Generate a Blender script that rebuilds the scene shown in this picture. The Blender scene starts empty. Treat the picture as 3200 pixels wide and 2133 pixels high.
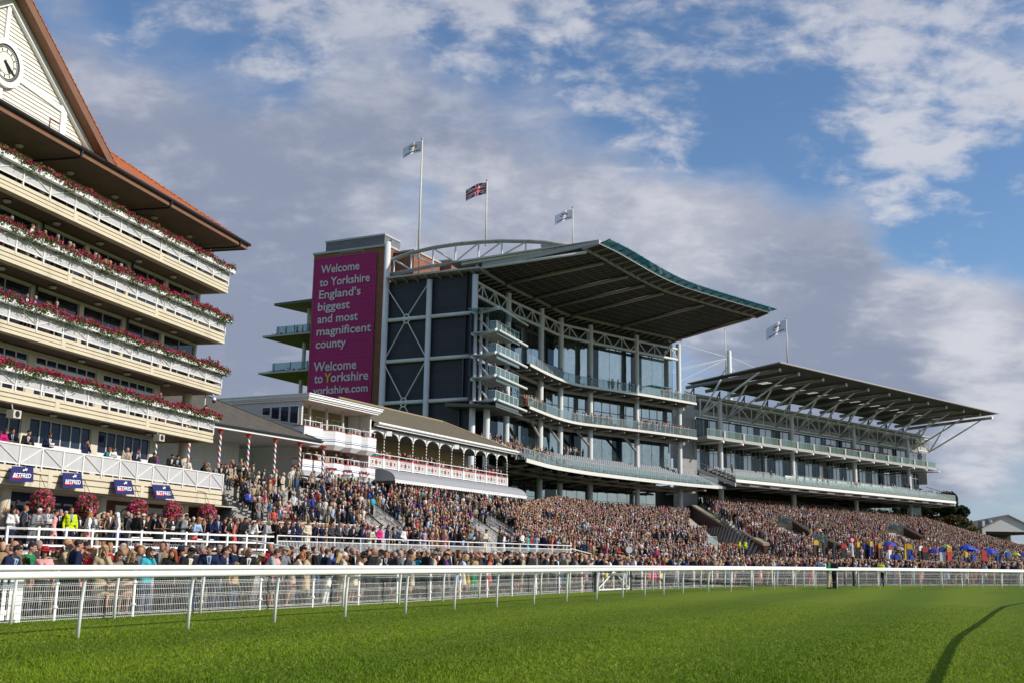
import bpy, bmesh, math, random
import numpy as np
from mathutils import Vector, Matrix
RN = random.Random(11)
NR = np.random.default_rng(11)
SC = bpy.context.scene
COL = SC.collection

# ------------------------------------------------------------------ camera
FPX, CXP, CYP, EYE, ROLL = 3388.0, 1600.0, 1066.5, 1.6, 0.0166
TH = math.atan((1736 - 1066.5) / FPX)
_f = np.array([0, math.cos(TH), math.sin(TH)])
_u0 = np.array([0, -math.sin(TH), math.cos(TH)])
_r0 = np.array([1.0, 0, 0])
_u = math.cos(ROLL) * _u0 - math.sin(ROLL) * _r0
_r = math.sin(ROLL) * _u0 + math.cos(ROLL) * _r0
cam_d = bpy.data.cameras.new('camera')
cam = bpy.data.objects.new('camera', cam_d)
COL.objects.link(cam)
cam_d.sensor_width = 36.0
cam_d.lens = 36.0 * FPX / 3200.0
cam_d.clip_end = 6000
m3 = Matrix((( _r[0], _u[0], -_f[0]), (_r[1], _u[1], -_f[1]), (_r[2], _u[2], -_f[2])))
cam.matrix_world = Matrix.Translation((0, 0, EYE)) @ m3.to_4x4()
SC.camera = cam

# ------------------------------------------------------------------ sun, sky, exposure
SUN_AZ, SUN_EL = math.radians(106), math.radians(30)
sd = Vector((math.cos(SUN_EL) * math.sin(SUN_AZ), math.cos(SUN_EL) * math.cos(SUN_AZ), math.sin(SUN_EL)))
sun_l = bpy.data.lights.new('sun', 'SUN')
sun_l.energy = 4.6
sun_l.angle = math.radians(0.6)
sun_l.color = (1.0, 0.95, 0.87)
sun = bpy.data.objects.new('sun', sun_l)
COL.objects.link(sun)
sun.rotation_euler = sd.to_track_quat('Z', 'Y').to_euler()
SC.view_settings.view_transform = 'Standard'
SC.view_settings.look = 'None'
SC.view_settings.gamma = 1.0
SC.view_settings.exposure = 0.0
SC.render.engine = 'CYCLES'
SC.cycles.max_bounces = 6
SC.cycles.transparent_max_bounces = 24
SC.cycles.diffuse_bounces = 2
SC.cycles.glossy_bounces = 3


def ray(x, y):
 d = _f * FPX + _r * (x - CXP) - _u * (y - CYP)
 return d / d[1]


def at(x, y, Y):
 """world point seen at photo pixel x,y at forward distance Y"""
 p = ray(x, y) * Y
 return (p[0], p[1], p[2] + EYE)


def atz(x, y, z):
 d = ray(x, y)
 p = d * ((z - EYE) / d[2])
 return (p[0], p[1], z)


def hexc(h):
 h = h.lstrip('#')
 c = [int(h[i:i + 2], 16) / 255 for i in (0, 2, 4)]
 return tuple(x / 12.92 if x <= 0.04045 else ((x + 0.055) / 1.055) ** 2.4 for x in c)


world = bpy.data.worlds.new('World')
SC.world = world
world.use_nodes = True


class NT:
 """small node-tree writer"""
 def __init__(s, tree):
  s.t = tree
  tree.nodes.clear()

 def n(s, typ, ins=None, **kw):
  nd = s.t.nodes.new(typ)
  for k, v in kw.items():
   setattr(nd, k, v)
  for k, v in (ins or {}).items():
   s.set(nd.inputs[k], v)
  return nd

 def set(s, sock, v):
  if isinstance(v, bpy.types.NodeSocket):
   s.t.links.new(v, sock)
  elif isinstance(v, bpy.types.Node):
   s.t.links.new(v.outputs[0], sock)
  elif isinstance(v, (tuple, list)) and len(v) == 3 and sock.type == 'RGBA':
   sock.default_value = (*v, 1)
  else:
   sock.default_value = v

 def math(s, op, a, b=0.0, c=None, clamp=False):
  nd = s.t.nodes.new('ShaderNodeMath')
  nd.operation = op
  nd.use_clamp = clamp
  s.set(nd.inputs[0], a)
  s.set(nd.inputs[1], b)
  if c is not None:
   s.set(nd.inputs[2], c)
  return nd.outputs[0]

 def vmath(s, op, a, b=None, out=0):
  nd = s.t.nodes.new('ShaderNodeVectorMath')
  nd.operation = op
  s.set(nd.inputs[0], a)
  if b is not None:
   s.set(nd.inputs[1], b)
  return nd.outputs[out]

 def mix(s, fac, a, b, blend='MIX'):
  nd = s.t.nodes.new('ShaderNodeMix')
  nd.data_type = 'RGBA'
  nd.blend_type = blend
  nd.clamp_factor = True
  s.set(nd.inputs[0], fac)
  s.set(nd.inputs[6], a)
  s.set(nd.inputs[7], b)
  return nd.outputs[2]

 def smooth(s, v, lo, hi):
  nd = s.t.nodes.new('ShaderNodeMapRange')
  nd.interpolation_type = 'SMOOTHSTEP'
  s.set(nd.inputs[0], v)
  nd.inputs[1].default_value = lo
  nd.inputs[2].default_value = hi
  return nd.outputs[0]

 def noise(s, vec, scale, detail=4, rough=0.5, dist=0.0, dim='3D'):
  nd = s.t.nodes.new('ShaderNodeTexNoise')
  nd.noise_dimensions = dim
  if vec is not None:
   s.set(nd.inputs['Vector'], vec)
  nd.inputs['Scale'].default_value = scale
  nd.inputs['Detail'].default_value = detail
  nd.inputs['Roughness'].default_value = rough
  nd.inputs['Distortion'].default_value = dist
  return nd.outputs[0]


def build_sky():
 T = NT(world.node_tree)
 sky = T.n('ShaderNodeTexSky', sky_type='NISHITA', sun_disc=False, sun_elevation=SUN_EL, sun_rotation=SUN_AZ,
    altitude=20.0, air_density=1.0, dust_density=0.6, ozone_density=2.5)
 dirv = T.n('ShaderNodeTexCoord').outputs['Generated']
 sep = T.n('ShaderNodeSeparateXYZ', {0: dirv})
 z = T.math('MAXIMUM', sep.outputs[2], 0.0)
 inv = T.math('DIVIDE', 1.0, T.math('ADD', z, 0.32))
 px = T.math('MULTIPLY', sep.outputs[0], inv)
 py = T.math('MULTIPLY', sep.outputs[1], inv)
 pl = T.n('ShaderNodeCombineXYZ', {0: px, 1: py, 2: 0.0}).outputs[0]

 def blob(x, y, r, amt):
  d = ray(x, y)
  d = d / np.linalg.norm(d)
  dot = T.vmath('DOT_PRODUCT', dirv, tuple(float(q) for q in d), out=1)
  return T.math('MULTIPLY', T.smooth(dot, math.cos(r), 1.0), amt)
 def field(blobs):
  v = 0.0
  for q in blobs:
   v = T.math('ADD', blob(*q), v)
  return v
 st = T.vmath('MULTIPLY', pl, (1.0, 1.25, 1.0))
 n1 = T.noise(st, 1.5, 8, 0.55, 0.25)
 n2 = T.noise(st, 15.0, 7, 0.60, 0.2)
 n3 = T.noise(T.vmath('ADD', pl, (7.3, 2.1, 0)), 4.0, 9, 0.58, 0.2)
 n4 = T.noise(T.vmath('ADD', st, (3.1, 9.4, 0)), 6.0, 8, 0.58, 0.3)
 sheet = T.smooth(T.math('ADD', T.math('ADD', T.math('MULTIPLY', n1, 0.55), T.math('MULTIPLY', n4, 0.35)), field(SHEET)), 0.36, 0.62)
 mot = T.math('ADD', T.math('MULTIPLY', n2, 0.55), T.math('MULTIPLY', n4, 0.55))
 puffs = T.smooth(T.math('ADD', mot, field(PUFF)), 0.505, 0.74)
 mask = T.math('MAXIMUM', T.math('MULTIPLY', sheet, 0.96), T.math('MULTIPLY', puffs, 0.86))
 tone = T.math('ADD', T.math('ADD', T.math('MULTIPLY', n3, 0.80), T.math('MULTIPLY', n4, 0.35)), T.math('MULTIPLY', n2, 0.16))
 tone = T.math('ADD', tone, field(TONE))
 tone = T.math('ADD', tone, T.math('MULTIPLY', T.math('SUBTRACT', puffs, sheet), 0.16))
 tone = T.smooth(tone, 0.30, 1.0)
 ccol = T.mix(tone, (0.275, 0.315, 0.425), (0.66, 0.67, 0.73))
 skyc = T.vmath('MULTIPLY', sky.outputs[0], (SKY_K * 0.86, SKY_K * 1.0, SKY_K * 1.12))
 low = T.smooth(sep.outputs[2], 0.0, 0.30)
 skyc = T.mix(low, T.mix(0.55, skyc, (0.30, 0.40, 0.58)), skyc)
 fin = T.mix(mask, skyc, ccol)
 bg = T.n('ShaderNodeBackground', {'Color': fin, 'Strength': 1.0})
 T.n('ShaderNodeOutputWorld', {'Surface': bg.outputs[0]})


SKY_K = 0.125
SHEET = [(800, 480, 0.24, 0.20), (1450, 560, 0.22, 0.17), (500, 900, 0.22, 0.20), (2050, 620, 0.12, 0.16), (2350, 760, 0.13, 0.20), (2750, 470, 0.08, 0.16), (2900, 260, 0.13, 0.05), (2700, 1150, 0.20, 0.20), (3050, 980, 0.08, 0.14),
   (650, 130, 0.12, -0.20), (1250, 150, 0.14, -0.18), (2000, 150, 0.16, -0.16), (2450, 420, 0.13, -0.24), (2700, 380, 0.10, -0.2), (2050, 400, 0.10, -0.14), (3150, 690, 0.10, -0.30), (2900, 690, 0.07, -0.16),
   (1300, 640, 0.045, -0.20), (3050, 1560, 0.10, -0.04)]
PUFF = [(700, 60, 0.16, 0.06), (1400, 60, 0.22, 0.07), (2300, 60, 0.22, 0.05), (3000, 250, 0.16, 0.12), (620, 250, 0.06, -0.10), (2450, 420, 0.12, -0.10), (3160, 690, 0.09, -0.14), (1700, 250, 0.10, -0.05), (3080, 1150, 0.06, 0.10), (3070, 1400, 0.05, 0.08)]
TONE = [(900, 500, 0.24, -0.10), (450, 950, 0.22, -0.10), (1600, 520, 0.14, 0.06), (2550, 1060, 0.14, -0.16), (2950, 1420, 0.14, -0.14), (2300, 700, 0.13, 0.12), (3000, 200, 0.2, 0.12), (3080, 1150, 0.07, 0.24), (3070, 1395, 0.05, 0.26), (2950, 900, 0.09, 0.16), (1300, 700, 0.08, 0.12), (700, 60, 0.15, 0.08)]
build_sky()

# ------------------------------------------------------------------ helpers


class FR:
 """frame of a facade: s along it, n outwards (to the right of s), z up"""
 def __init__(s, ox, oy, az, off=0.0):
  a = math.radians(az)
  s.az = az
  s.d = np.array([math.sin(a), math.cos(a)])
  s.nn = np.array([math.cos(a), -math.sin(a)])
  s.o = np.array([ox, oy]) + s.nn * off

 def __call__(s, a, n, z):
  p = s.o + s.d * a + s.nn * n
  return (float(p[0]), float(p[1]), float(z))

 def pick(s, x, y, n=0.0):
  r = ray(x, y)
  t = float(s.nn @ s.o + n) / float(s.nn[0] * r[0] + s.nn[1])
  p = r * t
  return float((p[:2] - s.o) @ s.d), float(p[2] + EYE)


def wloc(o):
 v = Vector((0, 0, 0))
 while o is not None:
  v = v + o.location
  o = o.parent
 return v


def sub(a, b):
 return (a[0] - b[0], a[1] - b[1], a[2] - b[2])


def lerp(a, b, t):
 return tuple(a[i] + (b[i] - a[i]) * t for i in range(len(a)))


class MB:
 def __init__(s):
  s.v = []
  s.f = []
  s.m = []

 def add(s, vs, fs, mi=0):
  k = len(s.v)
  s.v.extend(vs)
  s.f.extend([tuple(k + i for i in f) for f in fs])
  s.m.extend([mi] * len(fs))
  return s

 def quad(s, a, b, c, d, mi=0):
  return s.add([a, b, c, d], [(0, 1, 2, 3)], mi)

 def poly(s, pts, mi=0):
  return s.add(list(pts), [tuple(range(len(pts)))], mi)

 def hexa(s, p, mi=0):
  return s.add(p, [(0, 3, 2, 1), (4, 5, 6, 7), (0, 1, 5, 4), (1, 2, 6, 5), (2, 3, 7, 6), (3, 0, 4, 7)], mi)

 def fb(s, F, s0, s1, n0, n1, z0, z1, mi=0):
  return s.hexa([F(s0, n0, z0), F(s1, n0, z0), F(s1, n1, z0), F(s0, n1, z0),
      F(s0, n0, z1), F(s1, n0, z1), F(s1, n1, z1), F(s0, n1, z1)], mi)

 def box(s, c, sx, sy, sz, rot=0.0, mi=0):
  F = FR(c[0], c[1], 90 - math.degrees(rot))
  return s.fb(F, -sx / 2, sx / 2, -sy / 2, sy / 2, c[2] - sz / 2, c[2] + sz / 2, mi)

 def prism(s, bot, top, mi=0):
  n = len(bot)
  fs = [tuple(reversed(range(n))), tuple(range(n, 2 * n))]
  fs += [(i, (i + 1) % n, n + (i + 1) % n, n + i) for i in range(n)]
  return s.add(list(bot) + list(top), fs, mi)

 def ext(s, F, poly, n0, n1, mi=0):
  """polygon of (s, z) extruded from n0 to n1"""
  return s.prism([F(a, n0, z) for a, z in poly], [F(a, n1, z) for a, z in poly], mi)

 def plan(s, pts, z0, z1, mi=0):
  return s.prism([(p[0], p[1], z0) for p in pts], [(p[0], p[1], z1) for p in pts], mi)

 def tube(s, p, q, r, n=8, r2=None, mi=0):
  return s.path([p, q], r, n, mi, r2)

 def path(s, pts, r, n=8, mi=0, r2=None, cap=True):
  pts = [np.array(p, float) for p in pts]
  m = len(pts)
  base = len(s.v)
  pu = None
  for i, p in enumerate(pts):
   a = pts[max(i - 1, 0)]
   b = pts[min(i + 1, m - 1)]
   t = b - a
   t = t / (np.linalg.norm(t) + 1e-12)
   if pu is None:
    ref = np.array([0, 0, 1.0]) if abs(t[2]) < 0.9 else np.array([1.0, 0, 0])
    u = np.cross(t, ref)
   else:
    u = pu - t * (pu @ t)
   u = u / (np.linalg.norm(u) + 1e-12)
   pu = u
   w = np.cross(t, u)
   rr = r if r2 is None else r + (r2 - r) * i / (m - 1)
   for k in range(n):
    a_ = 2 * math.pi * (k + 0.5) / n
    s.v.append(tuple(p + rr * (math.cos(a_) * u + math.sin(a_) * w)))
  for i in range(m - 1):
   for k in range(n):
    k2 = (k + 1) % n
    s.f.append((base + i * n + k, base + i * n + k2, base + (i + 1) * n + k2, base + (i + 1) * n + k))
    s.m.append(mi)
  if cap:
   s.f.append(tuple(base + k for k in reversed(range(n))))
   s.f.append(tuple(base + (m - 1) * n + k for k in range(n)))
   s.m.extend([mi, mi])
  return s

 def lathe(s, c, prof, n=16, mi=0):
  """prof: list of (r, z) around vertical axis at c"""
  base = len(s.v)
  m = len(prof)
  for r, z in prof:
   for k in range(n):
    a = 2 * math.pi * k / n
    s.v.append((c[0] + r * math.cos(a), c[1] + r * math.sin(a), c[2] + z))
  for i in range(m - 1):
   for k in range(n):
    k2 = (k + 1) % n
    s.f.append((base + i * n + k, base + i * n + k2, base + (i + 1) * n + k2, base + (i + 1) * n + k))
    s.m.append(mi)
  return s

 def strip(s, A, B, mi=0):
  """ruled strip between two point rows"""
  k = len(s.v)
  n = len(A)
  s.v.extend(list(A) + list(B))
  for i in range(n - 1):
   s.f.append((k + i, k + i + 1, k + n + i + 1, k + n + i))
   s.m.append(mi)
  return s

 def band(s, line, z0, z1, th, mi=0):
  """vertical solid band along a plan polyline, th thick to its left"""
  L = offset(line, -th)
  for i in range(len(line) - 1):
   a, b, c, d = line[i], line[i + 1], L[i + 1], L[i]
   s.hexa([(a[0], a[1], z0), (b[0], b[1], z0), (c[0], c[1], z0), (d[0], d[1], z0),
     (a[0], a[1], z1), (b[0], b[1], z1), (c[0], c[1], z1), (d[0], d[1], z1)], mi)
  return s

 def build(s, name, mats, parent=None, smooth=False, root_loc=None):
  me = bpy.data.meshes.new(name)
  L = wloc(parent) if parent is not None else Vector((0, 0, 0))
  if root_loc is not None:
   L = Vector(root_loc)
  arr = np.array(s.v, dtype=np.float64).reshape(-1, 3) - np.array(L)
  me.from_pydata(arr.tolist(), [], s.f)
  if not isinstance(mats, (list, tuple)):
   mats = [mats]
  for m in mats:
   me.materials.append(m)
  if len(mats) > 1:
   me.polygons.foreach_set('material_index', s.m)
  if smooth:
   me.shade_smooth()
  bm = bmesh.new()
  bm.from_mesh(me)
  bmesh.ops.recalc_face_normals(bm, faces=bm.faces)
  bm.to_mesh(me)
  bm.free()
  o = bpy.data.objects.new(name, me)
  COL.objects.link(o)
  if parent is not None:
   o.parent = parent
  if root_loc is not None:
   o.location = L
  return o


def offset(line, d):
 """offset a plan polyline to its right (n side) by d"""
 P = [np.array(p[:2], float) for p in line]
 out = []
 for i in range(len(P)):
  ns = []
  for a, b in ((i - 1, i), (i, i + 1)):
   if 0 <= a and b < len(P):
    t = P[b] - P[a]
    t = t / np.linalg.norm(t)
    ns.append(np.array([t[1], -t[0]]))
  n = sum(ns)
  n = n / np.linalg.norm(n)
  k = 1.0 / max(0.5, float(n @ ns[0]))
  out.append(tuple(P[i] + n * d * k))
 return out


class Line:
 """plan polyline with arc length"""
 def __init__(s, pts):
  s.p = np.array([q[:2] for q in pts], float)
  s.L = np.concatenate([[0], np.cumsum(np.linalg.norm(np.diff(s.p, axis=0), axis=1))])
  s.len = float(s.L[-1])

 def at(s, d):
  return (float(np.interp(d, s.L, s.p[:, 0])), float(np.interp(d, s.L, s.p[:, 1])))

 def dir(s, d):
  a = np.array(s.at(max(0, d - 0.3)))
  b = np.array(s.at(min(s.len, d + 0.3)))
  t = b - a
  return t / np.linalg.norm(t)

 def samp(s, n, a=0.0, b=None):
  b = s.len if b is None else b
  return [s.at(a + (b - a) * i / (n - 1)) for i in range(n)]

 def hit(s, x):
  """arc length where the photo column x meets the line"""
  r = ray(x, 1700)
  best = None
  for i in range(len(s.p) - 1):
   a, b = s.p[i], s.p[i + 1]
   fa = a[0] - r[0] * a[1]
   fb = b[0] - r[0] * b[1]
   if fa * fb <= 0 and fa != fb:
    t = fa / (fa - fb)
    best = s.L[i] + t * (s.L[i + 1] - s.L[i])
    break
  return best


def smooth_line(pts, n=60):
 """Catmull-Rom through plan points"""
 P = [np.array(p, float) for p in pts]
 P = [2 * P[0] - P[1]] + P + [2 * P[-1] - P[-2]]
 out = []
 seg = len(P) - 3
 per = max(2, n // seg)
 for i in range(1, len(P) - 2):
  p0, p1, p2, p3 = P[i - 1:i + 3]
  for k in range(per):
   t = k / per
   out.append(tuple(0.5 * ((2 * p1) + (-p0 + p2) * t + (2 * p0 - 5 * p1 + 4 * p2 - p3) * t * t + (-p0 + 3 * p1 - 3 * p2 + p3) * t ** 3)))
 out.append(tuple(P[-2]))
 return out


def tag(o, label=None, cat=None, group=None, kind=None):
 if label:
  o['label'] = label
 if cat:
  o['category'] = cat
 if group:
  o['group'] = group
 if kind:
  o['kind'] = kind
 return o


def thing(name, label, cat, loc=(0, 0, 0), group=None):
 o = bpy.data.objects.new(name, None)
 o.empty_display_size = 0.2
 COL.objects.link(o)
 o.location = loc
 return tag(o, label, cat, group)


# ------------------------------------------------------------------ materials
MATS = {}


def mat(name, col=(0.5, 0.5, 0.5), rough=0.6, spec=0.35, metal=0.0, nz=None, bump=None, grime=None):
 if name in MATS:
  return MATS[name]
 m = bpy.data.materials.new(name)
 m.use_nodes = True
 T = NT(m.node_tree)
 b = T.n('ShaderNodeBsdfPrincipled', {'Roughness': rough, 'Metallic': metal, 'Specular IOR Level': spec})
 pos = T.n('ShaderNodeNewGeometry').outputs['Position']
 c = None
 if nz:
  sc, amt = nz
  f = T.noise(pos, sc, 5, 0.6)
  c = T.mix(f, tuple(x * (1 - amt) for x in col), tuple(min(1, x * (1 + amt)) for x in col))
 if grime:
  sc, amt, gc = grime
  st = T.vmath('MULTIPLY', pos, (1.0, 1.0, 0.16))
  f = T.smooth(T.noise(st, sc, 6, 0.65), 0.50, 0.78)
  c = T.mix(T.math('MULTIPLY', f, amt), c if c is not None else col, gc)
 T.set(b.inputs['Base Color'], c if c is not None else col)
 if bump:
  sc, stg = bump
  bn = T.n('ShaderNodeBump', {'Height': T.noise(pos, sc, 4), 'Strength': stg, 'Distance': 0.02})
  T.set(b.inputs['Normal'], bn.outputs[0])
 T.n('ShaderNodeOutputMaterial', {'Surface': b.outputs[0]})
 MATS[name] = m
 return m


def mat_rows(name, az, cols, bw, bh, mortar, mcol, rough=0.8, offset_=0.5, slope=1.0, bumps=0.4, amt=1.0):
 """brick/tile/panel courses on walls lined up with a facade of bearing az"""
 if name in MATS:
  return MATS[name]
 m = bpy.data.materials.new(name)
 m.use_nodes = True
 T = NT(m.node_tree)
 pos = T.n('ShaderNodeNewGeometry').outputs['Position']
 a = math.radians(az)
 u = T.vmath('DOT_PRODUCT', pos, (math.sin(a) + math.cos(a), math.cos(a) - math.sin(a), 0.0), out=1)
 sep = T.n('ShaderNodeSeparateXYZ', {0: pos})
 v = T.n('ShaderNodeCombineXYZ', {0: u, 1: T.math('MULTIPLY', sep.outputs[2], slope), 2: 0.0}).outputs[0]
 br = T.n('ShaderNodeTexBrick', {'Vector': v, 'Color1': cols[0], 'Color2': cols[1], 'Mortar': mcol, 'Scale': 1.0,
         'Mortar Size': mortar, 'Mortar Smooth': 0.15, 'Bias': 0.0, 'Brick Width': bw, 'Row Height': bh})
 br.offset = offset_
 nz = T.noise(pos, 1.3, 6, 0.65)
 c = T.mix(T.math('MULTIPLY', T.smooth(nz, 0.35, 0.75), 0.55 * amt), br.outputs[0], cols[2])
 b = T.n('ShaderNodeBsdfPrincipled', {'Roughness': rough, 'Base Color': c, 'Specular IOR Level': 0.25})
 bn = T.n('ShaderNodeBump', {'Height': T.math('SUBTRACT', 1.0, br.outputs[1]), 'Strength': bumps, 'Distance': 0.03})
 T.set(b.inputs['Normal'], bn.outputs[0])
 T.n('ShaderNodeOutputMaterial', {'Surface': b.outputs[0]})
 MATS[name] = m
 return m


def mat_glass(name, tint, refl=0.3, rough=0.03, body=(0.01, 0.012, 0.014), wob=0.0):
 """window pane that mirrors the sky over a dark room"""
 if name in MATS:
  return MATS[name]
 m = bpy.data.materials.new(name)
 m.use_nodes = True
 T = NT(m.node_tree)
 g = T.n('ShaderNodeBsdfGlossy', {'Color': tint, 'Roughness': rough})
 pos = T.n('ShaderNodeNewGeometry').outputs['Position']
 if wob:
  bn = T.n('ShaderNodeBump', {'Height': T.noise(pos, 0.5, 2), 'Strength': wob, 'Distance': 0.2})
  T.set(g.inputs['Normal'], bn.outputs[0])
 d = T.n('ShaderNodeBsdfDiffuse', {'Color': T.mix(T.smooth(T.noise(pos, 0.8, 3), 0.4, 0.7), body, tuple(x * 2.2 for x in body))})
 fc = T.n('ShaderNodeLayerWeight', {'Blend': 0.5}).outputs['Facing']
 fac = T.math('ADD', T.math('MULTIPLY', T.math('POWER', fc, 4.0), 0.9), refl, clamp=True)
 mx = T.n('ShaderNodeMixShader', {0: fac, 1: d.outputs[0], 2: g.outputs[0]})
 T.n('ShaderNodeOutputMaterial', {'Surface': mx.outputs[0]})
 MATS[name] = m
 return m


def mat_clear(name, tint, haze, hazefac=0.25, refl=0.06):
 """see-through balustrade glass with a little milkiness"""
 if name in MATS:
  return MATS[name]
 m = bpy.data.materials.new(name)
 m.use_nodes = True
 T = NT(m.node_tree)
 tr = T.n('ShaderNodeBsdfTransparent', {'Color': tint})
 df = T.n('ShaderNodeBsdfDiffuse', {'Color': haze})
 gl = T.n('ShaderNodeBsdfGlossy', {'Color': (0.9, 0.95, 0.95), 'Roughness': 0.04})
 m1 = T.n('ShaderNodeMixShader', {0: hazefac, 1: tr.outputs[0], 2: df.outputs[0]})
 fc = T.n('ShaderNodeLayerWeight', {'Blend': 0.5}).outputs['Facing']
 m2 = T.n('ShaderNodeMixShader', {0: T.math('ADD', T.math('MULTIPLY', T.math('POWER', fc, 5.0), 0.8), refl, clamp=True), 1: m1.outputs[0], 2: gl.outputs[0]})
 T.n('ShaderNodeOutputMaterial', {'Surface': m2.outputs[0]})
 MATS[name] = m
 return m


def mat_attr(name, rough=0.8, spec=0.2, trans=0.0, nz=None):
 """colour held by the mesh (clothes, leaves, flowers)"""
 if name in MATS:
  return MATS[name]
 m = bpy.data.materials.new(name)
 m.use_nodes = True
 T = NT(m.node_tree)
 at_ = T.n('ShaderNodeAttribute', attribute_name='Col').outputs[0]
 b = T.n('ShaderNodeBsdfPrincipled', {'Roughness': rough, 'Base Color': at_, 'Specular IOR Level': spec})
 sh = b.outputs[0]
 if trans:
  tl = T.n('ShaderNodeBsdfTranslucent', {'Color': at_})
  sh = T.n('ShaderNodeMixShader', {0: trans, 1: sh, 2: tl.outputs[0]}).outputs[0]
 T.n('ShaderNodeOutputMaterial', {'Surface': sh})
 MATS[name] = m
 return m


def mat_objcol(name, rough=0.8, spec=0.2, weave=90.0, amt=0.25):
 """cloth, hair and skin dyed by each object's own colour"""
 if name in MATS:
  return MATS[name]
 m = bpy.data.materials.new(name)
 m.use_nodes = True
 T = NT(m.node_tree)
 oc = T.n('ShaderNodeObjectInfo').outputs['Color']
 tc = T.n('ShaderNodeTexCoord').outputs['Object']
 f = T.noise(tc, weave, 3, 0.6)
 dark = T.vmath('MULTIPLY', oc, (1 - amt,) * 3)
 lite = T.vmath('MULTIPLY', oc, (1 + amt,) * 3)
 b = T.n('ShaderNodeBsdfPrincipled', {'Roughness': rough, 'Base Color': T.mix(f, dark, lite), 'Specular IOR Level': spec})
 bn = T.n('ShaderNodeBump', {'Height': T.noise(tc, 14.0, 3, 0.5), 'Strength': 0.35, 'Distance': 0.03})
 T.set(b.inputs['Normal'], bn.outputs[0])
 T.n('ShaderNodeOutputMaterial', {'Surface': b.outputs[0]})
 MATS[name] = m
 return m


WHITE = mat('white_paint', (0.80, 0.79, 0.76), 0.45, nz=(1.5, 0.05), grime=(1.1, 0.35, (0.42, 0.39, 0.34)))
CREAM = mat('cream_board', (0.62, 0.54, 0.39), 0.6, nz=(0.7, 0.10), grime=(0.9, 0.40, (0.34, 0.26, 0.17)))
RAILW = mat('rail_plastic', (0.82, 0.81, 0.77), 0.35, nz=(3.0, 0.04), grime=(2.0, 0.25, (0.45, 0.45, 0.38)))
STEELW = mat('white_steel', (0.66, 0.66, 0.64), 0.45, nz=(0.8, 0.08), grime=(0.7, 0.35, (0.34, 0.33, 0.31)))
STEELG = mat('grey_steel', (0.42, 0.42, 0.42), 0.45, nz=(0.8, 0.10), grime=(0.7, 0.35, (0.22, 0.21, 0.2)))
DARK = mat('dark_grey', (0.035, 0.036, 0.04), 0.55, nz=(0.6, 0.2))
BLACKM = mat('black_metal', (0.02, 0.021, 0.024), 0.4)
CONC = mat('concrete', (0.33, 0.31, 0.28), 0.85, nz=(0.9, 0.22), bump=(9, 0.3), grime=(0.8, 0.5, (0.17, 0.15, 0.13)))


def text_mesh(body, size, bold=0.0, mirror=False, width=None, shear=0.0, space=1.0):
 """letters as flat polygons in x,y; returns (verts, faces)"""
 cu = bpy.data.curves.new('t', 'FONT')
 cu.body = body
 cu.size = size
 cu.offset = bold
 cu.shear = shear
 cu.space_character = space
 cu.resolution_u = 3
 ob = bpy.data.objects.new('t', cu)
 COL.objects.link(ob)
 dg = bpy.context.evaluated_depsgraph_get()
 me = bpy.data.meshes.new_from_object(ob.evaluated_get(dg))
 vs = [tuple(v.co) for v in me.vertices]
 fs = [tuple(p.vertices) for p in me.polygons]
 bpy.data.objects.remove(ob)
 bpy.data.curves.remove(cu)
 bpy.data.meshes.remove(me)
 if width and vs:
  x0 = min(v[0] for v in vs)
  x1 = max(v[0] for v in vs)
  k = width / (x1 - x0)
  vs = [((v[0] - x0) * k, v[1], v[2]) for v in vs]
 if mirror:
  w = max(v[0] for v in vs)
  vs = [(w - v[0], v[1], v[2]) for v in vs]
 return vs, fs


def letters(mb, F, s, n, z, body, size, mi=0, flip=False, **kw):
 """write on a facade: reading left to right along +s (or -s when flip)"""
 vs, fs = text_mesh(body, size, **kw)
 k = -1 if flip else 1
 mb.add([F(s + k * v[0], n, z + v[1]) for v in vs], fs, mi)


def cards(pts, size, cols, name, m, parent=None, root_loc=None, flat=0.0, aspect=1.0):
 """many small leaf-sized faces, one colour each"""
 pts = np.asarray(pts, float)
 n = len(pts)
 L = wloc(parent) if parent is not None else Vector((0, 0, 0))
 if root_loc is not None:
  L = Vector(root_loc)
 a = NR.normal(size=(n, 3))
 a[:, 2] *= (1 - flat)
 a /= np.linalg.norm(a, axis=1)[:, None]
 b = np.cross(a, NR.normal(size=(n, 3)))
 b /= np.linalg.norm(b, axis=1)[:, None]
 sz = (np.asarray(size) * NR.uniform(0.6, 1.3, n))[:, None]
 A, B = a * sz * 0.5, b * sz * 0.5 * aspect
 v = np.stack([pts - A - B * 0.4, pts + B * -1.0 + A * 0.2, pts + A + B * 0.4, pts - A * 0.2 + B], 1).reshape(-1, 3) - np.array(L)
 me = bpy.data.meshes.new(name)
 me.vertices.add(4 * n)
 me.vertices.foreach_set('co', v.ravel())
 me.loops.add(4 * n)
 me.loops.foreach_set('vertex_index', np.arange(4 * n, dtype=np.int32))
 me.polygons.add(n)
 me.polygons.foreach_set('loop_start', np.arange(0, 4 * n, 4, dtype=np.int32))
 me.polygons.foreach_set('loop_total', np.full(n, 4, dtype=np.int32))
 ca = me.color_attributes.new('Col', 'FLOAT_COLOR', 'POINT')
 c = np.ones((n, 4))
 c[:, :3] = cols
 ca.data.foreach_set('color', np.repeat(c, 4, axis=0).ravel())
 me.materials.append(m)
 me.update()
 me.validate()
 o = bpy.data.objects.new(name, me)
 COL.objects.link(o)
 if parent is not None:
  o.parent = parent
 if root_loc is not None:
  o.location = L
 return o


LEAF = mat_attr('leaf', 0.6, 0.25, 0.25)
PETAL = mat_attr('petal', 0.7, 0.15, 0.25)


def leafcols(n, base, var=0.35):
 k = 1 + NR.uniform(-var, var, (n, 1))
 return np.clip(np.array(base)[None] * k * (1 + NR.uniform(-0.12, 0.12, (n, 3))), 0, 1)


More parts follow.
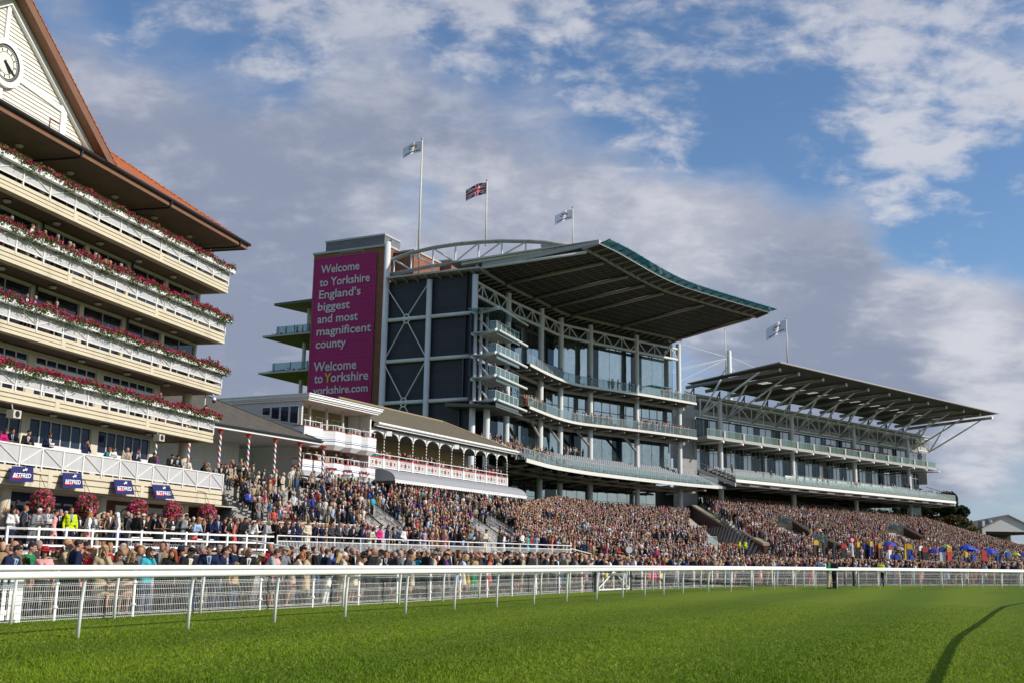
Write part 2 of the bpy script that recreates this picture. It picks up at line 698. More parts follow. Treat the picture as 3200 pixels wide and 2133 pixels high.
def petalcols(n, palette):
 p = np.array(palette)
 return np.clip(p[NR.integers(0, len(p), n)] * (1 + NR.uniform(-0.2, 0.2, (n, 1))), 0, 1)
# ================================================================== CLOCK STAND
A = FR(-23.1, 48.0, 14.6)
clock_stand = thing('clock_stand', 'cream five-storey stand with clock gable, flowered balconies and orange tiled roof', 'grandstand', A(5, -4, 0))
SOFFIT = mat_rows('board_soffit', 14.6, ((0.20, 0.155, 0.115), (0.185, 0.143, 0.105), (0.13, 0.10, 0.075)), 60.0, 0.5, 0.02, (0.10, 0.08, 0.06), bumps=0.2)
WINF = mat('white_frame', (0.70, 0.69, 0.66), 0.5)
PANE = mat_glass('pane', (0.55, 0.58, 0.62), 0.14, wob=0.05)
PANEB = mat_glass('pane_blue', (0.45, 0.5, 0.6), 0.05, body=(0.014, 0.018, 0.03))
MESHP = mat_clear('mesh_panel', (0.82, 0.82, 0.82), (0.62, 0.61, 0.60), 0.72, 0.0)
WALLC = mat('cream_wall', (0.62, 0.55, 0.42), 0.7, nz=(0.6, 0.08), grime=(0.8, 0.3, (0.36, 0.30, 0.22)))
BROWN = mat('brown_board', (0.20, 0.095, 0.055), 0.6, nz=(2.0, 0.2), grime=(1.5, 0.4, (0.10, 0.05, 0.03)))
CLAD = mat('cladding', (0.74, 0.70, 0.62), 0.6, nz=(1.0, 0.06), grime=(1.0, 0.3, (0.48, 0.44, 0.37)))
LAMP = mat('lamp_shade', (0.55, 0.52, 0.46), 0.5)
TILE = mat_rows('orange_tile', 14.6, ((0.52, 0.15, 0.048), (0.44, 0.12, 0.04), (0.36, 0.115, 0.055)), 0.34, 0.30, 0.035, (0.18, 0.05, 0.02), bumps=0.9, slope=1.7, offset_=0.0)

LV = [(4.42, 5.30, 20.75), (8.12, 8.72, 19.2), (11.18, 11.70, 19.77), (14.40, 15.0, 19.77), (17.65, 18.22, 19.77)]
S0 = -16.0
WALLN = -1.8
JOINTS = [4.4 - 7.7 * k for k in (3, 2, 1, 0)] + [12.1]


def level(i, z0, z1, se):
 b = MB()
 b.fb(A, S0, se - 0.12, -0.10, -0.45, z0, z1)
 edges = [S0] + JOINTS + [se]
 for a, c in zip(edges[:-1], edges[1:]):
  h = (z1 - z0)
  last = c == se
  for k in range(3):
   za = z0 + h * (0.0, 0.37, 0.71)[k]
   zb = z0 + h * (0.29, 0.63, 1.0)[k]
   b.fb(A, a + 0.16, c - (0.0 if last else 0.16), 0.0 if k != 1 else -0.012, -0.099, za, zb)
  if not last:
   b.fb(A, c - 0.157, c + 0.157, 0.004, -0.099, z0, z1)
 b.fb(A, se - 0.119, se, -0.101, -9.0, z0, z1)
 b.build('balcony_band', CREAM, clock_stand)
 s_ = MB()
 s_.fb(A, S0, se - 0.13, -0.46, -9.0, z0 + 0.05, z1 - 0.1)
 s_.build('balcony_slab', SOFFIT, clock_stand)


for i, (z0, z1, se) in enumerate(LV):
 level(i, z0, z1, se)

LAMPS = []
for i, s0, n_, st in ((4, 1.2, 7, 3.85), (3, 0.8, 6, 3.6), (2, 0.9, 6, 3.7), (1, 7.4, 3, 4.0), (0, 5.6, 3, 4.2)):
 zc = (20.62, LV[4][0] + 0.05, LV[3][0] + 0.05, LV[2][0] + 0.05, LV[1][0] + 0.05)[4 - i]
 for k in range(n_):
  LAMPS.append((s0 + st * k, zc))
for s, z in LAMPS:
 if s > 18.5:
  continue
 c = A(s, -1.1, z)
 m = MB().lathe((c[0], c[1], c[2] - 0.16), [(0.0, 0), (0.15, 0.01), (0.19, 0.06), (0.2, 0.16)], 12)
 lo = m.build('soffit_lamp', LAMP, clock_stand, smooth=True)
 MB().lathe((c[0], c[1], c[2] - 0.06), [(0.21, 0.0), (0.225, 0.03), (0.225, 0.06)], 12).build('rim', BLACKM, lo)


def window(F, s0, s1, z0, z1, n, parent, panes=2, transom=None, fr=0.07, glass=None, fm=None, name='window'):
 b = MB()
 b.fb(F, s0, s1, n, n - 0.12, z0, z0 + fr)
 b.fb(F, s0, s1, n, n - 0.12, z1 - fr, z1)
 w = (s1 - s0) / panes
 for k in range(panes + 1):
  c = s0 + w * k
  a, e = max(s0, c - fr / 2), min(s1, c + fr / 2)
  b.fb(F, a, e, n + 0.003, n - 0.117, z0 + fr, z1 - fr)
 if transom:
  b.fb(F, s0 + fr, s1 - fr, n + 0.006, n - 0.11, transom - fr / 2, transom + fr / 2)
 f = b.build(name, fm or WINF, parent)
 MB().fb(F, s0 + 0.02, s1 - 0.02, n - 0.05, n - 0.075, z0 + 0.02, z1 - 0.02).build('pane', glass or PANE, f)
 return f


for i in (2, 3, 4):
 zb = LV[i][1]
 zt = (LV[i + 1][0] if i < 4 else 20.62)
 wl = MB()
 wl.fb(A, S0, 19.55, WALLN, WALLN - 0.2, zb, zb + 0.35)
 wl.fb(A, S0, 19.55, WALLN, WALLN - 0.2, zt - 0.12, zt)
 s = S0
 ks = []
 while s < 19.3:
  ks.append(s)
  s += 3.85
 posts = [4.05 + 3.85 * k for k in range(-5, 5)]
 for p in posts:
  if p < 19.4:
   wl.fb(A, p - 0.17, p + 0.17, WALLN + 0.05, WALLN - 0.2, zb + 0.35, zt - 0.12)
 wl.fb(A, 19.35, 19.55, WALLN, -9.0, zb + 0.35, zt - 0.12)
 wl.build('wall', WALLC, clock_stand)
 for p, q in zip(posts, posts[1:] + [19.52]):
  if p + 0.4 < 19.3:
   window(A, p + 0.19, min(q - 0.19, 19.33), zb + 0.36, zt - 0.13, WALLN - 0.02, clock_stand, 2, fr=0.05, fm=STEELG)
 for p in posts:
  if -2 < p < 19 and int(round((p - 4.05) / 3.85)) % 2 == 0:
   MB().tube(A(p + 0.1, WALLN + 0.16, zb), A(p + 0.1, WALLN + 0.16, zt), 0.055, 8).build('drain_pipe', BLACKM, clock_stand)
for i, send in ((1, 15.8), (0, 15.8)):
 zb, zt = LV[i][1], LV[i + 1][0]
 ztr = zt - (0.62 if i == 1 else 1.45)
 wl = MB()
 wl.fb(A, S0, send, WALLN, WALLN - 0.25, zt - 0.18, zt)
 posts = [4.62 - 0.1 + 5.5 * k for k in range(-4, 3)]
 for p in posts:
  wl.fb(A, p - 0.3, p + 0.3, WALLN + 0.02, WALLN - 0.25, zb, zt - 0.18)
 wl.fb(A, send - 0.18, send, WALLN + 0.001, -9.0, zb, zt - 0.18)
 wl.build('wall', WALLC, clock_stand)
 for p, q in zip(posts, posts[1:] + [send + 0.12]):
  a, c = p + 0.31, q - 0.31
  n_ = max(2, int(round((c - a) / 0.86)))
  window(A, a, c, ztr, zt - 0.19, WALLN - 0.03, clock_stand, n_, fr=0.06, glass=PANEB)
  w = (c - a) / n_
  for k in range(0, n_, 2):
   e = min(c, a + w * (k + 2))
   window(A, a + w * k, e, zb + 0.02, ztr, WALLN - 0.02, clock_stand, 2 if e - a - w * k > w * 1.2 else 1, fr=0.12, glass=PANEB, name='door')
for s in (19.0, 3.0, -6.0):
 for z0, z1 in ((LV[0][1], LV[1][0]), (LV[1][1], LV[2][0])):
  if s == 19.0:
   c = A(s, -1.9, 0)
   MB().lathe((c[0], c[1], 0), [(0.28, z0), (0.28, z1)], 18).build('column', WALLC, clock_stand, smooth=True)
for s in (3.0, 10.4, 18.6, -4.4):
 c = A(s, -1.3, 0)
 MB().lathe((c[0], c[1], 0), [(0.27, 1.2), (0.27, LV[0][0])], 18).build('column', WALLC, clock_stand, smooth=True)
b = MB()
prof = [A(20.75 - 0.9 * (1 - math.cos(t)), -0.9 * math.sin(t) * 0 - 0.0, 0) for t in (0,)]
b.fb(A, 20.6, 20.752, -0.2, -3.0, 4.42, 5.3)
b.build('balcony_end', CREAM, clock_stand)

RUST = mat('rusty_white', (0.74, 0.72, 0.68), 0.5, nz=(6.0, 0.12), grime=(3.0, 0.5, (0.40, 0.25, 0.14)))
RAILS = []


def railing(zb, h, se, low, step, n=0.03):
 rl = MB()
 p_ = MB()
 s = se - 0.06
 ss = []
 while s > S0:
  ss.append(s)
  s -= step
 ss = ss[::-1]
 for a in ss:
  rl.fb(A, a - 0.045, a + 0.045, n, n - 0.07, zb - 0.12, zb + h)
 rl.fb(A, S0, se, n + 0.01, n - 0.08, zb + h, zb + h + 0.07)
 rl.fb(A, S0, se, n - 0.01, n - 0.05, zb + low, zb + low + 0.05)
 for k, (a, c) in enumerate(zip(ss[:-1], ss[1:])):
  u, v = a + 0.06, c - 0.06
  p_.fb(A, u, v, n - 0.03, n - 0.034, zb + low + 0.05, zb + h)
  d0, d1 = (u, v) if k % 2 else (v, u)
  rl.tube(A(d0, n + 0.0, zb + low + 0.06), A(d1, n + 0.0, zb + h - 0.02), 0.026, 5)
 e = MB()
 r = rl.build('balcony_railing', RUST, clock_stand)
 p_.build('mesh_infill', MESHP, r)
 MB().fb(A, se - 0.05, se, n - 0.1, -2.6, zb + low, zb + low + 0.05).fb(A, se - 0.05, se, n - 0.1, -2.6, zb + h, zb + h + 0.06).fb(
  A, se - 0.04, se - 0.03, n - 0.1, -2.6, zb + low + 0.051, zb + h - 0.001).build('end_rail', RUST, r)


railing(LV[0][1] + 0.02, 0.92, 20.75, 0.06, 1.55, n=0.05)
for i in (1, 2, 3, 4):
 railing(LV[i][1] + 0.02, 0.93, LV[i][2], 0.16, 1.93 if i > 1 else 1.78)

ev = MB()
ev.fb(A, S0, 19.92, 1.0, -9.0, 20.60, 20.68)
ev.build('eaves_soffit', SOFFIT, clock_stand)
ev = MB()
ev.fb(A, S0, 19.98, 1.06, 1.0, 20.52, 20.84)
ev.fb(A, 19.92, 19.98, 1.0, -9.0, 20.52, 20.84)
ev.build('eaves_board', BROWN, clock_stand)
g = MB()
g.tube(A(S0, 1.16, 20.86), A(20.06, 1.16, 20.86), 0.105, 10)
g.tube(A(20.06, 1.16, 20.86), A(20.06, -8.0, 20.86), 0.10, 10)
g.build('gutter', BLACKM, clock_stand)
for s in (2.9, 10.9, 18.9):
 MB().path([A(s, 1.16, 20.8), A(s, 1.1, 20.46), A(s, 0.9, 20.42), A(s - 0.1, WALLN + 0.25, 20.40), A(s - 0.1, WALLN + 0.16, 20.2), A(s - 0.1, WALLN + 0.16, 18.3)], 0.06, 8).build('drain_pipe', BLACKM, clock_stand)
rf = MB()
kp = 0.70
T_ = 8.6
hx = lambda t: A(20.0 - t, 1.08 - t, 20.86 + kp * t)
rt = hx(T_)
rf.poly([A(S0, 1.08, 20.86), A(20.0, 1.08, 20.86), rt, A(S0, 1.08 - T_, 20.86 + kp * T_)])
rf.poly([A(20.0, 1.08, 20.86), A(20.0, 1.08 - 2 * T_, 20.86), rt])
rf.poly([A(20.0, 1.08 - 2 * T_, 20.86), A(S0, 1.08 - 2 * T_, 20.86), A(S0, 1.08 - T_, 20.86 + kp * T_), rt])
rf.build('tiled_roof', TILE, clock_stand)
hp = MB()
for k in range(24):
 p, q = hx(T_ * k / 24), hx(T_ * (k + 1) / 24 + 0.05)
 hp.path([p, q], 0.11, 8, r2=0.085)
hp.build('hip_tiles', TILE, clock_stand, smooth=True)

# ---- gable with the clock
GS, GZ, GB, GZ0 = -2.45, 26.45, 5.1, 20.98
gable = MB()
hw = GB - GS
slope = (GZ - GZ0) / hw
gable.ext(A, [(GS - hw + 0.5, GZ0), (GS + hw - 0.5, GZ0), (GS, GZ - 0.5 * slope)], 0.55, -6.0)
gable_o = gable.build('gable', CLAD, clock_stand)
bd = MB()
z = GZ0 + 0.02
while z < GZ - 0.9:
 w0 = (GZ - z) / slope - 0.55
 w1 = (GZ - z - 0.19) / slope - 0.55
 if w1 < 0.05:
  break
 bd.hexa([A(GS - w0, 0.551, z), A(GS + w0, 0.551, z), A(GS + w0, 0.625, z), A(GS - w0, 0.625, z),
    A(GS - w1, 0.551, z + 0.19), A(GS + w1, 0.551, z + 0.19), A(GS + w1, 0.575, z + 0.19), A(GS - w1, 0.575, z + 0.19)])
 z += 0.192
bd.build('weatherboards', CLAD, gable_o)
tr = MB()
tr.fb(A, GS - 0.12, GS + 0.12, 0.70, 0.552, GZ0 + 0.02, 25.9)
for sg in (-1, 1):
 tr.fb(A, GS + sg * 4.35 - 0.2, GS + sg * 4.35 + 0.2, 0.69, 0.552, GZ0 + 0.02, GZ - 4.55 * slope - 0.35)
 tr.hexa([A(GS + sg * 0.9, 0.552, 22.55), A(GS + sg * 4.6, 0.552, 22.30), A(GS + sg * 4.6, 0.68, 22.30), A(GS + sg * 0.9, 0.68, 22.55),
    A(GS + sg * 0.9, 0.552, 22.85), A(GS + sg * 4.3, 0.552, 22.60), A(GS + sg * 4.3, 0.68, 22.60), A(GS + sg * 0.9, 0.68, 22.85)])
 tr.hexa([A(GS + sg * (hw - 0.95), 0.552, GZ0), A(GS + sg * (hw - 0.25), 0.552, GZ0), A(GS + sg * (hw - 0.25), 0.80, GZ0), A(GS + sg * (hw - 0.95), 0.80, GZ0),
    A(GS + sg * 0.0, 0.552, GZ - 0.95 * slope), A(GS, 0.552, GZ - 0.25 * slope), A(GS, 0.80, GZ - 0.25 * slope), A(GS, 0.80, GZ - 0.95 * slope)])
tr.build('gable_trim', WHITE, gable_o)
br = MB()
for sg in (-1, 1):
 br.hexa([A(GS + sg * (hw - 0.38), 0.81, GZ0 - 0.12), A(GS + sg * (hw + 0.32), 0.81, GZ0 - 0.12), A(GS + sg * (hw + 0.32), 1.32, GZ0 - 0.12), A(GS + sg * (hw - 0.38), 1.32, GZ0 - 0.12),
    A(GS, 0.81, GZ - 0.42 * slope), A(GS, 0.81, GZ + 0.26 * slope), A(GS, 1.32, GZ + 0.26 * slope), A(GS, 1.32, GZ - 0.42 * slope)])
br.build('bargeboard', BROWN, gable_o)
gr = MB()
for sg in (-1, 1):
 gr.hexa([A(GS + sg * (hw + 0.34), 1.34, GZ0 - 0.1), A(GS + sg * (hw + 0.42), 1.34, GZ0 - 0.08), A(GS + sg * (hw + 0.42), -8.0, GZ0 - 0.08), A(GS + sg * (hw + 0.34), -8.0, GZ0 - 0.1),
    A(GS, 1.34, GZ + 0.29 * slope), A(GS, 1.34, GZ + 0.38 * slope), A(GS, -8.0, GZ + 0.38 * slope), A(GS, -8.0, GZ + 0.29 * slope)])
gr.build('gable_roof', TILE, gable_o)
CKS, CKZ = -2.45, 22.92
ck = MB()


def disc(F, s, z, n0, n1, r, mb, k=40, r_in=None):
 if r_in is None:
  mb.ext(F, [(s + r * math.cos(2 * math.pi * i / k), z + r * math.sin(2 * math.pi * i / k)) for i in range(k)], n1, n0)
 else:
  for i in range(k):
   a, c = 2 * math.pi * i / k, 2 * math.pi * (i + 1) / k
   mb.ext(F, [(s + r_in * math.cos(a), z + r_in * math.sin(a)), (s + r * math.cos(a), z + r * math.sin(a)),
      (s + r * math.cos(c), z + r * math.sin(c)), (s + r_in * math.cos(c), z + r_in * math.sin(c))], n1, n0)


disc(A, CKS, CKZ, 0.86, 0.60, 1.10, ck, r_in=0.86)
clock = ck.build('clock', WHITE, gable_o)
ck = MB()
disc(A, CKS, CKZ, 0.80, 0.60, 0.862, ck)
ck.build('clock_face', mat('clock_face', (0.78, 0.73, 0.62), 0.4), clock)
ck = MB()
disc(A, CKS, CKZ, 0.815, 0.802, 0.52, ck, r_in=0.50)
disc(A, CKS, CKZ, 0.815, 0.802, 0.85, ck, r_in=0.815)
disc(A, CKS, CKZ, 0.815, 0.802, 0.72, ck, r_in=0.70)
for k in range(60):
 a = 2 * math.pi * k / 60
 ca, sa = math.cos(a), math.sin(a)
 ck.ext(A, [(CKS + 0.71 * ca - 0.018 * sa, CKZ + 0.71 * sa + 0.018 * ca), (CKS + 0.71 * ca + 0.018 * sa, CKZ + 0.71 * sa - 0.018 * ca),
    (CKS + 0.83 * ca + 0.022 * sa, CKZ + 0.83 * sa - 0.022 * ca), (CKS + 0.83 * ca - 0.022 * sa, CKZ + 0.83 * sa + 0.022 * ca)], 0.802, 0.816)
for k in range(12):
 a = 2 * math.pi * k / 12
 ca, sa = math.cos(a), math.sin(a)
 ck.ext(A, [(CKS + 0.53 * ca, CKZ + 0.53 * sa), (CKS + 0.6 * ca + 0.035 * sa, CKZ + 0.6 * sa - 0.035 * ca), (CKS + 0.68 * ca, CKZ + 0.68 * sa),
    (CKS + 0.6 * ca - 0.035 * sa, CKZ + 0.6 * sa + 0.035 * ca)], 0.802, 0.817)
ck.build('clock_numerals', BLACKM, clock)
for L_, w, ang in ((0.52, 0.07, -52), (0.78, 0.05, -33)):
 a = math.radians(ang)
 ca, sa = math.cos(a), math.sin(a)
 h = MB()
 h.ext(A, [(CKS - 0.14 * ca - w * sa, CKZ - 0.14 * sa + w * ca), (CKS - 0.14 * ca + w * sa, CKZ - 0.14 * sa - w * ca), (CKS + L_ * 0.8 * ca + w * 0.8 * sa, CKZ + L_ * 0.8 * sa - w * 0.8 * ca),
    (CKS + L_ * ca, CKZ + L_ * sa), (CKS + L_ * 0.8 * ca - w * 0.8 * sa, CKZ + L_ * 0.8 * sa + w * 0.8 * ca)], 0.82 + (0.02 if w < 0.06 else 0), 0.838 + (0.02 if w < 0.06 else 0))
 h.build('clock_hand', BLACKM, clock)
ht = MB()
ht.fb(A, 1.0, 1.03, 0.66, 0.552, 21.0, 21.75).fb(A, 1.03, 2.0, 0.66, 0.552, 21.72, 21.75)
ht.build('access_hatch_trim', BROWN, gable_o)

# ---- ground floor under the first balcony
gf = MB()
BRICKD = mat_rows('brick_dark', 14.6, ((0.20, 0.075, 0.045), (0.16, 0.06, 0.04), (0.11, 0.05, 0.035)), 0.23, 0.08, 0.012, (0.15, 0.12, 0.10))
gf.fb(A, 11.4, 24.0, -3.4, -3.7, 1.2, 4.42)
gf.build('ground_wall', BRICKD, clock_stand)
NAVY = mat('navy_board', (0.012, 0.016, 0.075), 0.45)
gf = MB()
gf.fb(A, S0, 6.8, -3.2, -3.5, 3.55, 4.4)
gf.fb(A, 6.8, 11.39, -3.3, -3.6, 1.2, 4.42)
shop = gf.build('shop_front', NAVY, clock_stand)
SIGNW = mat('sign_white', (0.75, 0.75, 0.75), 0.5)
for q in ((2.55, -3.195, 3.75, 'BETFRED', 0.48, 2.35), (5.15, -3.195, 3.72, 'Betting Shop', 0.34, 1.75)) + tuple((7.0 + k, -3.295, 3.85, 'BETFRED', 0.14, 0.75) for k in range(4)):
 tx = MB()
 letters(tx, A, q[0], q[1], q[2], q[3], q[4], bold=0.008, width=q[5])
 tx.build('shop_lettering', SIGNW, shop)
rs = MB()
rs.fb(A, 6.9, 11.3, -3.25, -3.29, 3.05, 3.22)
rsb = rs.build('red_sign_strip', mat('sign_red', (0.5, 0.02, 0.02), 0.5), shop)
for k in range(4):
 window(A, 6.95 + k * 1.1, 7.95 + k * 1.1, 1.3, 3.0, -3.26, clock_stand, 1, glass=PANEB, fm=BLACKM, fr=0.05, name='shop_window')
window(A, 3.4, 4.6, 1.25, 3.5, -3.4, clock_stand, 2, fr=0.1, name='shop_door')
window(A, 4.8, 6.6, 1.25, 3.5, -3.4, clock_stand, 2, fr=0.1, name='shop_window')
MB().fb(A, S0, 24, -0.46, -9.0, 4.36, 4.419).build('undercroft_soffit', WALLC, clock_stand)
MB().fb(A, S0, 24, -9.0, -9.3, 1.2, 20.6).build('rear_wall', WALLC, clock_stand)

# ---- hung signs on the lowest balcony band
INKW = mat('ink_white', (0.78, 0.78, 0.78), 0.55)
INKR = mat('ink_red', (0.62, 0.02, 0.03), 0.55)
SIGNB = mat('sign_blue', (0.016, 0.018, 0.105), 0.55, nz=(2.0, 0.15))


def horse(mb, F, s, n, z, k):
 """small leaping horse and rider emblem"""
 pts = [(-.55, .10), (-.30, .22), (-.02, .20), (.08, .34), (.02, .46), (.12, .50), (.20, .36), (.34, .30), (.48, .42), (.60, .34), (.50, .26), (.36, .18),
   (.42, .06), (.56, -.04), (.30, .04), (.14, .08), (-.10, .06), (-.26, -.02), (-.44, -.16), (-.34, .02)]
 c = (0.05, 0.16)
 for a, b_ in zip(pts, pts[1:] + pts[:1]):
  mb.add([F(s + c[0] * k, n, z + c[1] * k), F(s + a[0] * k, n, z + a[1] * k), F(s + b_[0] * k, n, z + b_[1] * k)], [(0, 1, 2)], 0)


WORDS = ('the most tilted, leftmost of the four', 'second from the left of the four', 'third from the left of the four', 'hanging square, nearest the steps')
for k, (s0, s1, z0, z1, sk) in enumerate(((1.35, 2.8, 4.52, 5.3, 0.42), (4.95, 6.4, 4.47, 5.28, 0.26), (9.12, 10.7, 4.42, 5.24, 0.14), (12.68, 14.48, 4.40, 5.22, 0.0))):
 F = A
 t = thing('hanging_sign', 'navy sign with white lettering, ' + WORDS[k], 'sign', A((s0 + s1) / 2, 0.3, z0), 'navy signs hung along the balcony band')
 b = MB()
 N0 = 0.16
 b.prism([A(s0 - sk, N0 + 0.35, z0), A(s1 - sk * 0.6, N0 + 0.35, z0 + 0.06), A(s1 + sk * 0.25, N0, z1 + 0.0), A(s0 + sk * 0.3, N0, z1 - 0.06)],
   [A(s0 - sk, N0 + 0.37, z0), A(s1 - sk * 0.6, N0 + 0.37, z0 + 0.06), A(s1 + sk * 0.25, N0 + 0.02, z1 + 0.0), A(s0 + sk * 0.3, N0 + 0.02, z1 - 0.06)])
 board = b.build('board', SIGNB, t)
 h = z1 - z0

 def SF(u, n, v, s0=s0, s1=s1, z0=z0, h=h, sk=sk):
  q = v / h
  return A(s0 + u + (-sk + (sk * 1.3) * q) * (1 - 0.35 * u / (s1 - s0)), 0.16 + 0.37 * (1 - q) + 0.02 + n, z0 + v + 0.05 * (u / (s1 - s0)))
 lt = MB()
 w = s1 - s0
 letters(lt, SF, 0.14, 0.012, h * 0.26, 'BETFRED', 0.29, width=w - 0.3, bold=0.004, shear=0.25)
 horse(lt, SF, w * 0.6, 0.012, h * 0.68, 0.30)
 lt.build('lettering', INKW, t)
 rd = MB()
 rd.quad(SF(0.1, 0.006, h * 0.2), SF(w * 0.45, 0.006, h * 0.2), SF(w * 0.5, 0.006, h * 0.36), SF(0.14, 0.006, h * 0.34))
 rd.build('red_flash', INKR, t)

t = thing('wall_poster', 'wide white advertising poster on the brick wall behind the crowd', 'poster', A(17, -3.3, 2.6))
MB().fb(A, 14.7, 20.2, -3.33, -3.39, 2.5, 4.12).build('sheet', mat('poster_white', (0.66, 0.66, 0.66), 0.6), t)
tx = MB()
disc(A, 15.7, 3.35, -3.318, -3.329, 0.62, tx, k=28, r_in=0.55)
letters(tx, A, 15.28, -3.322, 3.4, '100%', 0.32, bold=0.008, width=0.85)
letters(tx, A, 15.25, -3.322, 3.1, 'PROFITS', 0.24, bold=0.008, width=0.9)
letters(tx, A, 17.3, -3.322, 3.5, 'CAN NOW WATCH', 0.4, bold=0.008, width=2.6)
letters(tx, A, 17.6, -3.322, 3.0, '... ANYWHERE', 0.4, bold=0.008, width=2.2)
tx.build('lettering', mat('ink_dark', (0.03, 0.035, 0.05), 0.6), t)

# ---- flower troughs along the balcony rails
PINKS = [(0.55, 0.02, 0.13), (0.45, 0.015, 0.09), (0.62, 0.05, 0.18), (0.34, 0.01, 0.06)]
TROUGHS = []
ORD = ('right-hand end', 'second from the right end', 'third from the right end', 'fourth from the right end', 'fifth from the right end', 'sixth from the right end', 'seventh from the right end',
  'eighth from the right end', 'ninth from the right end', 'tenth from the right end', 'eleventh from the right end', 'twelfth from the right end')
FLN = {1: 'second-floor', 2: 'third-floor', 3: 'fourth-floor', 4: 'top'}
for i in (4, 3, 2, 1):
 zb = LV[i][1] + 0.72
 w = 1.82
 se = LV[i][2] + 0.12
 for k in range(12):
  s1 = se - k * (w + 0.03)
  s0 = s1 - w
  if s1 < -1.6:
   break
  t = thing('flower_trough', 'magenta flower trough on the %s balcony rail, %s' % (FLN[i], ORD[k]), 'flower box', A((s0 + s1) / 2, 0.25, zb), 'flower troughs on the clock stand')
  MB().fb(A, s0, s1, 0.10, 0.36, zb, zb + 0.25).fb(A, s0 - 0.01, s1 + 0.01, 0.09, 0.37, zb + 0.225, zb + 0.252).build('trough', WHITE, t)
  dens = 1.0 if i < 4 else 0.8
  ng = int(540 * dens)
  g = np.stack([NR.uniform(s0, s1, ng), NR.uniform(0.05, 0.48, ng), zb + 0.22 + NR.normal(0.05, 0.10, ng)], 1)
  wob = 0.07 * np.sin(g[:, 0] * 2.1 + i) + 0.05 * np.sin(g[:, 0] * 5.3)
  g[:, 2] += wob
  drop = NR.uniform(0, 1, ng) < (0.5 if i < 4 else 0.2)
  g[drop, 2] -= NR.uniform(0, 0.22, drop.sum())
  g[drop, 1] += 0.06
  cards([A(*p) for p in g], 0.10, leafcols(ng, (0.075, 0.13, 0.022)), 'foliage', LEAF, t)
  nf = int((430 if i < 4 else 270) * RN.uniform(0.7, 1.15))
  g = np.stack([NR.uniform(s0, s1, nf), NR.uniform(0.0, 0.52, nf), zb + 0.34 + NR.normal(0.04, 0.075, nf)], 1)
  g[:, 2] += 0.07 * np.sin(g[:, 0] * 2.1 + i) + 0.05 * np.sin(g[:, 0] * 5.3) - 0.1 * (g[:, 1] > 0.4)
  cards([A(*p) for p in g], 0.085, petalcols(nf, PINKS), 'flowers', PETAL, t)

# ---- hanging baskets
BW = ('largest, leftmost of the row', 'between the first two navy signs', 'above the white poster', 'between the poster and last navy sign', 'at the right end by the steps')
for k, (s, z) in enumerate(((3.0, 3.72), (6.35, 3.68), (10.65, 3.68), (14.1, 3.74), (17.8, 3.78))):
 c = np.array(A(s, 0.75, z))
 t = thing('hanging_basket', 'hanging ball of pink flowers below the navy signs, ' + BW[k], 'flower basket', tuple(c), 'hanging flower baskets')
 n_ = 1500
 d = NR.normal(size=(n_, 3))
 d /= np.linalg.norm(d, axis=1)[:, None]
 r = 0.55 * (0.88 + 0.2 * NR.random(n_))[:, None]
 P = c + d * r * np.array([0.92, 0.92, 1.0])
 cards(P[:600], 0.14, leafcols(600, (0.10, 0.13, 0.025)), 'foliage', LEAF, t)
 cards(P[600:], 0.12, petalcols(900, [(0.85, 0.10, 0.28), (0.80, 0.08, 0.22), (0.88, 0.24, 0.40), (0.75, 0.07, 0.18)]), 'flowers', PETAL, t)
 ch = MB()
 for q in (-0.25, 0.25):
  ch.tube(A(s + q, 0.75, z + 0.5), A(s, 0.5, z + 1.25), 0.012, 4)
 ch.tube(A(s, 0.5, z + 1.25), A(s, 0.0, z + 1.35), 0.02, 5)
 ch.build('chain', BLACKM, t)
 MB().lathe(tuple(c), [(0.05, -0.45), (0.34, -0.3), (0.46, 0.0), (0.46, 0.08)], 14).build('bowl', mat('basket', (0.08, 0.06, 0.03), 0.9), t)

# ---- small fittings
for s, z, i in ((1.35, 7.55, 0), (13.2, 7.75, 1)):
 t = thing('loudspeaker', ('pale horn loudspeaker under the balcony at the left edge', 'pale horn loudspeaker under the second balcony near its right end')[i], 'loudspeaker', A(s, 0.05, z))
 MB().fb(A, s - 0.26, s + 0.26, -0.12, 0.26, z - 0.15, z + 0.22).build('housing', mat('speaker_cream', (0.55, 0.5, 0.4), 0.6), t)
 c = MB()
 disc(A, s, z + 0.04, 0.27, 0.262, 0.15, c, k=16)
 c.build('horn', BLACKM, t)
 MB().tube(A(s, 0.0, z + 0.2), A(s, -0.1, z + 0.5), 0.03, 6).build('bracket', STEELG, t)
t = thing('camera_post', 'white swan-neck security camera post at the balcony end', 'security camera', A(18.9, -0.5, 8.72))
p = A(18.95, -0.6, 0)
MB().path([(p[0], p[1], 8.72)] + [(p[0], p[1], 10.9)] + [(p[0] + 0.28 * (1 - math.cos(a)), p[1], 10.9 + 0.28 * math.sin(a)) for a in (0.5, 1.0, 1.57, 2.2, 2.8)], 0.045, 8).build('pole', STEELW, t)
MB().lathe((p[0] + 0.55, p[1], 10.55), [(0.03, 0.4), (0.10, 0.36), (0.13, 0.25), (0.14, 0.2)], 12).build('hood', STEELW, t)
MB().lathe((p[0] + 0.55, p[1], 10.55), [(0.13, 0.2), (0.11, 0.08), (0.05, 0.02), (0.0, 0.0)], 12).build('dome', DARK, t)
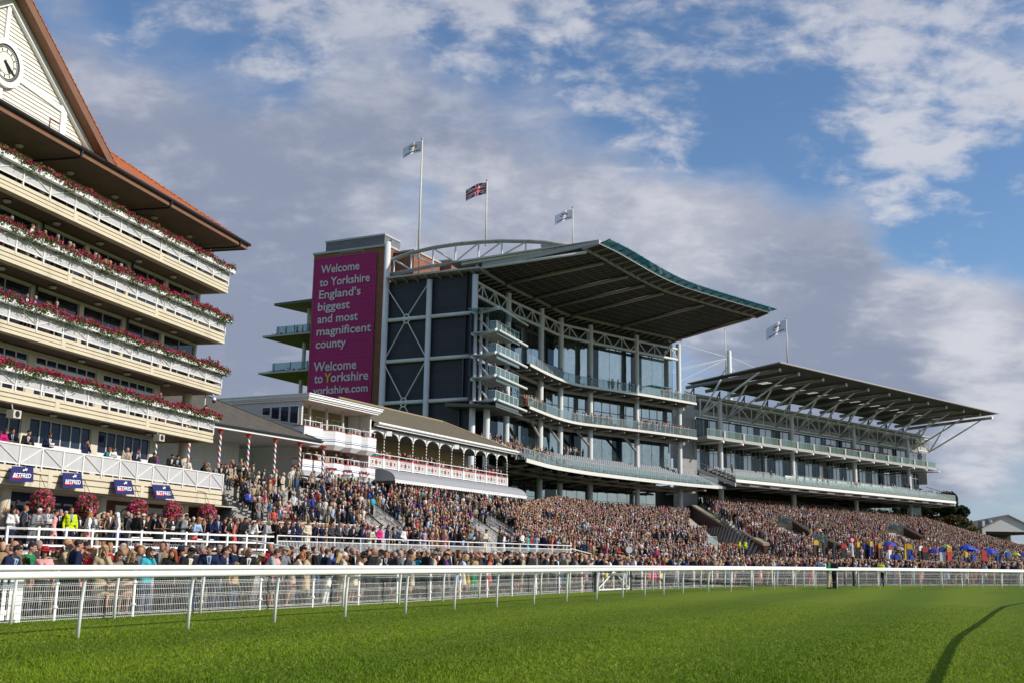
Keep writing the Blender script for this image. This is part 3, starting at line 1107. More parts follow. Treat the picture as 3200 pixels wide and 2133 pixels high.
# ================================================================== OLD SHED WITH BARBER POLES
W = FR(-16.4, 88.0, 26.6)
SLATE = mat_rows('slate', 26.6, ((0.115, 0.10, 0.085), (0.095, 0.083, 0.07), (0.15, 0.13, 0.085)), 0.45, 0.22, 0.02, (0.06, 0.052, 0.045), bumps=0.8, slope=1.6)
SLATEG = mat_rows('mossy_slate', 26.6, ((0.165, 0.138, 0.098), (0.135, 0.114, 0.082), (0.18, 0.155, 0.095)), 0.45, 0.22, 0.02, (0.09, 0.075, 0.05), bumps=0.8, slope=1.6)
WBOARD = mat_rows('white_boarding', 26.6, ((0.66, 0.65, 0.63), (0.63, 0.62, 0.60), (0.56, 0.54, 0.51)), 60.0, 0.16, 0.012, (0.42, 0.41, 0.39), bumps=0.25)
shed = thing('shed', 'old open-fronted stand with dark slate roof on red, white and blue striped poles', 'stand', W(-8, 0, 6.5))
SN = 2.3          # eave line
roof = MB()
eL, eR = -34.0, -1.35
rg = lambda s: W(s, -6.3, 13.75)
for dz in (0.0,):
 roof.poly([W(eL, SN, 10.28), W(eR, SN, 10.28), rg(-5.2), rg(eL)])
 roof.poly([W(eR, SN, 10.28), W(eR, -12.0, 10.28), rg(-5.2)])
 roof.poly([W(eR, -12, 10.28), W(eL, -12, 10.28), rg(eL), rg(-5.2)])
roof.build('slate_roof', SLATE, shed)
MB().path([W(eR, SN, 10.3), rg(-5.2), rg(eL)], 0.1, 6).build('ridge_tiles', mat('lead', (0.09, 0.085, 0.08), 0.7), shed)
MB().fb(W, eL, eR, SN - 0.02, SN - 0.10, 10.0, 10.26).build('eaves_board', WHITE, shed)
MB().tube(W(eL, SN + 0.07, 10.24), W(eR + 0.1, SN + 0.07, 10.24), 0.09, 8).build('gutter', BLACKM, shed)
MB().fb(W, eL, eR, SN - 0.11, -11.9, 9.95, 10.0).build('ceiling', mat('white_ceiling', (0.46, 0.45, 0.43), 0.7), shed)
RED = mat('stripe_red', (0.50, 0.05, 0.03), 0.45)
BLUE = mat('stripe_blue', (0.022, 0.06, 0.16), 0.45)


def barber(c, z0, z1, r=0.10, turns=1.0, cols=(0, 1, 0, 2), pitch=0.8, seg=16):
 """pole with helical stripes"""
 mb = MB()
 nz = int((z1 - z0) / 0.045)
 for i in range(nz + 1):
  z = z0 + (z1 - z0) * i / nz
  for k in range(seg):
   a = 2 * math.pi * k / seg - 2 * math.pi * (z - z0) / pitch
   mb.v.append((c[0] + r * math.cos(a), c[1] + r * math.sin(a), z))
 n = len(cols)
 for i in range(nz):
  for k in range(seg):
   k2 = (k + 1) % seg
   mb.f.append((i * seg + k, i * seg + k2, (i + 1) * seg + k2, (i + 1) * seg + k))
   mb.m.append(cols[int(k * n / seg)])
 return mb


for k in range(7):
 s = 0.35 - 0.9 - 3.02 * k
 if s < -20:
  break
 c = W(s, 1.95, 0)
 po = barber(c, 6.45, 9.75).build('striped_pole', [WHITE, RED, BLUE], shed, smooth=True)
 MB().lathe((c[0], c[1], 9.68), [(0.10, 0), (0.14, 0.05), (0.16, 0.16), (0.28, 0.26), (0.28, 0.32)], 14).build('capital', RED, po)
bw = MB()
bw.fb(W, -30, -4.1, -3.6, -3.8, 6.4, 9.95)
bw.build('back_wall', WBOARD, shed)
for s0, s1, kind in ((-13.5, -11.6, 'w'), (-11.4, -9.6, 'w'), (-9.4, -8.0, 'd'), (-7.8, -6.4, 'w'), (-6.3, -4.8, 'w')):
 window(W, s0, s1, 7.75 if kind == 'w' else 6.5, 9.6, -3.58, shed, 3, transom=None if kind == 'w' else 8.3, glass=PANEB, name='window' if kind == 'w' else 'door')
t = thing('room_sign', 'white press room sign on the wall behind the leaning spectators', 'sign', W(-13.0, -3.3, 7.2))
MB().fb(W, -15.4, -12.3, -3.42, -3.5, 7.05, 7.72).build('board', mat('room_white', (0.62, 0.64, 0.66), 0.6), t)
tx = MB()
letters(tx, W, -15.1, -3.41, 7.16, 'PRESS ROOM', 0.36, bold=0.006, width=2.5)
tx.build('lettering', mat('room_blue', (0.02, 0.10, 0.25), 0.6), t)
MB().fb(W, -15.2, -12.5, -3.405, -3.415, 7.52, 7.60).build('blue_line', mat('room_blue'), t)

# ================================================================== WHITE STAND WITH BAYS AND VERANDA
ws = thing('veranda_stand', 'old white stand with stepped bays, fretwork veranda, grey awning and mossy slate roof', 'grandstand', W(12, -6, 6.0))
BAYW = mat_rows('bay_white', 26.6, ((0.80, 0.79, 0.77), (0.78, 0.77, 0.75), (0.72, 0.70, 0.67)), 60.0, 0.26, 0.012, (0.55, 0.54, 0.52), bumps=0.2)
GREYW = mat('shade_white', (0.60, 0.60, 0.59), 0.6, nz=(0.8, 0.06))
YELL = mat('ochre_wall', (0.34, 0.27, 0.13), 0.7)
b = MB()
b.fb(W, -1.10, -0.9, 0.0, -14.0, 5.0, 13.74)
b.build('side_wall', WBOARD, ws)
for k in range(4):
 window_n0 = -0.25 - 0.95 * k
 f = MB()
 top, bot = 13.3, 11.75 + (0.0, 0.15, 0.4, 0.75)[k]
 n0, n1 = window_n0, window_n0 - 0.88
 f.hexa([W(-1.17, n0, bot), W(-1.17, n1, bot + 0.1), W(-1.1, n1, bot + 0.1), W(-1.1, n0, bot), W(-1.17, n0, top), W(-1.17, n1, top), W(-1.1, n1, top), W(-1.1, n0, top)])
 fo = f.build('window', WINF, ws)
 MB().quad(W(-1.18, n0 - 0.06, bot + 0.08), W(-1.18, n1 + 0.06, bot + 0.18), W(-1.18, n1 + 0.06, top - 0.07), W(-1.18, n0 - 0.06, top - 0.07)).build('pane', PANEB, fo)
b = MB()
for k, (o, z0, z1) in enumerate(((0.0, 13.66, 13.80), (0.12, 13.80, 13.93), (0.24, 13.93, 14.12), (0.32, 14.12, 14.20))):
 b.fb(W, -1.25 - o, 8.95 + o, 0.75 + o, -14.0 - o, z0 + 0.001 * k, z1)
b.build('flat_roof', WHITE, ws)
MB().fb(W, -0.6, 8.4, 0.2, -13.6, 14.2, 14.34).build('roof_felt', DARK, ws)
b = MB()
b.fb(W, -0.9, 8.8, -2.4, -2.6, 5.0, 13.66)
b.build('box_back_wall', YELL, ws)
for z in (10.35, 7.85):
 MB().fb(W, -0.89, 8.75, 0.0, -2.39, z, z + 0.2).build('box_floor', GREYW, ws)
for s in (1.3, 3.65, 6.0, 8.72):
 for z0, z1 in ((10.55, 13.66), (8.05, 10.35), (5.5, 7.85)):
  wide = 0.08 if s < 8 else 0.12
  MB().fb(W, s - wide, s + wide, -0.35, -2.38, z0, z0 + 0.9).fb(W, s - wide, s + wide, -0.9, -1.1, z0 + 0.9, z1).build('box_partition', GREYW, ws)
for z0, z1 in ((10.55, 13.6), (8.05, 10.3)):
 for k in range(4):
  window(W, -0.7 + 2.35 * k, 1.2 + 2.35 * k, z0, z1 - 0.5, -2.36, ws, 2, glass=PANEB)
BSEG = [(-2.05, 1.25), (1.25, 3.62), (3.62, 6.0), (6.0, 8.32)]
RL = mat('line_red', (0.42, 0.03, 0.03), 0.5)
BL = mat('line_blue', (0.03, 0.06, 0.22), 0.5)


def bayshape(s0, s1, out=1.15, first=False):
 a = s0 + (0.9 if first else 0.55)
 c = s1 - 0.55 if not first else s1 - 0.75
 return [(s0, 0.02), (s0 + (0.15 if first else 0.05), out * (0.35 if not first else 0.9)), (c, out), (s1 - 0.02, out * 0.25), (s1 - 0.02, 0.02)] if not first else \
  [(s0, 0.02), (s0, out * 0.95), (s1 - 0.9, out), (s1 - 0.03, out * 0.3), (s1 - 0.03, 0.02)]


for lvl, (zb, zt) in enumerate(((10.35, 11.55), (8.02, 8.92))):
 for k, (s0, s1) in enumerate(BSEG):
  sh = bayshape(s0, s1, first=(k == 0))
  if k:
   sh = [(s0 + 0.02, 0.02), (s0 + 0.02, 0.35), (s0 + 0.85, 1.15), (s1 - 0.02, 1.05), (s1 - 0.02, 0.02)]
  P = [W(s, n, 0)[:2] for s, n in sh]
  cx = sum(p[0] for p in P) / len(P)
  cy = sum(p[1] for p in P) / len(P)
  gro = lambda q: [((p[0] - cx) * q + cx, (p[1] - cy) * q + cy) for p in P]
  bo = MB().plan(P, zb, zt - 0.05).build('bay', BAYW, ws)
  MB().plan(gro(1.03), zt - 0.05, zt).build('red_capping', RL, bo)
  MB().plan(gro(1.012), zb + 0.26, zb + 0.32).plan(gro(1.012), zb + 0.42, zb + 0.45).build('blue_band', BL, bo)
  G1, G2 = gro(1.05), gro(0.62)
  MB().prism([(p[0], p[1], zb - 0.38) for p in G2], [(p[0], p[1], zb) for p in G1]).build('bay_foot', GREYW, bo)
  r = MB()
  front = [W(s, n - 0.12, 0) for s, n in sh[1:4]]
  for p, q in zip(front[:-1], front[1:]):
   r.tube((p[0], p[1], zt + 0.42), (q[0], q[1], zt + 0.42), 0.035, 6)
   for t_ in (0.1, 0.5, 0.9):
    m_ = lerp(p, q, t_)
    r.tube((m_[0], m_[1], zt), (m_[0], m_[1], zt + 0.42), 0.022, 5)
  r.build('bay_rail', WHITE, bo)
  if lvl == 1 and k:
   c0 = W(s0 + 0.15, 1.15, zb + 0.25)
   t = thing('window_box', 'small box of red and pink flowers below the %s lower white bay' % ('second', 'third', 'fourth')[k - 1], 'flower box', c0, 'flower boxes on the white bays')
   MB().fb(W, s0 - 0.1, s0 + 0.9, 0.95, 1.25, zb + 0.05, zb + 0.25).build('box', GREYW, t)
   q = np.stack([NR.uniform(s0 - 0.15, s0 + 0.95, 120), NR.uniform(0.9, 1.35, 120), zb + 0.3 + NR.normal(0, 0.08, 120)], 1)
   cards([W(*p) for p in q], 0.14, petalcols(120, [(0.5, 0.02, 0.08), (0.55, 0.05, 0.15), (0.1, 0.12, 0.03), (0.45, 0.02, 0.05)]), 'flowers', PETAL, t)
b = MB()
for k in range(4):
 s0 = -1.9 + 2.5 * k
 b.hexa([W(s0, 1.5, 7.25 - 0.02 * k), W(s0 + 2.7, 1.5, 7.25 - 0.02 * k), W(s0 + 2.7, -0.2, 7.62), W(s0, -0.2, 7.62), W(s0, 1.5, 7.33 - 0.02 * k), W(s0 + 2.7, 1.5, 7.33 - 0.02 * k), W(s0 + 2.7, -0.2, 7.7), W(s0, -0.2, 7.7)])
b.build('canopy', GREYW, ws)
for k in range(4):
 MB().fb(W, -1.4 + 2.5 * k, 0.6 + 2.5 * k, 0.9, 0.75, 7.08, 7.16).build('strip_light', WHITE, ws)
for s in (1.25, 4.7, 8.2):
 MB().lathe(W(s, 0.2, 0), [(0.09, 6.0), (0.09, 7.5)], 10).build('post', WHITE, ws)
for k in range(5):
 window(W, -0.8 + 1.9 * k, 1.0 + 1.9 * k, 6.1, 7.45, -0.5, ws, 3, glass=PANEB)
MB().fb(W, 8.62, 8.82, 0.1, -2.3, 9.0, 13.65).build('box_end_wall', WHITE, ws)

# ---- veranda
rv = MB()
G0, G1 = 8.96, 37.2
rv.poly([W(G0 - 0.1, 0.62, 13.02), W(G1, 0.62, 13.02), W(31.8, -6.0, 16.0), W(12.2, -6.0, 16.0), W(G0 - 0.1, -4.0, 15.1)])
rv.poly([W(G1, 0.62, 13.02), W(G1, -12.6, 13.02), W(31.8, -6.0, 16.0)])
rv.poly([W(G1, -12.6, 13.02), W(G0, -12.6, 13.02), W(12.2, -6.0, 16.0), W(31.8, -6, 16.0)])
rv.build('slate_roof', SLATEG, ws)
rt_ = MB()
rt_.path([W(12.2, -6.0, 16.04), W(31.8, -6.0, 16.04), W(G1, 0.62, 13.08)], 0.11, 6)
rt_.build('ridge_tiles', mat('ridge_tan', (0.30, 0.23, 0.13), 0.8), ws)
gt = MB()
gt.fb(W, G0, G1, 0.60, 0.30, 12.72, 13.0)
gt.tube(W(G0, 0.72, 12.98), W(G1 + 0.1, 0.72, 12.98), 0.12, 8)
gt.tube(W(G1, 0.72, 12.98), W(G1, -6, 12.98), 0.10, 8)
gt.build('gutter', WHITE, ws)
MB().tube(W(G1 - 0.2, 0.7, 12.9), W(G1 + 0.1, 0.35, 12.2), 0.08, 6).build('down_pipe', WHITE, ws)
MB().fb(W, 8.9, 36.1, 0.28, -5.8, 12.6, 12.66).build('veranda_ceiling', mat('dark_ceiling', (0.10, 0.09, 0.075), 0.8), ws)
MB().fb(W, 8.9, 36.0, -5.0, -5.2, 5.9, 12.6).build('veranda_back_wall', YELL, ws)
MB().fb(W, 8.83, 36.1, 0.0, -4.99, 8.95, 9.12).build('veranda_floor', GREYW, ws)
CS = [11.1 + 2.473 * k for k in range(11)]
PLUM = mat('stripe_plum', (0.10, 0.025, 0.03), 0.5)
for k, s in enumerate(CS):
 c = W(s, 0.02, 0)
 barber(c, 9.1, 12.1, 0.062, cols=(0, 1), pitch=0.30, seg=10).build('twisted_column', [WHITE, PLUM], ws, smooth=True)
 MB().fb(W, s - 0.13, s + 0.13, 0.10, -0.06, 9.14, 10.05).build('pedestal', WHITE, ws)
for s0, s1 in zip([8.75] + CS[:-1], CS):
 r = (s1 - s0) / 2 - 0.05
 c = (s0 + s1) / 2
 b = MB()
 N = 14
 for i in range(N):
  a0, a1 = math.pi * i / N, math.pi * (i + 1) / N
  p0 = (c + r * math.cos(a0), 11.85 + 0.52 * r * math.sin(a0))
  p1 = (c + r * math.cos(a1), 11.85 + 0.52 * r * math.sin(a1))
  zt_ = 12.6
  hole = i in (1, 3, 5, 8, 10, 12)
  if not hole:
   b.ext(W, [p0, (p0[0], zt_), (p1[0], zt_), p1], 0.02, 0.06)
  else:
   h = zt_ - max(p0[1], p1[1])
   b.ext(W, [p0, (p0[0], p0[1] + 0.14), (p1[0], p1[1] + 0.14), p1], 0.02, 0.06)
   b.ext(W, [(p0[0], zt_ - h * 0.35), (p0[0], zt_), (p1[0], zt_), (p1[0], zt_ - h * 0.35)], 0.02, 0.06)
 ao = b.build('fretwork_arch', WHITE, ws)
 b = MB()
 for i in range(N):
  a0, a1 = math.pi * i / N, math.pi * (i + 1) / N
  b.tube(W(c + r * math.cos(a0), 0.04, 11.85 + 0.52 * r * math.sin(a0)), W(c + r * math.cos(a1), 0.04, 11.85 + 0.52 * r * math.sin(a1)), 0.05, 5)
 b.build('arch_moulding', WHITE, ao)
for s0, s1 in zip([8.75] + CS[:-1], CS):
 a, c = s0 + 0.14, s1 - 0.14
 b = MB()
 zl, zh = 9.25, 10.02
 b.fb(W, a, c, 0.06, 0.0, zl - 0.06, zl)
 b.fb(W, a, c, 0.06, 0.0, zh - 0.04, zh)
 n_ = 12
 w = (c - a) / n_
 for i in range(n_):
  u = a + w * i
  for zz in (0, 1, 2, 3):
   z0 = zl + (zh - 0.04 - zl) * zz / 4
   z1 = zl + (zh - 0.04 - zl) * (zz + 1) / 4
   b.hexa([W(u, 0.015, z0), W(u + 0.055, 0.015, z0), W(u + 0.055, 0.045, z0), W(u, 0.045, z0), W(u + w - 0.055, 0.015, z1), W(u + w, 0.015, z1), W(u + w, 0.045, z1), W(u + w - 0.055, 0.045, z1)])
   b.hexa([W(u + w - 0.055, 0.012, z0), W(u + w, 0.012, z0), W(u + w, 0.042, z0), W(u + w - 0.055, 0.042, z0), W(u, 0.012, z1), W(u + 0.055, 0.012, z1), W(u + 0.055, 0.042, z1), W(u, 0.042, z1)])
 po = b.build('lattice_panel', WHITE, ws)
 MB().fb(W, a - 0.02, c + 0.02, 0.10, -0.03, zh + 0.002, zh + 0.10).build('red_rail', RL, po)
 rd = MB()
 m_ = (a + c) / 2
 for q in (-0.62, 0.0, 0.62):
  rr = 0.20 if q == 0 else 0.11
  rd.ext(W, [(m_ + q + rr, (zl + zh) / 2), (m_ + q, (zl + zh) / 2 + rr * 1.3), (m_ + q - rr, (zl + zh) / 2), (m_ + q, (zl + zh) / 2 - rr * 1.3)], 0.047, 0.06)
 rd.build('red_diamond', mat('diamond_red', (0.30, 0.05, 0.04), 0.5), po)
hr = MB().tube(W(8.8, 0.1, 10.38), W(35.9, 0.1, 10.38), 0.04, 6)
for s in CS + [8.8]:
 hr.tube(W(s, 0.1, 10.1), W(s, 0.1, 10.38), 0.025, 5)
hr.build('hand_rail', WHITE, ws)
AW = mat('awning_cloth', (0.30, 0.30, 0.315), 0.7, nz=(0.8, 0.08), bump=(3, 0.2))
row = lambda s0, s1: [[W(s0 + (s1 - s0) * 0, n, z) for n, z in AP], [W(s1, n, z) for n, z in AP]]
AP = [(0.14 + 2.5 * math.sin(t), 7.9 + 1.12 * math.cos(t) ** 0.8) if t < 1.57 else (2.64, 7.9) for t in [1.57 * i / 9 for i in range(10)]]
aw = MB()
aw.strip(*row(9.1, 35.5))
q = [W(8.9, 0.14, 7.9)] + [W(9.1, n, z) for n, z in AP]
aw.poly(q)
q = [W(35.5, n, z) for n, z in AP] + [W(35.5, 0.14, 7.9)]
aw.poly(q)
awo = aw.build('awning', AW, ws, smooth=False)
vl = MB()
k = 0
s = 9.1
while s < 35.4:
 vl.fb(W, s, s + 0.22, 2.66, 2.645, 7.70 + (0.05 if k % 2 else 0), 7.92)
 s += 0.24
 k += 1
vl.build('valance', WHITE, awo)
MB().tube(W(9.0, 2.65, 7.95), W(35.6, 2.65, 7.95), 0.05, 6).build('awning_bar', WHITE, awo)
for s in [9.4 + 2.47 * k for k in range(11)]:
 c = W(s, 0.5, 0)
 barber(c, 5.9, 7.9, 0.09, cols=(0, 1), pitch=0.34, seg=10).build('striped_post', [WHITE, PLUM], ws, smooth=True)
for k in range(9):
 window(W, 9.5 + 2.9 * k, 11.7 + 2.9 * k, 6.0, 8.2, -2.9, ws, 3, glass=PANEB)
MB().fb(W, 8.83, 36.0, -3.0, -3.2, 5.9, 8.94).build('ground_wall', GREYW, ws)
for i, s in enumerate((11.0, 23.4)):
 c = W(s, 0.6, 12.25)
 t = thing('floodlight', ('square white floodlight on the first veranda column', 'square white floodlight midway along the veranda arches')[i], 'floodlight', c)
 MB().box((c[0], c[1], c[2]), 0.5, 0.12, 0.42, rot=0.4).build('housing', WHITE, t)
 MB().tube(c, (c[0] - 0.2, c[1] + 0.3, c[2] + 0.25), 0.03, 5).build('bracket', STEELG, t)
hs = thing('white_house', 'pale rendered building with a flat dark roof edge behind the slate roof', 'building', W(-2.5, -14, 10))
b = MB().fb(W, -5.0, 2.5, -14.3, -22.0, 9.0, 15.9)
b.build('wall', mat('render', (0.60, 0.61, 0.62), 0.8), hs)
MB().fb(W, -5.3, 2.8, -14.1, -22.2, 15.9, 16.12).fb(W, -5.15, 2.65, -14.2, -22.1, 15.7, 15.89).build('cornice', WHITE, hs)
MB().fb(W, -4.0, 1.5, -14.8, -21.4, 16.12, 16.65).build('roof_block', DARK, hs)
window(W, -4.2, -2.9, 13.6, 14.9, -14.28, hs, 2, glass=PANEB)
# ================================================================== GLASS STAND (concave, tall)
KE = FR(-4.84, 137.9, 116.2)
gs = thing('glass_stand', 'tall concave glass grandstand with wide dark cantilever roof and white columns', 'grandstand', (4, 165, 8.3))
PANEL = mat_rows('dark_panel', 116.2, ((0.040, 0.043, 0.052), (0.034, 0.037, 0.045), (0.03, 0.032, 0.038)), 3.45, 1.4, 0.012, (0.012, 0.013, 0.016), rough=0.45, offset_=0.0, bumps=0.5, amt=0.5)
GLM = mat_glass('mirror_glass', (0.60, 0.65, 0.63), 0.62, rough=0.02, body=(0.012, 0.02, 0.022), wob=0.10)
GLD = mat_glass('dark_glass', (0.34, 0.40, 0.43), 0.10, rough=0.02, body=(0.010, 0.014, 0.016), wob=0.08)
GBAL = mat_clear('balustrade_glass', (0.66, 0.80, 0.80), (0.30, 0.38, 0.38), 0.24, 0.015)
GTEAL = mat_clear('teal_glass', (0.15, 0.52, 0.60), (0.05, 0.32, 0.40), 0.55, 0.03)
GBOX = mat_clear('box_glass', (0.55, 0.72, 0.72), (0.30, 0.42, 0.42), 0.30, 0.07)
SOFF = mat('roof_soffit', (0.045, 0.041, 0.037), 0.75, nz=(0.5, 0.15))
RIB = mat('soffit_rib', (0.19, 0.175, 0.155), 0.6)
BEAM = mat('buff_beam', (0.30, 0.28, 0.24), 0.5, nz=(0.8, 0.1))
EDGE = mat('deck_edge', (0.66, 0.64, 0.58), 0.5, nz=(0.6, 0.06))
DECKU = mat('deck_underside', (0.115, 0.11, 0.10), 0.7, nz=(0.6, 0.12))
MULL = mat('mullion_grey', (0.10, 0.11, 0.115), 0.4)

CP = [(-4.84, 137.9), (-0.6, 147.7), (4.3, 157.0), (7.5, 163.2), (12.4, 168.1), (20.5, 175.4), (28.5, 182.3)]
colL = Line([CP[0], CP[1], CP[2]] + smooth_line(CP[2:5], 12)[1:] + CP[5:])

MB().fb(KE, -13.9, -0.05, -0.3, -0.7, 8.3, 38.0).build('end_wall', PANEL, gs)
MB().fb(KE, -13.9, -0.1, -3.2, -3.4, 8.3, 20.5).build('end_wall_recess', DARK, gs)
for s, z0, z1, r in ((0.0, 8.3, 37.6, 0.40), (-6.92, 8.3, 37.6, 0.38), (-13.76, 8.3, 43.6, 0.42)):
 c = KE(s, 0.2, 0)
 MB().lathe((c[0], c[1], 0), [(r, z0), (r, z1), (r * 0.8, z1 + 0.02)], 20).build('end_column', STEELW, gs, smooth=True)
for z in (32.54, 26.9, 21.3):
 for a, c in ((-13.4, -7.28), (-6.55, -0.38)):
  MB().tube(KE(a, 0.2, z), KE(c, 0.2, z), 0.26, 14).build('end_beam', STEELW, gs, smooth=True)
for zc, corners in ((32.54, (36.9, 27.3)), (21.3, (26.5, 16.0))):
 ring = MB()
 for k in range(20):
  a0, a1 = 2 * math.pi * k / 20, 2 * math.pi * (k + 1) / 20
  ring.tube(KE(-10.34 + 0.45 * math.cos(a0), 0.25, zc + 0.6 * math.sin(a0)), KE(-10.34 + 0.45 * math.cos(a1), 0.25, zc + 0.6 * math.sin(a1)), 0.10, 6)
 ro = ring.build('brace_ring', STEELW, gs)
 for sx in (-13.45, -7.2):
  for zz in corners:
   d = np.array([sx + 10.34, zz - zc])
   d = d / np.linalg.norm(d)
   MB().tube(KE(-10.34 + d[0] * 0.5, 0.3, zc + d[1] * 0.6), KE(sx, 0.3, zz), 0.075, 6).build('brace_rod', STEELW, ro)
MB().hexa([KE(-13.3, 1.1, 38.18), KE(1.0, 1.1, 38.18), KE(1.0, -1.6, 38.18), KE(-13.3, -1.6, 38.18), KE(-13.3, 1.1, 38.42), KE(1.0, 1.1, 38.42), KE(1.0, -1.6, 38.42), KE(-13.3, -1.6, 38.42)]).build('end_eave', STEELG, gs)
for k in range(8):
 s = -12.4 + 1.72 * k
 MB().hexa([KE(s - 0.1, 0.9, 38.0), KE(s + 0.1, 0.9, 38.0), KE(s + 0.1, -0.28, 37.6), KE(s - 0.1, -0.28, 37.6), KE(s - 0.1, 0.9, 38.17), KE(s + 0.1, 0.9, 38.17), KE(s + 0.1, -0.28, 38.17), KE(s - 0.1, -0.28, 38.17)]).build('eave_bracket', BEAM, gs)

TOP = [(-13.3, 41.25), (-10.3, 41.85), (-6.9, 42.2), (-3.45, 42.3), (0.0, 42.2), (3.5, 41.95), (7.0, 41.5), (9.5, 41.1), (13.85, 40.1)]
WEATH = mat('weathered_steel', (0.36, 0.35, 0.32), 0.7, nz=(1.6, 0.3), grime=(1.2, 0.8, (0.12, 0.11, 0.09)))
MB().path([KE(s, -0.4, z) for s, z in [(t[0] - 0.3, t[1]) for t in TOP[:1]] + TOP], 0.27, 12).build('truss_top_chord', WEATH, gs, smooth=True)
MB().path([KE(-13.7, -0.4, 39.15), KE(-6.9, -0.4, 39.65), KE(0, -0.4, 39.8), KE(7, -0.4, 40.0), KE(10, -0.4, 40.02), KE(13.85, -0.4, 40.0)], 0.25, 12).build('truss_bottom_chord', WEATH, gs, smooth=True)
MB().ext(KE, [(9.4, 40.0), (13.8, 40.0), (13.8, 40.2), (9.7, 41.0), (9.1, 40.7)], -0.55, -0.25).build('truss_nose', WEATH, gs)
zt = lambda s: float(np.interp(s, [t[0] for t in TOP], [t[1] for t in TOP]))
zb_ = lambda s: float(np.interp(s, [-13.7, -6.9, 0, 7, 14], [39.15, 39.65, 39.8, 40.0, 40.0]))
vs_ = [-13.06, -10.31, -6.89, -3.45, 0.05, 3.5, 6.95]
for s in vs_:
 MB().tube(KE(s, -0.4, zb_(s)), KE(s, -0.4, zt(s)), 0.13, 8).build('truss_upright', STEELW, gs)
for k, (a, c) in enumerate(zip(vs_[:-1], vs_[1:])):
 p, q = (a, c) if k < 3 else (c, a)
 MB().tube(KE(p, -0.4, zt(p) - 0.1), KE(q, -0.4, zb_(q) + 0.1), 0.12, 8).build('truss_diagonal', STEELW, gs)
for s in (-6.9, -0.1):
 MB().tube(KE(s, -0.4, 38.4), KE(s, -0.4, zb_(s)), 0.2, 8).build('truss_stub', STEELW, gs)
MB().path([KE(-6.9, -1.5, 39.0), KE(0.0, -5.0, 40.4)], 0.18, 8).build('roof_tie', WEATH, gs)

BRICK = mat_rows('tower_brick', 116.2, ((0.34, 0.115, 0.055), (0.24, 0.085, 0.045), (0.15, 0.07, 0.045)), 0.45, 0.15, 0.014, (0.26, 0.20, 0.15), bumps=0.6)
tw = thing('brick_tower', 'brick lift tower behind the big magenta banner', 'tower', KE(-24, -10, 8))
MB().fb(KE, -30.8, -18.0, -6.0, -11.5, 6.0, 45.2).build('wall', BRICK, tw)
MB().fb(KE, -17.99, -14.6, -8.0, -15.8, 6.0, 44.6).build('side_block', BRICK, tw)
MB().fb(KE, -16.6, -12.8, -15.9, -25.0, 6.0, 45.0).build('rear_block', BRICK, tw)
MB().fb(KE, -30.95, -17.85, -5.85, -11.65, 45.2, 45.5).build('coping', STEELG, tw)
MB().fb(KE, -18.0, -14.45, -7.85, -15.89, 44.6, 44.85).fb(KE, -16.6, -12.65, -15.9, -25.1, 45.0, 45.25).build('side_coping', mat('stone_cap', (0.42, 0.40, 0.36), 0.7), tw)
GREYB = mat_rows('grey_block', 116.2, ((0.16, 0.165, 0.175), (0.20, 0.20, 0.21), (0.13, 0.13, 0.14)), 0.9, 0.3, 0.02, (0.1, 0.1, 0.1))
MB().fb(KE, -29.4, -19.0, -6.9, -11.2, 45.5, 47.2).build('plant_room', GREYB, tw)
MB().fb(KE, -29.5, -18.9, -6.8, -11.3, 47.2, 47.45).build('plant_room_coping', STEELG, tw)
window(KE, -26.0, -22.0, 44.4, 45.1, -5.97, tw, 1, glass=GLD, fm=STEELG, name='vent_window')
MB().tube(KE(-14.9, -9, 44.8), KE(-14.9, -9, 46.4), 0.05, 5).build('aerial', STEELG, tw)
bn = thing('banner', 'tall magenta banner with white welcome lettering on the brick tower', 'banner', KE(-25, -5.8, 22))
b = MB()
bs0, bs1, bz0, bz1 = -30.45, -19.55, 21.6, 44.5
MAG = mat('banner_magenta', (0.36, 0.010, 0.125), 0.6, nz=(0.4, 0.12), bump=(0.8, 0.25))
N = 20
for i in range(N):
 for j in range(30):
  f_ = lambda u, v: KE(bs0 + (bs1 - bs0) * u, -5.86 + 0.04 * math.sin(u * 9 + v * 3) * math.sin(v * 11), bz0 + (bz1 - bz0) * v)
  b.quad(f_(i / N, j / 30), f_((i + 1) / N, j / 30), f_((i + 1) / N, (j + 1) / 30), f_(i / N, (j + 1) / 30))
b.build('cloth', MAG, bn, smooth=True)
SEAMM = mat('banner_seam', (0.44, 0.06, 0.22), 0.6)
sm = MB()
for z in np.linspace(bz0 + 2.6, bz1 - 2.4, 8):
 sm.fb(KE, bs0, bs1, -5.79, -5.80, z, z + 0.06)
sm.fb(KE, bs0, bs0 + 0.07, -5.79, -5.80, bz0, bz1).fb(KE, bs1 - 0.07, bs1, -5.79, -5.80, bz0, bz1).fb(KE, bs0, bs1, -5.79, -5.80, bz1 - 0.07, bz1)
sm.build('seams', SEAMM, bn)
BANW = mat('banner_white', (0.62, 0.58, 0.60), 0.6)
for txt, s, z, w, sz in (('Welcome', -29.26, 42.15, 6.84, 1.75), ('to Yorkshire', -29.36, 40.19, 8.84, 1.75), ("England\u2019s", -29.36, 38.33, 7.35, 1.75), ('biggest', -29.46, 36.49, 5.67, 1.75),
       ('and most', -29.41, 34.63, 7.1, 1.75), ('magnificent', -29.45, 32.8, 9.5, 1.75), ('county', -29.51, 30.92, 5.34, 1.75), ('Welcome', -29.67, 27.52, 7.48, 1.95),
       ('orkshire', -26.54, 25.85, 6.47, 1.9), ('to', -29.45, 25.8, 1.51, 1.9), ('yorkshire.com', -29.56, 24.14, 9.47, 1.6)):
 tx = MB()
 letters(tx, KE, s, -5.77, z, txt, sz, bold=0.03, width=w)
 tx.build('lettering', BANW, bn)
tx = MB()
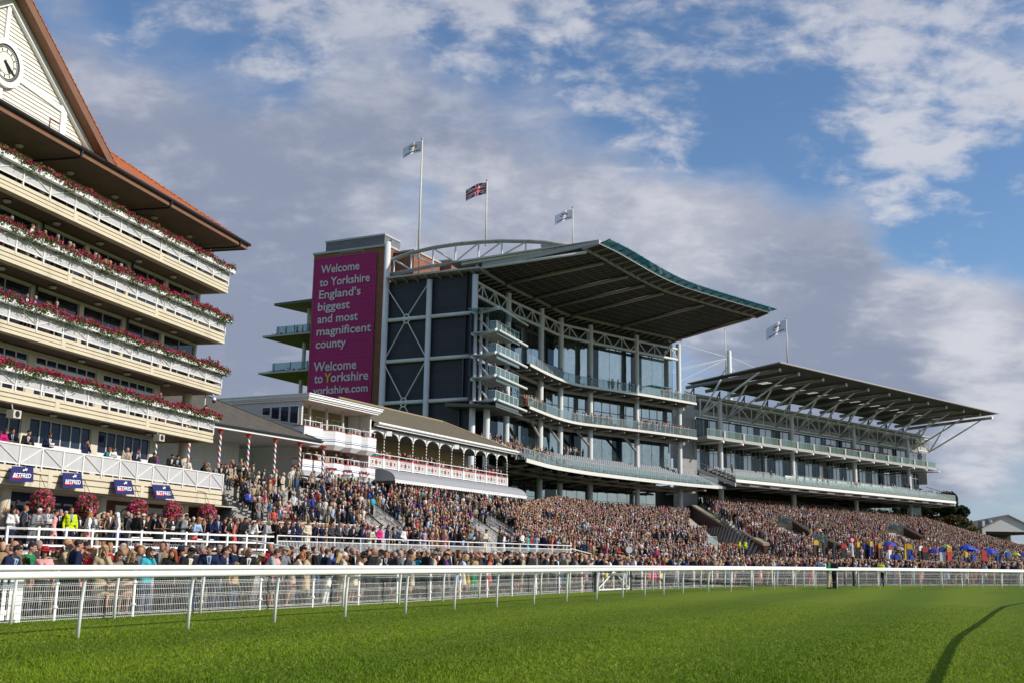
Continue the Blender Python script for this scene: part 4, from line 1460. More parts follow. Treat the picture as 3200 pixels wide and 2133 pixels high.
letters(tx, KE, -27.7, -5.765, 25.82, 'Y', 1.9, bold=0.05, width=1.25)
tx.build('yellow_letter', mat('banner_yellow', (0.62, 0.42, 0.02), 0.6), bn)
MB().fb(KE, bs0, bs1, -5.82, -5.86, 20.0, bz0).build('lower_cloth', MAG, bn)

DECKU = mat('deck_underside', (0.115, 0.11, 0.10), 0.7, nz=(0.6, 0.12))
rw = thing('rear_wing', 'two open rear decks with glass rails and flower edging left of the banner', 'stand', KE(-36, -14, 8))
RF = FR(KE(0, -12, 0)[0], KE(0, -12, 0)[1], 116.2)
for z, s0 in ((34.55, -44.6), (28.75, -45.0)):
 b = MB()
 b.hexa([RF(s0, 0, z + 0.25), RF(-30, 0, z + 0.25), RF(-30, -9, z - 0.5), RF(s0 + 3, -9, z - 0.5), RF(s0 + 0.2, 0, z + 0.5), RF(-30, 0, z + 0.5), RF(-30, -9, z + 0.5), RF(s0 + 3, -9, z + 0.5)])
 b.build('deck', DECKU, rw)
 MB().hexa([RF(s0 + 0.1, 0.05, z + 0.24), RF(-30, 0.05, z + 0.24), RF(-30, 0.002, z + 0.24), RF(s0 + 0.1, 0.002, z + 0.24), RF(s0 + 0.1, 0.05, z + 0.52), RF(-30, 0.05, z + 0.52), RF(-30, 0.002, z + 0.52), RF(s0 + 0.1, 0.002, z + 0.52)]).build('deck_edge', STEELG, rw)
 r = MB()
 r.fb(RF, s0 + 2.0, -30.9, -0.9, -0.95, z + 0.75, z + 2.0)
 go = r.build('glass_rail', GBAL, rw)
 p = MB()
 for k in range(5):
  p.fb(RF, s0 + 2.2 + 3.2 * k, s0 + 2.32 + 3.2 * k, -0.98, -1.1, z + 0.5, z + 2.05)
 p.build('rail_posts', MULL, go)
 q = np.stack([NR.uniform(s0 + 1.5, -30.9, 260), NR.uniform(-0.9, -0.3, 260), z + 0.62 + NR.normal(0, 0.1, 260)], 1)
 cards([RF(*p_) for p_ in q], 0.25, petalcols(260, [(0.2, 0.02, 0.05), (0.05, 0.05, 0.02), (0.12, 0.02, 0.03)]), 'flower_edging', PETAL, rw)
b = MB()
b.hexa([RF(-42.6, 0, 39.75), RF(-30, 0, 39.85), RF(-30, -9, 40.2), RF(-42, -9, 40.2), RF(-42.6, 0, 40.15), RF(-30, 0, 40.35), RF(-30, -9, 40.6), RF(-42, -9, 40.6)])
b.build('roof', DECKU, rw)
for s, z0, z1 in ((-38.7, 35.0, 39.8), (-39.3, 29.2, 34.4), (-39.6, 10, 28.4)):
 c = RF(s, -4, 0)
 MB().lathe((c[0], c[1], 0), [(0.32, z0), (0.32, z1)], 14).build('column', STEELW, rw, smooth=True)
for z0, z1 in ((29.3, 34.3), (20, 28.4)):
 MB().fb(RF, -35.2, -30, -5.0, -5.1, z0, z1).build('glazing', GLD, rw)
 MB().fb(RF, -35.3, -35.1, -4.9, -5.2, z0, z1).fb(RF, -35.2, -30, -4.92, -5.02, z0 + 2.4, z0 + 2.55).build('glazing_bar', MULL, rw)

SC3 = lambda pts, k: [(p[0] * k, p[1] * k) for p in pts]
B3 = SC3([(2.5, 150.0), (4.8, 156.3), (7.4, 162.5), (10.0, 167.0), (12.8, 169.7), (15.5, 171.8), (21.2, 176.5), (27.3, 181.9), (32.1, 186.4)], 0.9733)
e3 = smooth_line(B3, 48)
B1 = SC3([(2.1, 148.0), (5.7, 157.8), (9.6, 165.2), (12.9, 170.4), (15.8, 174.2), (18.6, 177.7), (24.0, 184.2), (30.7, 191.5), (37.8, 197.9)], 0.915)
e1 = smooth_line(B1, 48)


def deck(name, edge, z0, z1, depth, matu=DECKU):
 d = MB()
 inn = offset(edge, -depth)
 d.strip([(p[0], p[1], z0) for p in edge], [(p[0], p[1], z0 + 0.05) for p in inn])
 d.strip([(p[0], p[1], z1) for p in edge], [(p[0], p[1], z1) for p in inn])
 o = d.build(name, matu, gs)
 b = MB().band(edge, z0 - 0.02, z1 + 0.02, -0.14)
 b.build('deck_edge', EDGE, o)
 return o


def balustrade(edge, z, h, parent, step=2.0, inset=0.12, glass=None, name='glass_balustrade'):
 L = Line(offset(edge, -inset))
 n = int(L.len / step)
 gl = MB()
 ps = MB()
 pts = L.samp(n + 1)
 for a, b in zip(pts[:-1], pts[1:]):
  p = lerp(a, b, 0.02)
  q = lerp(a, b, 0.98)
  gl.quad((p[0], p[1], z + 0.08), (q[0], q[1], z + 0.08), (q[0], q[1], z + h), (p[0], p[1], z + h))
 for a in pts:
  ps.tube((a[0], a[1], z - 0.1), (a[0], a[1], z + h + 0.02), 0.035, 5)
 go = gl.build(name, glass or GBAL, parent)
 for a, b in zip(pts[:-1], pts[1:]):
  ps.tube((a[0], a[1], z + h + 0.02), (b[0], b[1], z + h + 0.02), 0.035, 5)
 ps.build('rail_frame', STEELG, go)
 return go


d3 = deck('upper_deck', e3, 27.12, 27.46, 6.5)
balustrade(e3, 27.48, 1.25, gs)
d2 = deck('middle_deck', e3, 21.27, 21.61, 6.5)
balustrade(e3, 21.63, 1.25, gs)
for z in (26.55, 20.7):
 Lr = Line(e3)
 inn = Line(offset(e3, -2.7))
 MB().path([(p[0], p[1], z) for p in inn.samp(40)], 0.30, 8).build('ring_beam', BEAM, gs, smooth=True)
 n = 15
 for k in range(n):
  u = (k + 0.4) / n
  a = Lr.at(Lr.len * u)
  c = inn.at(inn.len * u)
  o2 = (a[0] + (c[0] - a[0]) * 0.12, a[1] + (c[1] - a[1]) * 0.12)
  MB().tube((o2[0], o2[1], z + 0.30), (c[0] + (c[0] - a[0]) * 1.0, c[1] + (c[1] - a[1]) * 1.0, z + 0.12), 0.17, 8).build('deck_beam', BEAM, gs)
for k, p in enumerate(CP):
 if k == 0:
  continue
 z0 = 8.2
 MB().lathe((p[0], p[1], 0), [(0.42, z0), (0.42, 37.6)], 20).build('column', STEELW, gs, smooth=True)
fz = colL.samp(57)
MB().path([(p[0], p[1], 36.72) for p in fz], 0.20, 8).build('truss_top_chord', STEELW, gs, smooth=True)
MB().path([(p[0], p[1], 34.88) for p in fz], 0.24, 8).build('truss_bottom_chord', STEELW, gs, smooth=True)
n = 28
for k in range(n + 1):
 p = colL.at(colL.len * k / n)
 if k % 2 == 1:
  MB().tube((p[0], p[1], 34.9), (p[0], p[1], 36.7), 0.085, 6).build('truss_upright', STEELW, gs)
 if k < n:
  q = colL.at(colL.len * (k + 1) / n)
  a, c = ((p[0], p[1], 34.9), (q[0], q[1], 36.7)) if k % 2 == 0 else ((p[0], p[1], 36.7), (q[0], q[1], 34.9))
  MB().tube(a, c, 0.095, 6).build('truss_diagonal', STEELW, gs)


def glazing(line, inset, z0, z1, pane_w, glass, mull_w=0.10, bars=(), parent=gs, name='curtain_wall', a=0.0, b=None, alt=None):
 L = Line(offset(line, -inset))
 b = L.len if b is None else b
 n = max(1, int((b - a) / pane_w))
 pts = [L.at(a + (b - a) * k / n) for k in range(n + 1)]
 gl, g2, mu = MB(), MB(), MB()
 for k, (p, q) in enumerate(zip(pts[:-1], pts[1:])):
  (g2 if alt and alt(k) else gl).quad((p[0], p[1], z0), (q[0], q[1], z0), (q[0], q[1], z1), (p[0], p[1], z1))
 for p in pts:
  mu.tube((p[0], p[1], z0), (p[0], p[1], z1), mull_w * 0.6, 4)
 for z in bars:
  for p, q in zip(pts[:-1], pts[1:]):
   mu.tube((p[0], p[1], z), (q[0], q[1], z), mull_w * 0.5, 4)
 go = gl.build(name, glass, parent)
 if g2.f:
  g2.build('dark_bay', GLD, go)
 mu.build('mullions', MULL, go)
 return go


cl = [tuple(p) for p in colL.p]
glazing(cl, 1.4, 27.5, 34.9, 2.55, GLM, 0.05, (29.6,), alt=lambda k: k < 6 or k in (10, 14, 18))
glazing(cl, 1.6, 21.7, 26.9, 1.9, GLM, 0.16, (24.4,), alt=lambda k: k < 8 or k in (13, 19))
glazing(cl, 2.0, 14.0, 20.9, 2.3, GLM, 0.08, (16.4,), alt=lambda k: k < 5 or k in (8, 9, 13, 14, 18))
glazing(cl, 5.5, 8.2, 15.0, 2.3, GLM, 0.08, (10.6,), alt=lambda k: k < 5 or k in (9, 14))
MB().band(offset(cl, -1.3), 34.95, 38.4, 0.3).build('dark_frieze', mat('frieze_dark', (0.03, 0.03, 0.031), 0.6), gs)
MB().band(offset(cl, -5.4), 12.6, 15.2, 0.3).build('lower_frieze', DARK, gs)
cr = FR(28.5, 182.3, 49)
MB().fb(cr, -0.4, -0.3, -1.4, -9.0, 27.5, 38.2).build('corner_glass', GLM, gs)
MB().fb(cr, -6.0, -0.9, -0.6, -2.4, 29.9, 30.05).build('glass_canopy', GTEAL, gs)
MB().fb(cr, -0.6, -0.3, -2.0, -9.0, 14, 27).build('corner_wall', mat('pale_cladding', (0.24, 0.235, 0.22), 0.6), gs)
for k in (2, 3, 4, 5):
 p = CP[k]
 t = colL.dir(float(np.interp(k, range(len(CP)), np.linspace(0, colL.len, len(CP)))))
 MB().tube((p[0], p[1], 18.4), (p[0] - t[0] * 3.2, p[1] - t[1] * 3.2, 20.7), 0.2, 8).build('prop', BEAM, gs)

# ---- seating deck
d1 = MB()
rows = 9
inn_full = offset(e1, -9.5)
lip = MB().band(e1, 13.1, 13.6, -0.16)
lip.build('seating_lip', EDGE, gs)
tiers = [offset(e1, -0.2 - 0.85 * k) for k in range(rows + 1)]
tr_ = MB()
for k in range(rows):
 z = 13.45 + 0.34 * k
 a, b = tiers[k], tiers[k + 1]
 tr_.strip([(p[0], p[1], z) for p in a], [(p[0], p[1], z) for p in b])
 tr_.strip([(p[0], p[1], z) for p in b], [(p[0], p[1], z + 0.34) for p in b])
tr_.strip([(p[0], p[1], 13.12) for p in e1], [(p[0], p[1], 14.6) for p in offset(e1, -9.0)])
tr_.strip([(p[0], p[1], 16.5) for p in tiers[-1]], [(p[0], p[1], 16.5) for p in offset(e1, -15)])
sd_o = tr_.build('seating_deck', DECKU, gs)
balustrade(e1, 13.6, 1.25, gs, 1.9)
SEAT = mat('seat_grey', (0.24, 0.25, 0.265), 0.5, nz=(2, 0.1))


def seat_shape(mb, c, t):
 """tip-up stadium seat facing the course; t = bearing along the row"""
 n_ = np.array([t[1], -t[0]])
 P = lambda a, b_, z: (c[0] + t[0] * a + n_[0] * b_, c[1] + t[1] * a + n_[1] * b_, c[2] + z)
 mb.hexa([P(-.21, .05, .35), P(.21, .05, .35), P(.21, .38, .38), P(-.21, .38, .38), P(-.21, .05, .42), P(.21, .05, .42), P(.21, .38, .45), P(-.21, .38, .45)])
 mb.hexa([P(-.21, -.06, .40), P(.21, -.06, .40), P(.21, 0.0, .40), P(-.21, 0.0, .40), P(-.19, -.13, .86), P(.19, -.13, .86), P(.19, -.07, .86), P(-.19, -.07, .86)])
 mb.hexa([P(-.05, -.05, 0), P(.05, -.05, 0), P(.05, .05, 0), P(-.05, .05, 0), P(-.05, -.05, .36), P(.05, -.05, .36), P(.05, .05, .36), P(-.05, .05, .36)])


SEATS = []
for k in range(rows - 1):
 L = Line(offset(e1, -0.75 - 0.85 * k))
 d = 1.0
 while d < L.len - 0.8:
  if (d % 9.0) > 0.7:
   p = L.at(d)
   t = L.dir(d)
   SEATS.append((k, (p[0], p[1], 13.45 + 0.34 * k), tuple(t)))
  d += 0.52
SEATS.sort(key=lambda q: -q[1][0])
mid = [q for q in SEATS if 12 < q[1][0] < 22]
first = mid[:100]
rest = [q for q in SEATS if q not in first]
for _, c, t in first:
 mb = MB()
 seat_shape(mb, c, t)
 mb.build('seat', SEAT, sd_o)
mb = MB()
for _, c, t in rest:
 seat_shape(mb, c, t)
tag(mb.build('seats', SEAT, sd_o), kind='stuff')
for k in range(12):
 L = Line(e1)
 u = (k + 0.5) / 12
 a = L.at(L.len * u)
 I = Line(offset(e1, -9))
 c = I.at(I.len * u)
 MB().tube((a[0] * 0.93 + c[0] * 0.07, a[1] * 0.93 + c[1] * 0.07, 12.95), (c[0], c[1], 12.4), 0.16, 6).build('raker', BEAM, gs)
MB().path([(p[0], p[1], 12.7) for p in Line(offset(e1, -5)).samp(30)], 0.25, 8).build('ring_beam', BEAM, gs, smooth=True)
MB().path([(p[0], p[1], 12.9) for p in Line(offset(e1, -2.6)).samp(30)], 0.14, 8).build('ring_beam', BEAM, gs, smooth=True)

# ---- stacked glass boxes at the near corner
BX = FR(2.43, 146.0, 21.4)
x0, x1 = -12.0, -3.95
zf = [20.75, 23.78, 26.7, 29.6]
for k, z in enumerate(zf):
 top = 32.5 if k == 3 else zf[k + 1]
 bo = MB().fb(BX, x0 + 0.6, x1, 0.0, -3.6, z, z + 0.16).build('box_deck', STEELG, gs)
 MB().fb(BX, x0, x1, 0.02, 0.06, z - 0.62 if k < 3 else z - 0.45, z + 0.02).build('glass_skirt', GBOX, bo)
 MB().fb(BX, x0 + 0.05, x1 - 0.05, -0.05, -0.08, z + 0.2, z + 1.2).fb(BX, x0 - 0.02, x0 + 0.02, -0.1, -1.0, z + 0.2, z + 1.2).build('box_balustrade', GBOX, bo)
 pr = MB()
 for j in range(6):
  s = x0 + 0.1 + (x1 - x0 - 0.2) * j / 5
  pr.tube(BX(s, -0.06, z), BX(s, -0.06, z + 1.3), 0.045, 6)
 pr.tube(BX(x0, -0.06, z + 1.28), BX(x1, -0.06, z + 1.28), 0.045, 6)
 pr.tube(BX(x0, -0.1, z + 1.28), BX(x0, -1.0, z + 1.28), 0.04, 6)
 pr.build('box_rail', STEELW, bo)
 MB().fb(BX, x0 + 0.3, x1, -3.7, -3.9, z + 0.16, top - 0.3).build('box_glazing', GLD, bo)
 MB().tube(BX(x0 - 0.1, 0.3, z + 0.02), BX(x1 + 2.6, 0.15, z - 0.02), 0.16, 8).build('box_tube', STEELW, bo)
 e_ = KE(0.45, -0.3, z + 0.1)
 c_ = BX(x0 - 0.1, 0.0, z + 0.1)
 MB().tube(e_, c_, 0.22, 10).build('box_arm', STEELW, bo)
 d_ = BX(x0 - 0.1, -0.4, z + 0.1)
 MB().tube((e_[0], e_[1], z + 2.2), lerp(e_, d_, 0.75), 0.12, 8).build('box_stay', STEELW, bo)
 MB().fb(BX, -7.8, -7.5, -3.0, -3.3, z + 0.16, top).build('box_post', STEELW, bo)
MB().hexa([BX(x0 - 0.2, 0.4, 32.4), BX(x1 + 0.2, 0.4, 32.4), BX(x1 + 0.2, -4, 32.6), BX(x0 - 0.2, -4, 32.6), BX(x0 - 0.2, 0.4, 32.5), BX(x1 + 0.2, 0.4, 32.5), BX(x1 + 0.2, -4, 32.75), BX(x0 - 0.2, -4, 32.75)]).build('box_roof', GBOX, gs)
MB().tube(KE(0.45, -0.3, 32.6), BX(x0 - 0.1, 0.3, 32.5), 0.24, 10).tube(BX(x0, 0.4, 32.5), BX(x1 + 2.6, 0.2, 32.4), 0.14, 8).build('box_roof_tube', STEELW, gs)
c = KE(0.75, -0.3, 0)
MB().lathe((c[0], c[1], 0), [(0.2, 20.3), (0.2, 33.0)], 12).build('box_mast', STEELW, gs, smooth=True)
c = BX(-9.5, -2.2, 0)
MB().lathe((c[0], c[1], 0), [(0.42, 8.2), (0.42, 20.75)], 16).build('column', STEELW, gs, smooth=True)
MB().hexa([BX(x0, 0.1, 19.9), BX(x1 + 1.5, 0.0, 19.9), BX(x1 + 1.5, -7, 20.2), BX(x0, -7, 20.2), BX(x0, 0.0, 20.1), BX(x1 + 1.5, 0, 20.1), BX(x1 + 1.5, -7, 20.7), BX(x0, -7, 20.7)]).build('box_base', DECKU, gs)

# ---- great roof
RI = Line(offset(cl, 0.7))
ROp = [(10.6, 129.6), (13.3, 133.5), (16.9, 139.6), (20.6, 145.6), (24.2, 150.4), (28.6, 155.0), (34.2, 160.4), (40.3, 166.2)]
RO = Line(smooth_line(ROp, 42))
NS = 44
zi, zo = 38.35, 39.7
ri = [RI.at(RI.len * (k / NS)) for k in range(NS + 1)]
ro = [RO.at(RO.len * (k / NS)) for k in range(NS + 1)]
ri[0] = KE(0.9, 0.1, 0)[:2]
sf = MB()
sf.strip([(p[0], p[1], zi) for p in ri], [(p[0], p[1], zo) for p in ro])
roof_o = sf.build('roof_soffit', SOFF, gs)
tp = MB()
back = offset(ri, -4.5)
tp.strip([(p[0], p[1], zi + 1.0) for p in back], [(p[0], p[1], zo + 0.45) for p in ro])
tp.strip([(p[0], p[1], zo + 0.45) for p in ro], [(p[0], p[1], zo) for p in ro])
a0, b0 = ri[0], ro[0]
tp.quad((a0[0], a0[1], zi), (b0[0], b0[1], zo), (b0[0], b0[1], zo + 0.45), (a0[0], a0[1], zi + 0.9))
a9, b9 = ri[-1], ro[-1]
tp.quad((a9[0], a9[1], zi), (b9[0], b9[1], zo), (b9[0], b9[1], zo + 0.45), (a9[0], a9[1], zi + 0.9))
tp.build('roof_top', STEELG, gs)
le = MB()
le.hexa([KE(-2.0, 0.5, 39.05), KE(17.2, 0.3, 39.95), KE(17.2, -0.3, 39.95), KE(-2.0, -0.2, 39.05), KE(-2.0, 0.5, 39.65), KE(17.2, 0.3, 40.25), KE(17.2, -0.3, 40.25), KE(-2.0, -0.2, 39.65)])
le.build('roof_edge_beam', STEELW, gs)
MB().hexa([KE(-1.9, 0.52, 39.66), KE(17.4, 0.32, 40.26), KE(17.4, -0.3, 40.26), KE(-1.9, -0.2, 39.66), KE(-1.9, 0.52, 39.74), KE(17.4, 0.32, 40.36), KE(17.4, -0.3, 40.36), KE(-1.9, -0.2, 39.74)]).build('roof_edge_cap', STEELG, gs)
MB().tube(KE(0.9, 0.2, 38.45), KE(15.6, 0.2, 38.95), 0.2, 10).build('edge_tube', STEELW, gs, smooth=True)
rb = MB()
for k in range(0, NS + 1):
 a, b = ri[k], ro[k]
 p = lerp(a, b, 0.04)
 q = lerp(a, b, 0.86)
 rb.tube((p[0], p[1], zi + 0.04 * (zo - zi) - 0.05), (q[0], q[1], zi + 0.86 * (zo - zi) - 0.05), 0.045, 4)
for j in range(1, 10):
 f = j / 11.5
 pts = [lerp(ri[k], ro[k], f) for k in range(NS + 1)]
 rb.path([(p[0], p[1], zi + f * (zo - zi) - 0.06) for p in pts], 0.045, 4)
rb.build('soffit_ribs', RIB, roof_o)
for k in (6, 13, 18, 23, 32, 43):
 a, b = ri[k], ro[k]
 q = lerp(a, b, 0.84)
 MB().tube((a[0], a[1], zi - 0.22), (q[0], q[1], zi + 0.84 * (zo - zi) - 0.35), 0.24, 10).build('roof_tube', BEAM, gs, smooth=True)
MB().path([(p[0], p[1], zi - 0.12) for p in ri], 0.26, 6).build('inner_edge_beam', BEAM, gs, smooth=True)
f = 0.87
MB().path([(lerp(ri[k], ro[k], f)[0], lerp(ri[k], ro[k], f)[1], zi + f * (zo - zi) - 0.12) for k in range(NS + 1)], 0.24, 6).build('outer_edge_beam', BEAM, gs, smooth=True)
for k in range(0, NS + 1, 2):
 p = lerp(ri[k], ro[k], 0.87)
 q = lerp(ri[k], ro[k], 0.995)
 MB().hexa([(p[0] - .08, p[1], zo - 0.5), (p[0] + .08, p[1], zo - 0.5), (q[0] + .08, q[1], zo - 0.12), (q[0] - .08, q[1], zo - 0.12),
    (p[0] - .08, p[1], zo - 0.1), (p[0] + .08, p[1], zo - 0.1), (q[0] + .08, q[1], zo - 0.02), (q[0] - .08, q[1], zo - 0.02)]).build('edge_bracket', BEAM, gs)
JL, JR = Line(offset(cl, -1.0)), RI
for k in range(34):
 u = (k + 0.5) / 34
 a, b = JL.at(JL.len * u), JR.at(JR.len * u)
 MB().tube((a[0], a[1], 37.85), (b[0], b[1], 38.05), 0.15, 6).build('eave_joist', BEAM, gs)
MB().strip([(p[0], p[1], 38.2) for p in offset(cl, -1.2)], [(p[0], p[1], 38.3) for p in offset(cl, 0.6)]).build('eave_soffit', mat('eave_dark', (0.05, 0.047, 0.042), 0.7), gs)
out = offset(ro, 0.25)
out2 = offset(ro, 1.6)
NL = 21
vis = []
for k in range(NL):
 i0, i1 = k / NL * NS, (k + 1) / NL * NS
 g_ = lambda L_, i: lerp(L_[int(min(i, NS - 1e-6))], L_[int(min(i, NS - 1e-6)) + 1], min(i, NS) - int(min(i, NS - 1e-6)))
 a, b, c, d = g_(out, i0), g_(out, i1 - 0.05), g_(out2, i1 - 0.05), g_(out2, i0)
 MB().hexa([(a[0], a[1], zo + 0.1), (b[0], b[1], zo + 0.1), (c[0], c[1], zo + 0.28), (d[0], d[1], zo + 0.28), (a[0], a[1], zo + 0.16), (b[0], b[1], zo + 0.16), (c[0], c[1], zo + 0.34), (d[0], d[1], zo + 0.34)]).build('visor_glass', GTEAL, gs)
 MB().tube((a[0], a[1], zo + 0.02), (d[0], d[1], zo + 0.38), 0.07, 5).build('visor_arm', MULL, gs)
MB().path([(p[0], p[1], zo + 0.05) for p in out], 0.11, 6).build('visor_rail', mat('pale_teal', (0.40, 0.58, 0.58), 0.4), gs, smooth=True)

# ---- flagpoles on the roof
FLW = mat('flag_white', (0.80, 0.78, 0.88), 0.8)
FLY = mat('flag_yellow', (0.55, 0.42, 0.05), 0.8)
FLB = mat('flag_blue', (0.015, 0.02, 0.13), 0.8)
FLR = mat('flag_red', (0.45, 0.02, 0.035), 0.8)
FLK = mat('flag_black', (0.03, 0.035, 0.05), 0.8)


def flagpole(x, ytop, ybase, Y, w, h, kind, label, group, droop=0.25, r=0.14, parent_z=None):
 b = at(x, ybase, Y)
 t_ = at(x, ytop, Y)
 base = (t_[0], t_[1], b[2])
 t = thing('flagpole', label, 'flagpole', base, group)
 MB().tube(base, (base[0], base[1], t_[2]), r, 10, r2=r * 0.6).build('pole', mat('pole_cream', (0.66, 0.62, 0.52), 0.45), t, smooth=True)
 MB().lathe((base[0], base[1], t_[2]), [(0.0, 0.22), (r * 1.3, 0.12), (r * 1.3, 0.0), (0, -0.05)], 10).build('finial', STEELG, t)
 if not kind:
  return t
 zt_ = t_[2] - 0.25
 dx, dy = -0.97, 0.24

 def FP(u, v, e=0.0):
  """u along the fly, v up the hoist"""
  wv = 0.16 * h * math.sin(u / w * 7.0 + v / h * 1.2) * min(1, u / w * 2.5)
  return (base[0] + dx * u - dy * (wv + e), base[1] + dy * u + dx * -1 * (wv + e) * -1 * -1, zt_ - h + v - droop * u * (0.6 + 0.4 * u / w) + 0.05 * h * math.sin(u / w * 5))
 fl = MB()
 nu, nv = 24, 10
 for i in range(nu):
  for j in range(nv):
   fl.quad(FP(w * i / nu, h * j / nv), FP(w * (i + 1) / nu, h * j / nv), FP(w * (i + 1) / nu, h * (j + 1) / nv), FP(w * i / nu, h * (j + 1) / nv))
 if kind == 'york':
  fo = fl.build('flag', FLW, t, smooth=True)
  for e in (-0.03, 0.03):
   el = MB()
   n = 20
   ring = [FP(w * 0.5 + 0.21 * w * math.cos(2 * math.pi * q / n), h * 0.62 + 0.21 * h * math.sin(2 * math.pi * q / n), e) for q in range(n)]
   el.poly(ring)
   el.build('emblem', FLY, fo)
   el = MB()
   for q in range(n):
    a0, a1 = 2 * math.pi * q / n, 2 * math.pi * (q + 1) / n
    f1 = lambda a, k, e=e: FP(w * 0.5 + k * w * math.cos(a), h * 0.62 + k * h * math.sin(a), e * 1.3)
    el.quad(f1(a0, 0.20), f1(a1, 0.20), f1(a1, 0.22), f1(a0, 0.22))
   for q in range(6):
    u0 = w * (0.36 + 0.045 * q)
    el.quad(FP(u0, h * 0.62, e * 1.3), FP(u0 + w * 0.05, h * (0.58 + 0.03 * (q % 3)), e * 1.3), FP(u0 + w * 0.06, h * 0.70, e * 1.3), FP(u0 + w * 0.01, h * 0.72, e * 1.3))
   el.build('emblem_ring', FLK, fo)
   lt = MB()
   vs, fs = text_mesh('York Racecourse', h * 0.2, bold=0.01, width=w * 0.8)
   lt.add([FP(w * 0.1 + v[0], h * 0.14 + v[1], e) for v in vs], fs)
   lt.build('lettering', FLB, fo)
 else:
  fo = fl.build('flag', FLB, t, smooth=True)
  for e in (-0.03, 0.03):
   def bar(u0, v0, u1, v1, hw, k, m, nm):
    b = MB()
    L_ = math.hypot(u1 - u0, v1 - v0)
    px_, py_ = -(v1 - v0) / L_ * hw, (u1 - u0) / L_ * hw
    n = 16
    for q in range(n):
     f0, f1 = q / n, (q + 1) / n
     c = [(u0 + (u1 - u0) * f0 + px_, v0 + (v1 - v0) * f0 + py_), (u0 + (u1 - u0) * f1 + px_, v0 + (v1 - v0) * f1 + py_), (u0 + (u1 - u0) * f1 - px_, v0 + (v1 - v0) * f1 - py_), (u0 + (u1 - u0) * f0 - px_, v0 + (v1 - v0) * f0 - py_)]
     b.quad(*[FP(min(w, max(0, x_)), min(h, max(0, y_)), e * k) for x_, y_ in c])
    b.build(nm, m, fo)
   FWW = mat('flag_plain_white', (0.66, 0.64, 0.66), 0.8)
   bar(0, 0, w, h, 0.10 * h, 1.0, FWW, 'white_saltire')
   bar(0, h, w, 0, 0.10 * h, 1.1, FWW, 'white_saltire')
   bar(0, 0, w, h, 0.035 * h, 1.3, FLR, 'red_saltire')
   bar(0, h, w, 0, 0.035 * h, 1.4, FLR, 'red_saltire')
   bar(0, h / 2, w, h / 2, 0.17 * h, 1.6, FWW, 'white_cross')
   bar(w / 2, 0, w / 2, h, 0.17 * h, 1.7, FWW, 'white_cross')
   bar(0, h / 2, w, h / 2, 0.10 * h, 1.9, FLR, 'red_cross')
   bar(w / 2, 0, w / 2, h, 0.10 * h, 2.0, FLR, 'red_cross')
 return t


flagpole(1320, 436, 812, 150, 2.9, 1.65, 'york', 'tallest flagpole, left of the roof truss, flying a white emblem flag', None, r=0.16)
flagpole(1522, 565, 770, 150, 3.1, 1.75, 'union', 'flagpole above the arched truss flying a red, white and blue flag', None, r=0.13)
flagpole(1790, 650, 775, 152, 2.6, 1.45, 'york', 'flagpole at the right end of the arched truss with white flag', None, r=0.11)
# ================================================================== LONG STAND (right)
EB = FR(0, 0, 47.0, -120.5)
ls = thing('long_stand', 'long low grandstand with grey strutted roof on tubes and two glazed terraces', 'grandstand', EB(200, -5, 10.8))
ALU = mat('roof_alu', (0.34, 0.325, 0.30), 0.5, nz=(0.3, 0.08))
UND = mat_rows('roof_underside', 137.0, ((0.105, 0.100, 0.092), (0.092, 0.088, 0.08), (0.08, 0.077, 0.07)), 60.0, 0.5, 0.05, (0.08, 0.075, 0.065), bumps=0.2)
TUBE = mat('tube_grey', (0.25, 0.24, 0.22), 0.45, nz=(0.5, 0.1))
CAPW = mat('tube_cap', (0.85, 0.85, 0.84), 0.4)
LOUV = mat_rows('louvre', 47.0, ((0.24, 0.23, 0.21), (0.21, 0.20, 0.185), (0.17, 0.16, 0.15)), 60.0, 0.22, 0.06, (0.06, 0.058, 0.055), bumps=0.9)
LCLAD = mat('long_cladding', (0.40, 0.39, 0.365), 0.5, nz=(0.3, 0.08), grime=(0.4, 0.3, (0.25, 0.23, 0.2)))
GGRN = mat_clear('green_glass', (0.50, 0.64, 0.58), (0.16, 0.24, 0.20), 0.42, 0.03)
GPAL = mat_clear('pale_glass', (0.70, 0.82, 0.78), (0.40, 0.48, 0.45), 0.38, 0.03)

RS0, RS1 = 159.0, 247.0
zr = lambda n: 34.35 + (n + 6) * 0.026
RL_ = lambda n: 164.0 + (RS0 - 164.0) * (n + 6) / 23.5
RR_ = lambda n: 251.0 + (RS1 - 251.0) * (n + 6) / 23.5
TS = [162.3, 168.35, 176.43, 184.62, 192.76, 200.97, 209.13, 217.36, 225.68, 233.92, 242.16, 248.4]
LITE = [(a_ + 1.6, c_ - 1.0) for a_, c_ in zip(TS[:-1], TS[1:])]


def plate(mb, sa, sb, sc, sd, n0, n1):
 mb.hexa([EB(sa, n0, zr(n0)), EB(sb, n0, zr(n0)), EB(sc, n1, zr(n1)), EB(sd, n1, zr(n1)),
    EB(sa, n0, zr(n0) + 0.16), EB(sb, n0, zr(n0) + 0.16), EB(sc, n1, zr(n1) + 0.16), EB(sd, n1, zr(n1) + 0.16)])


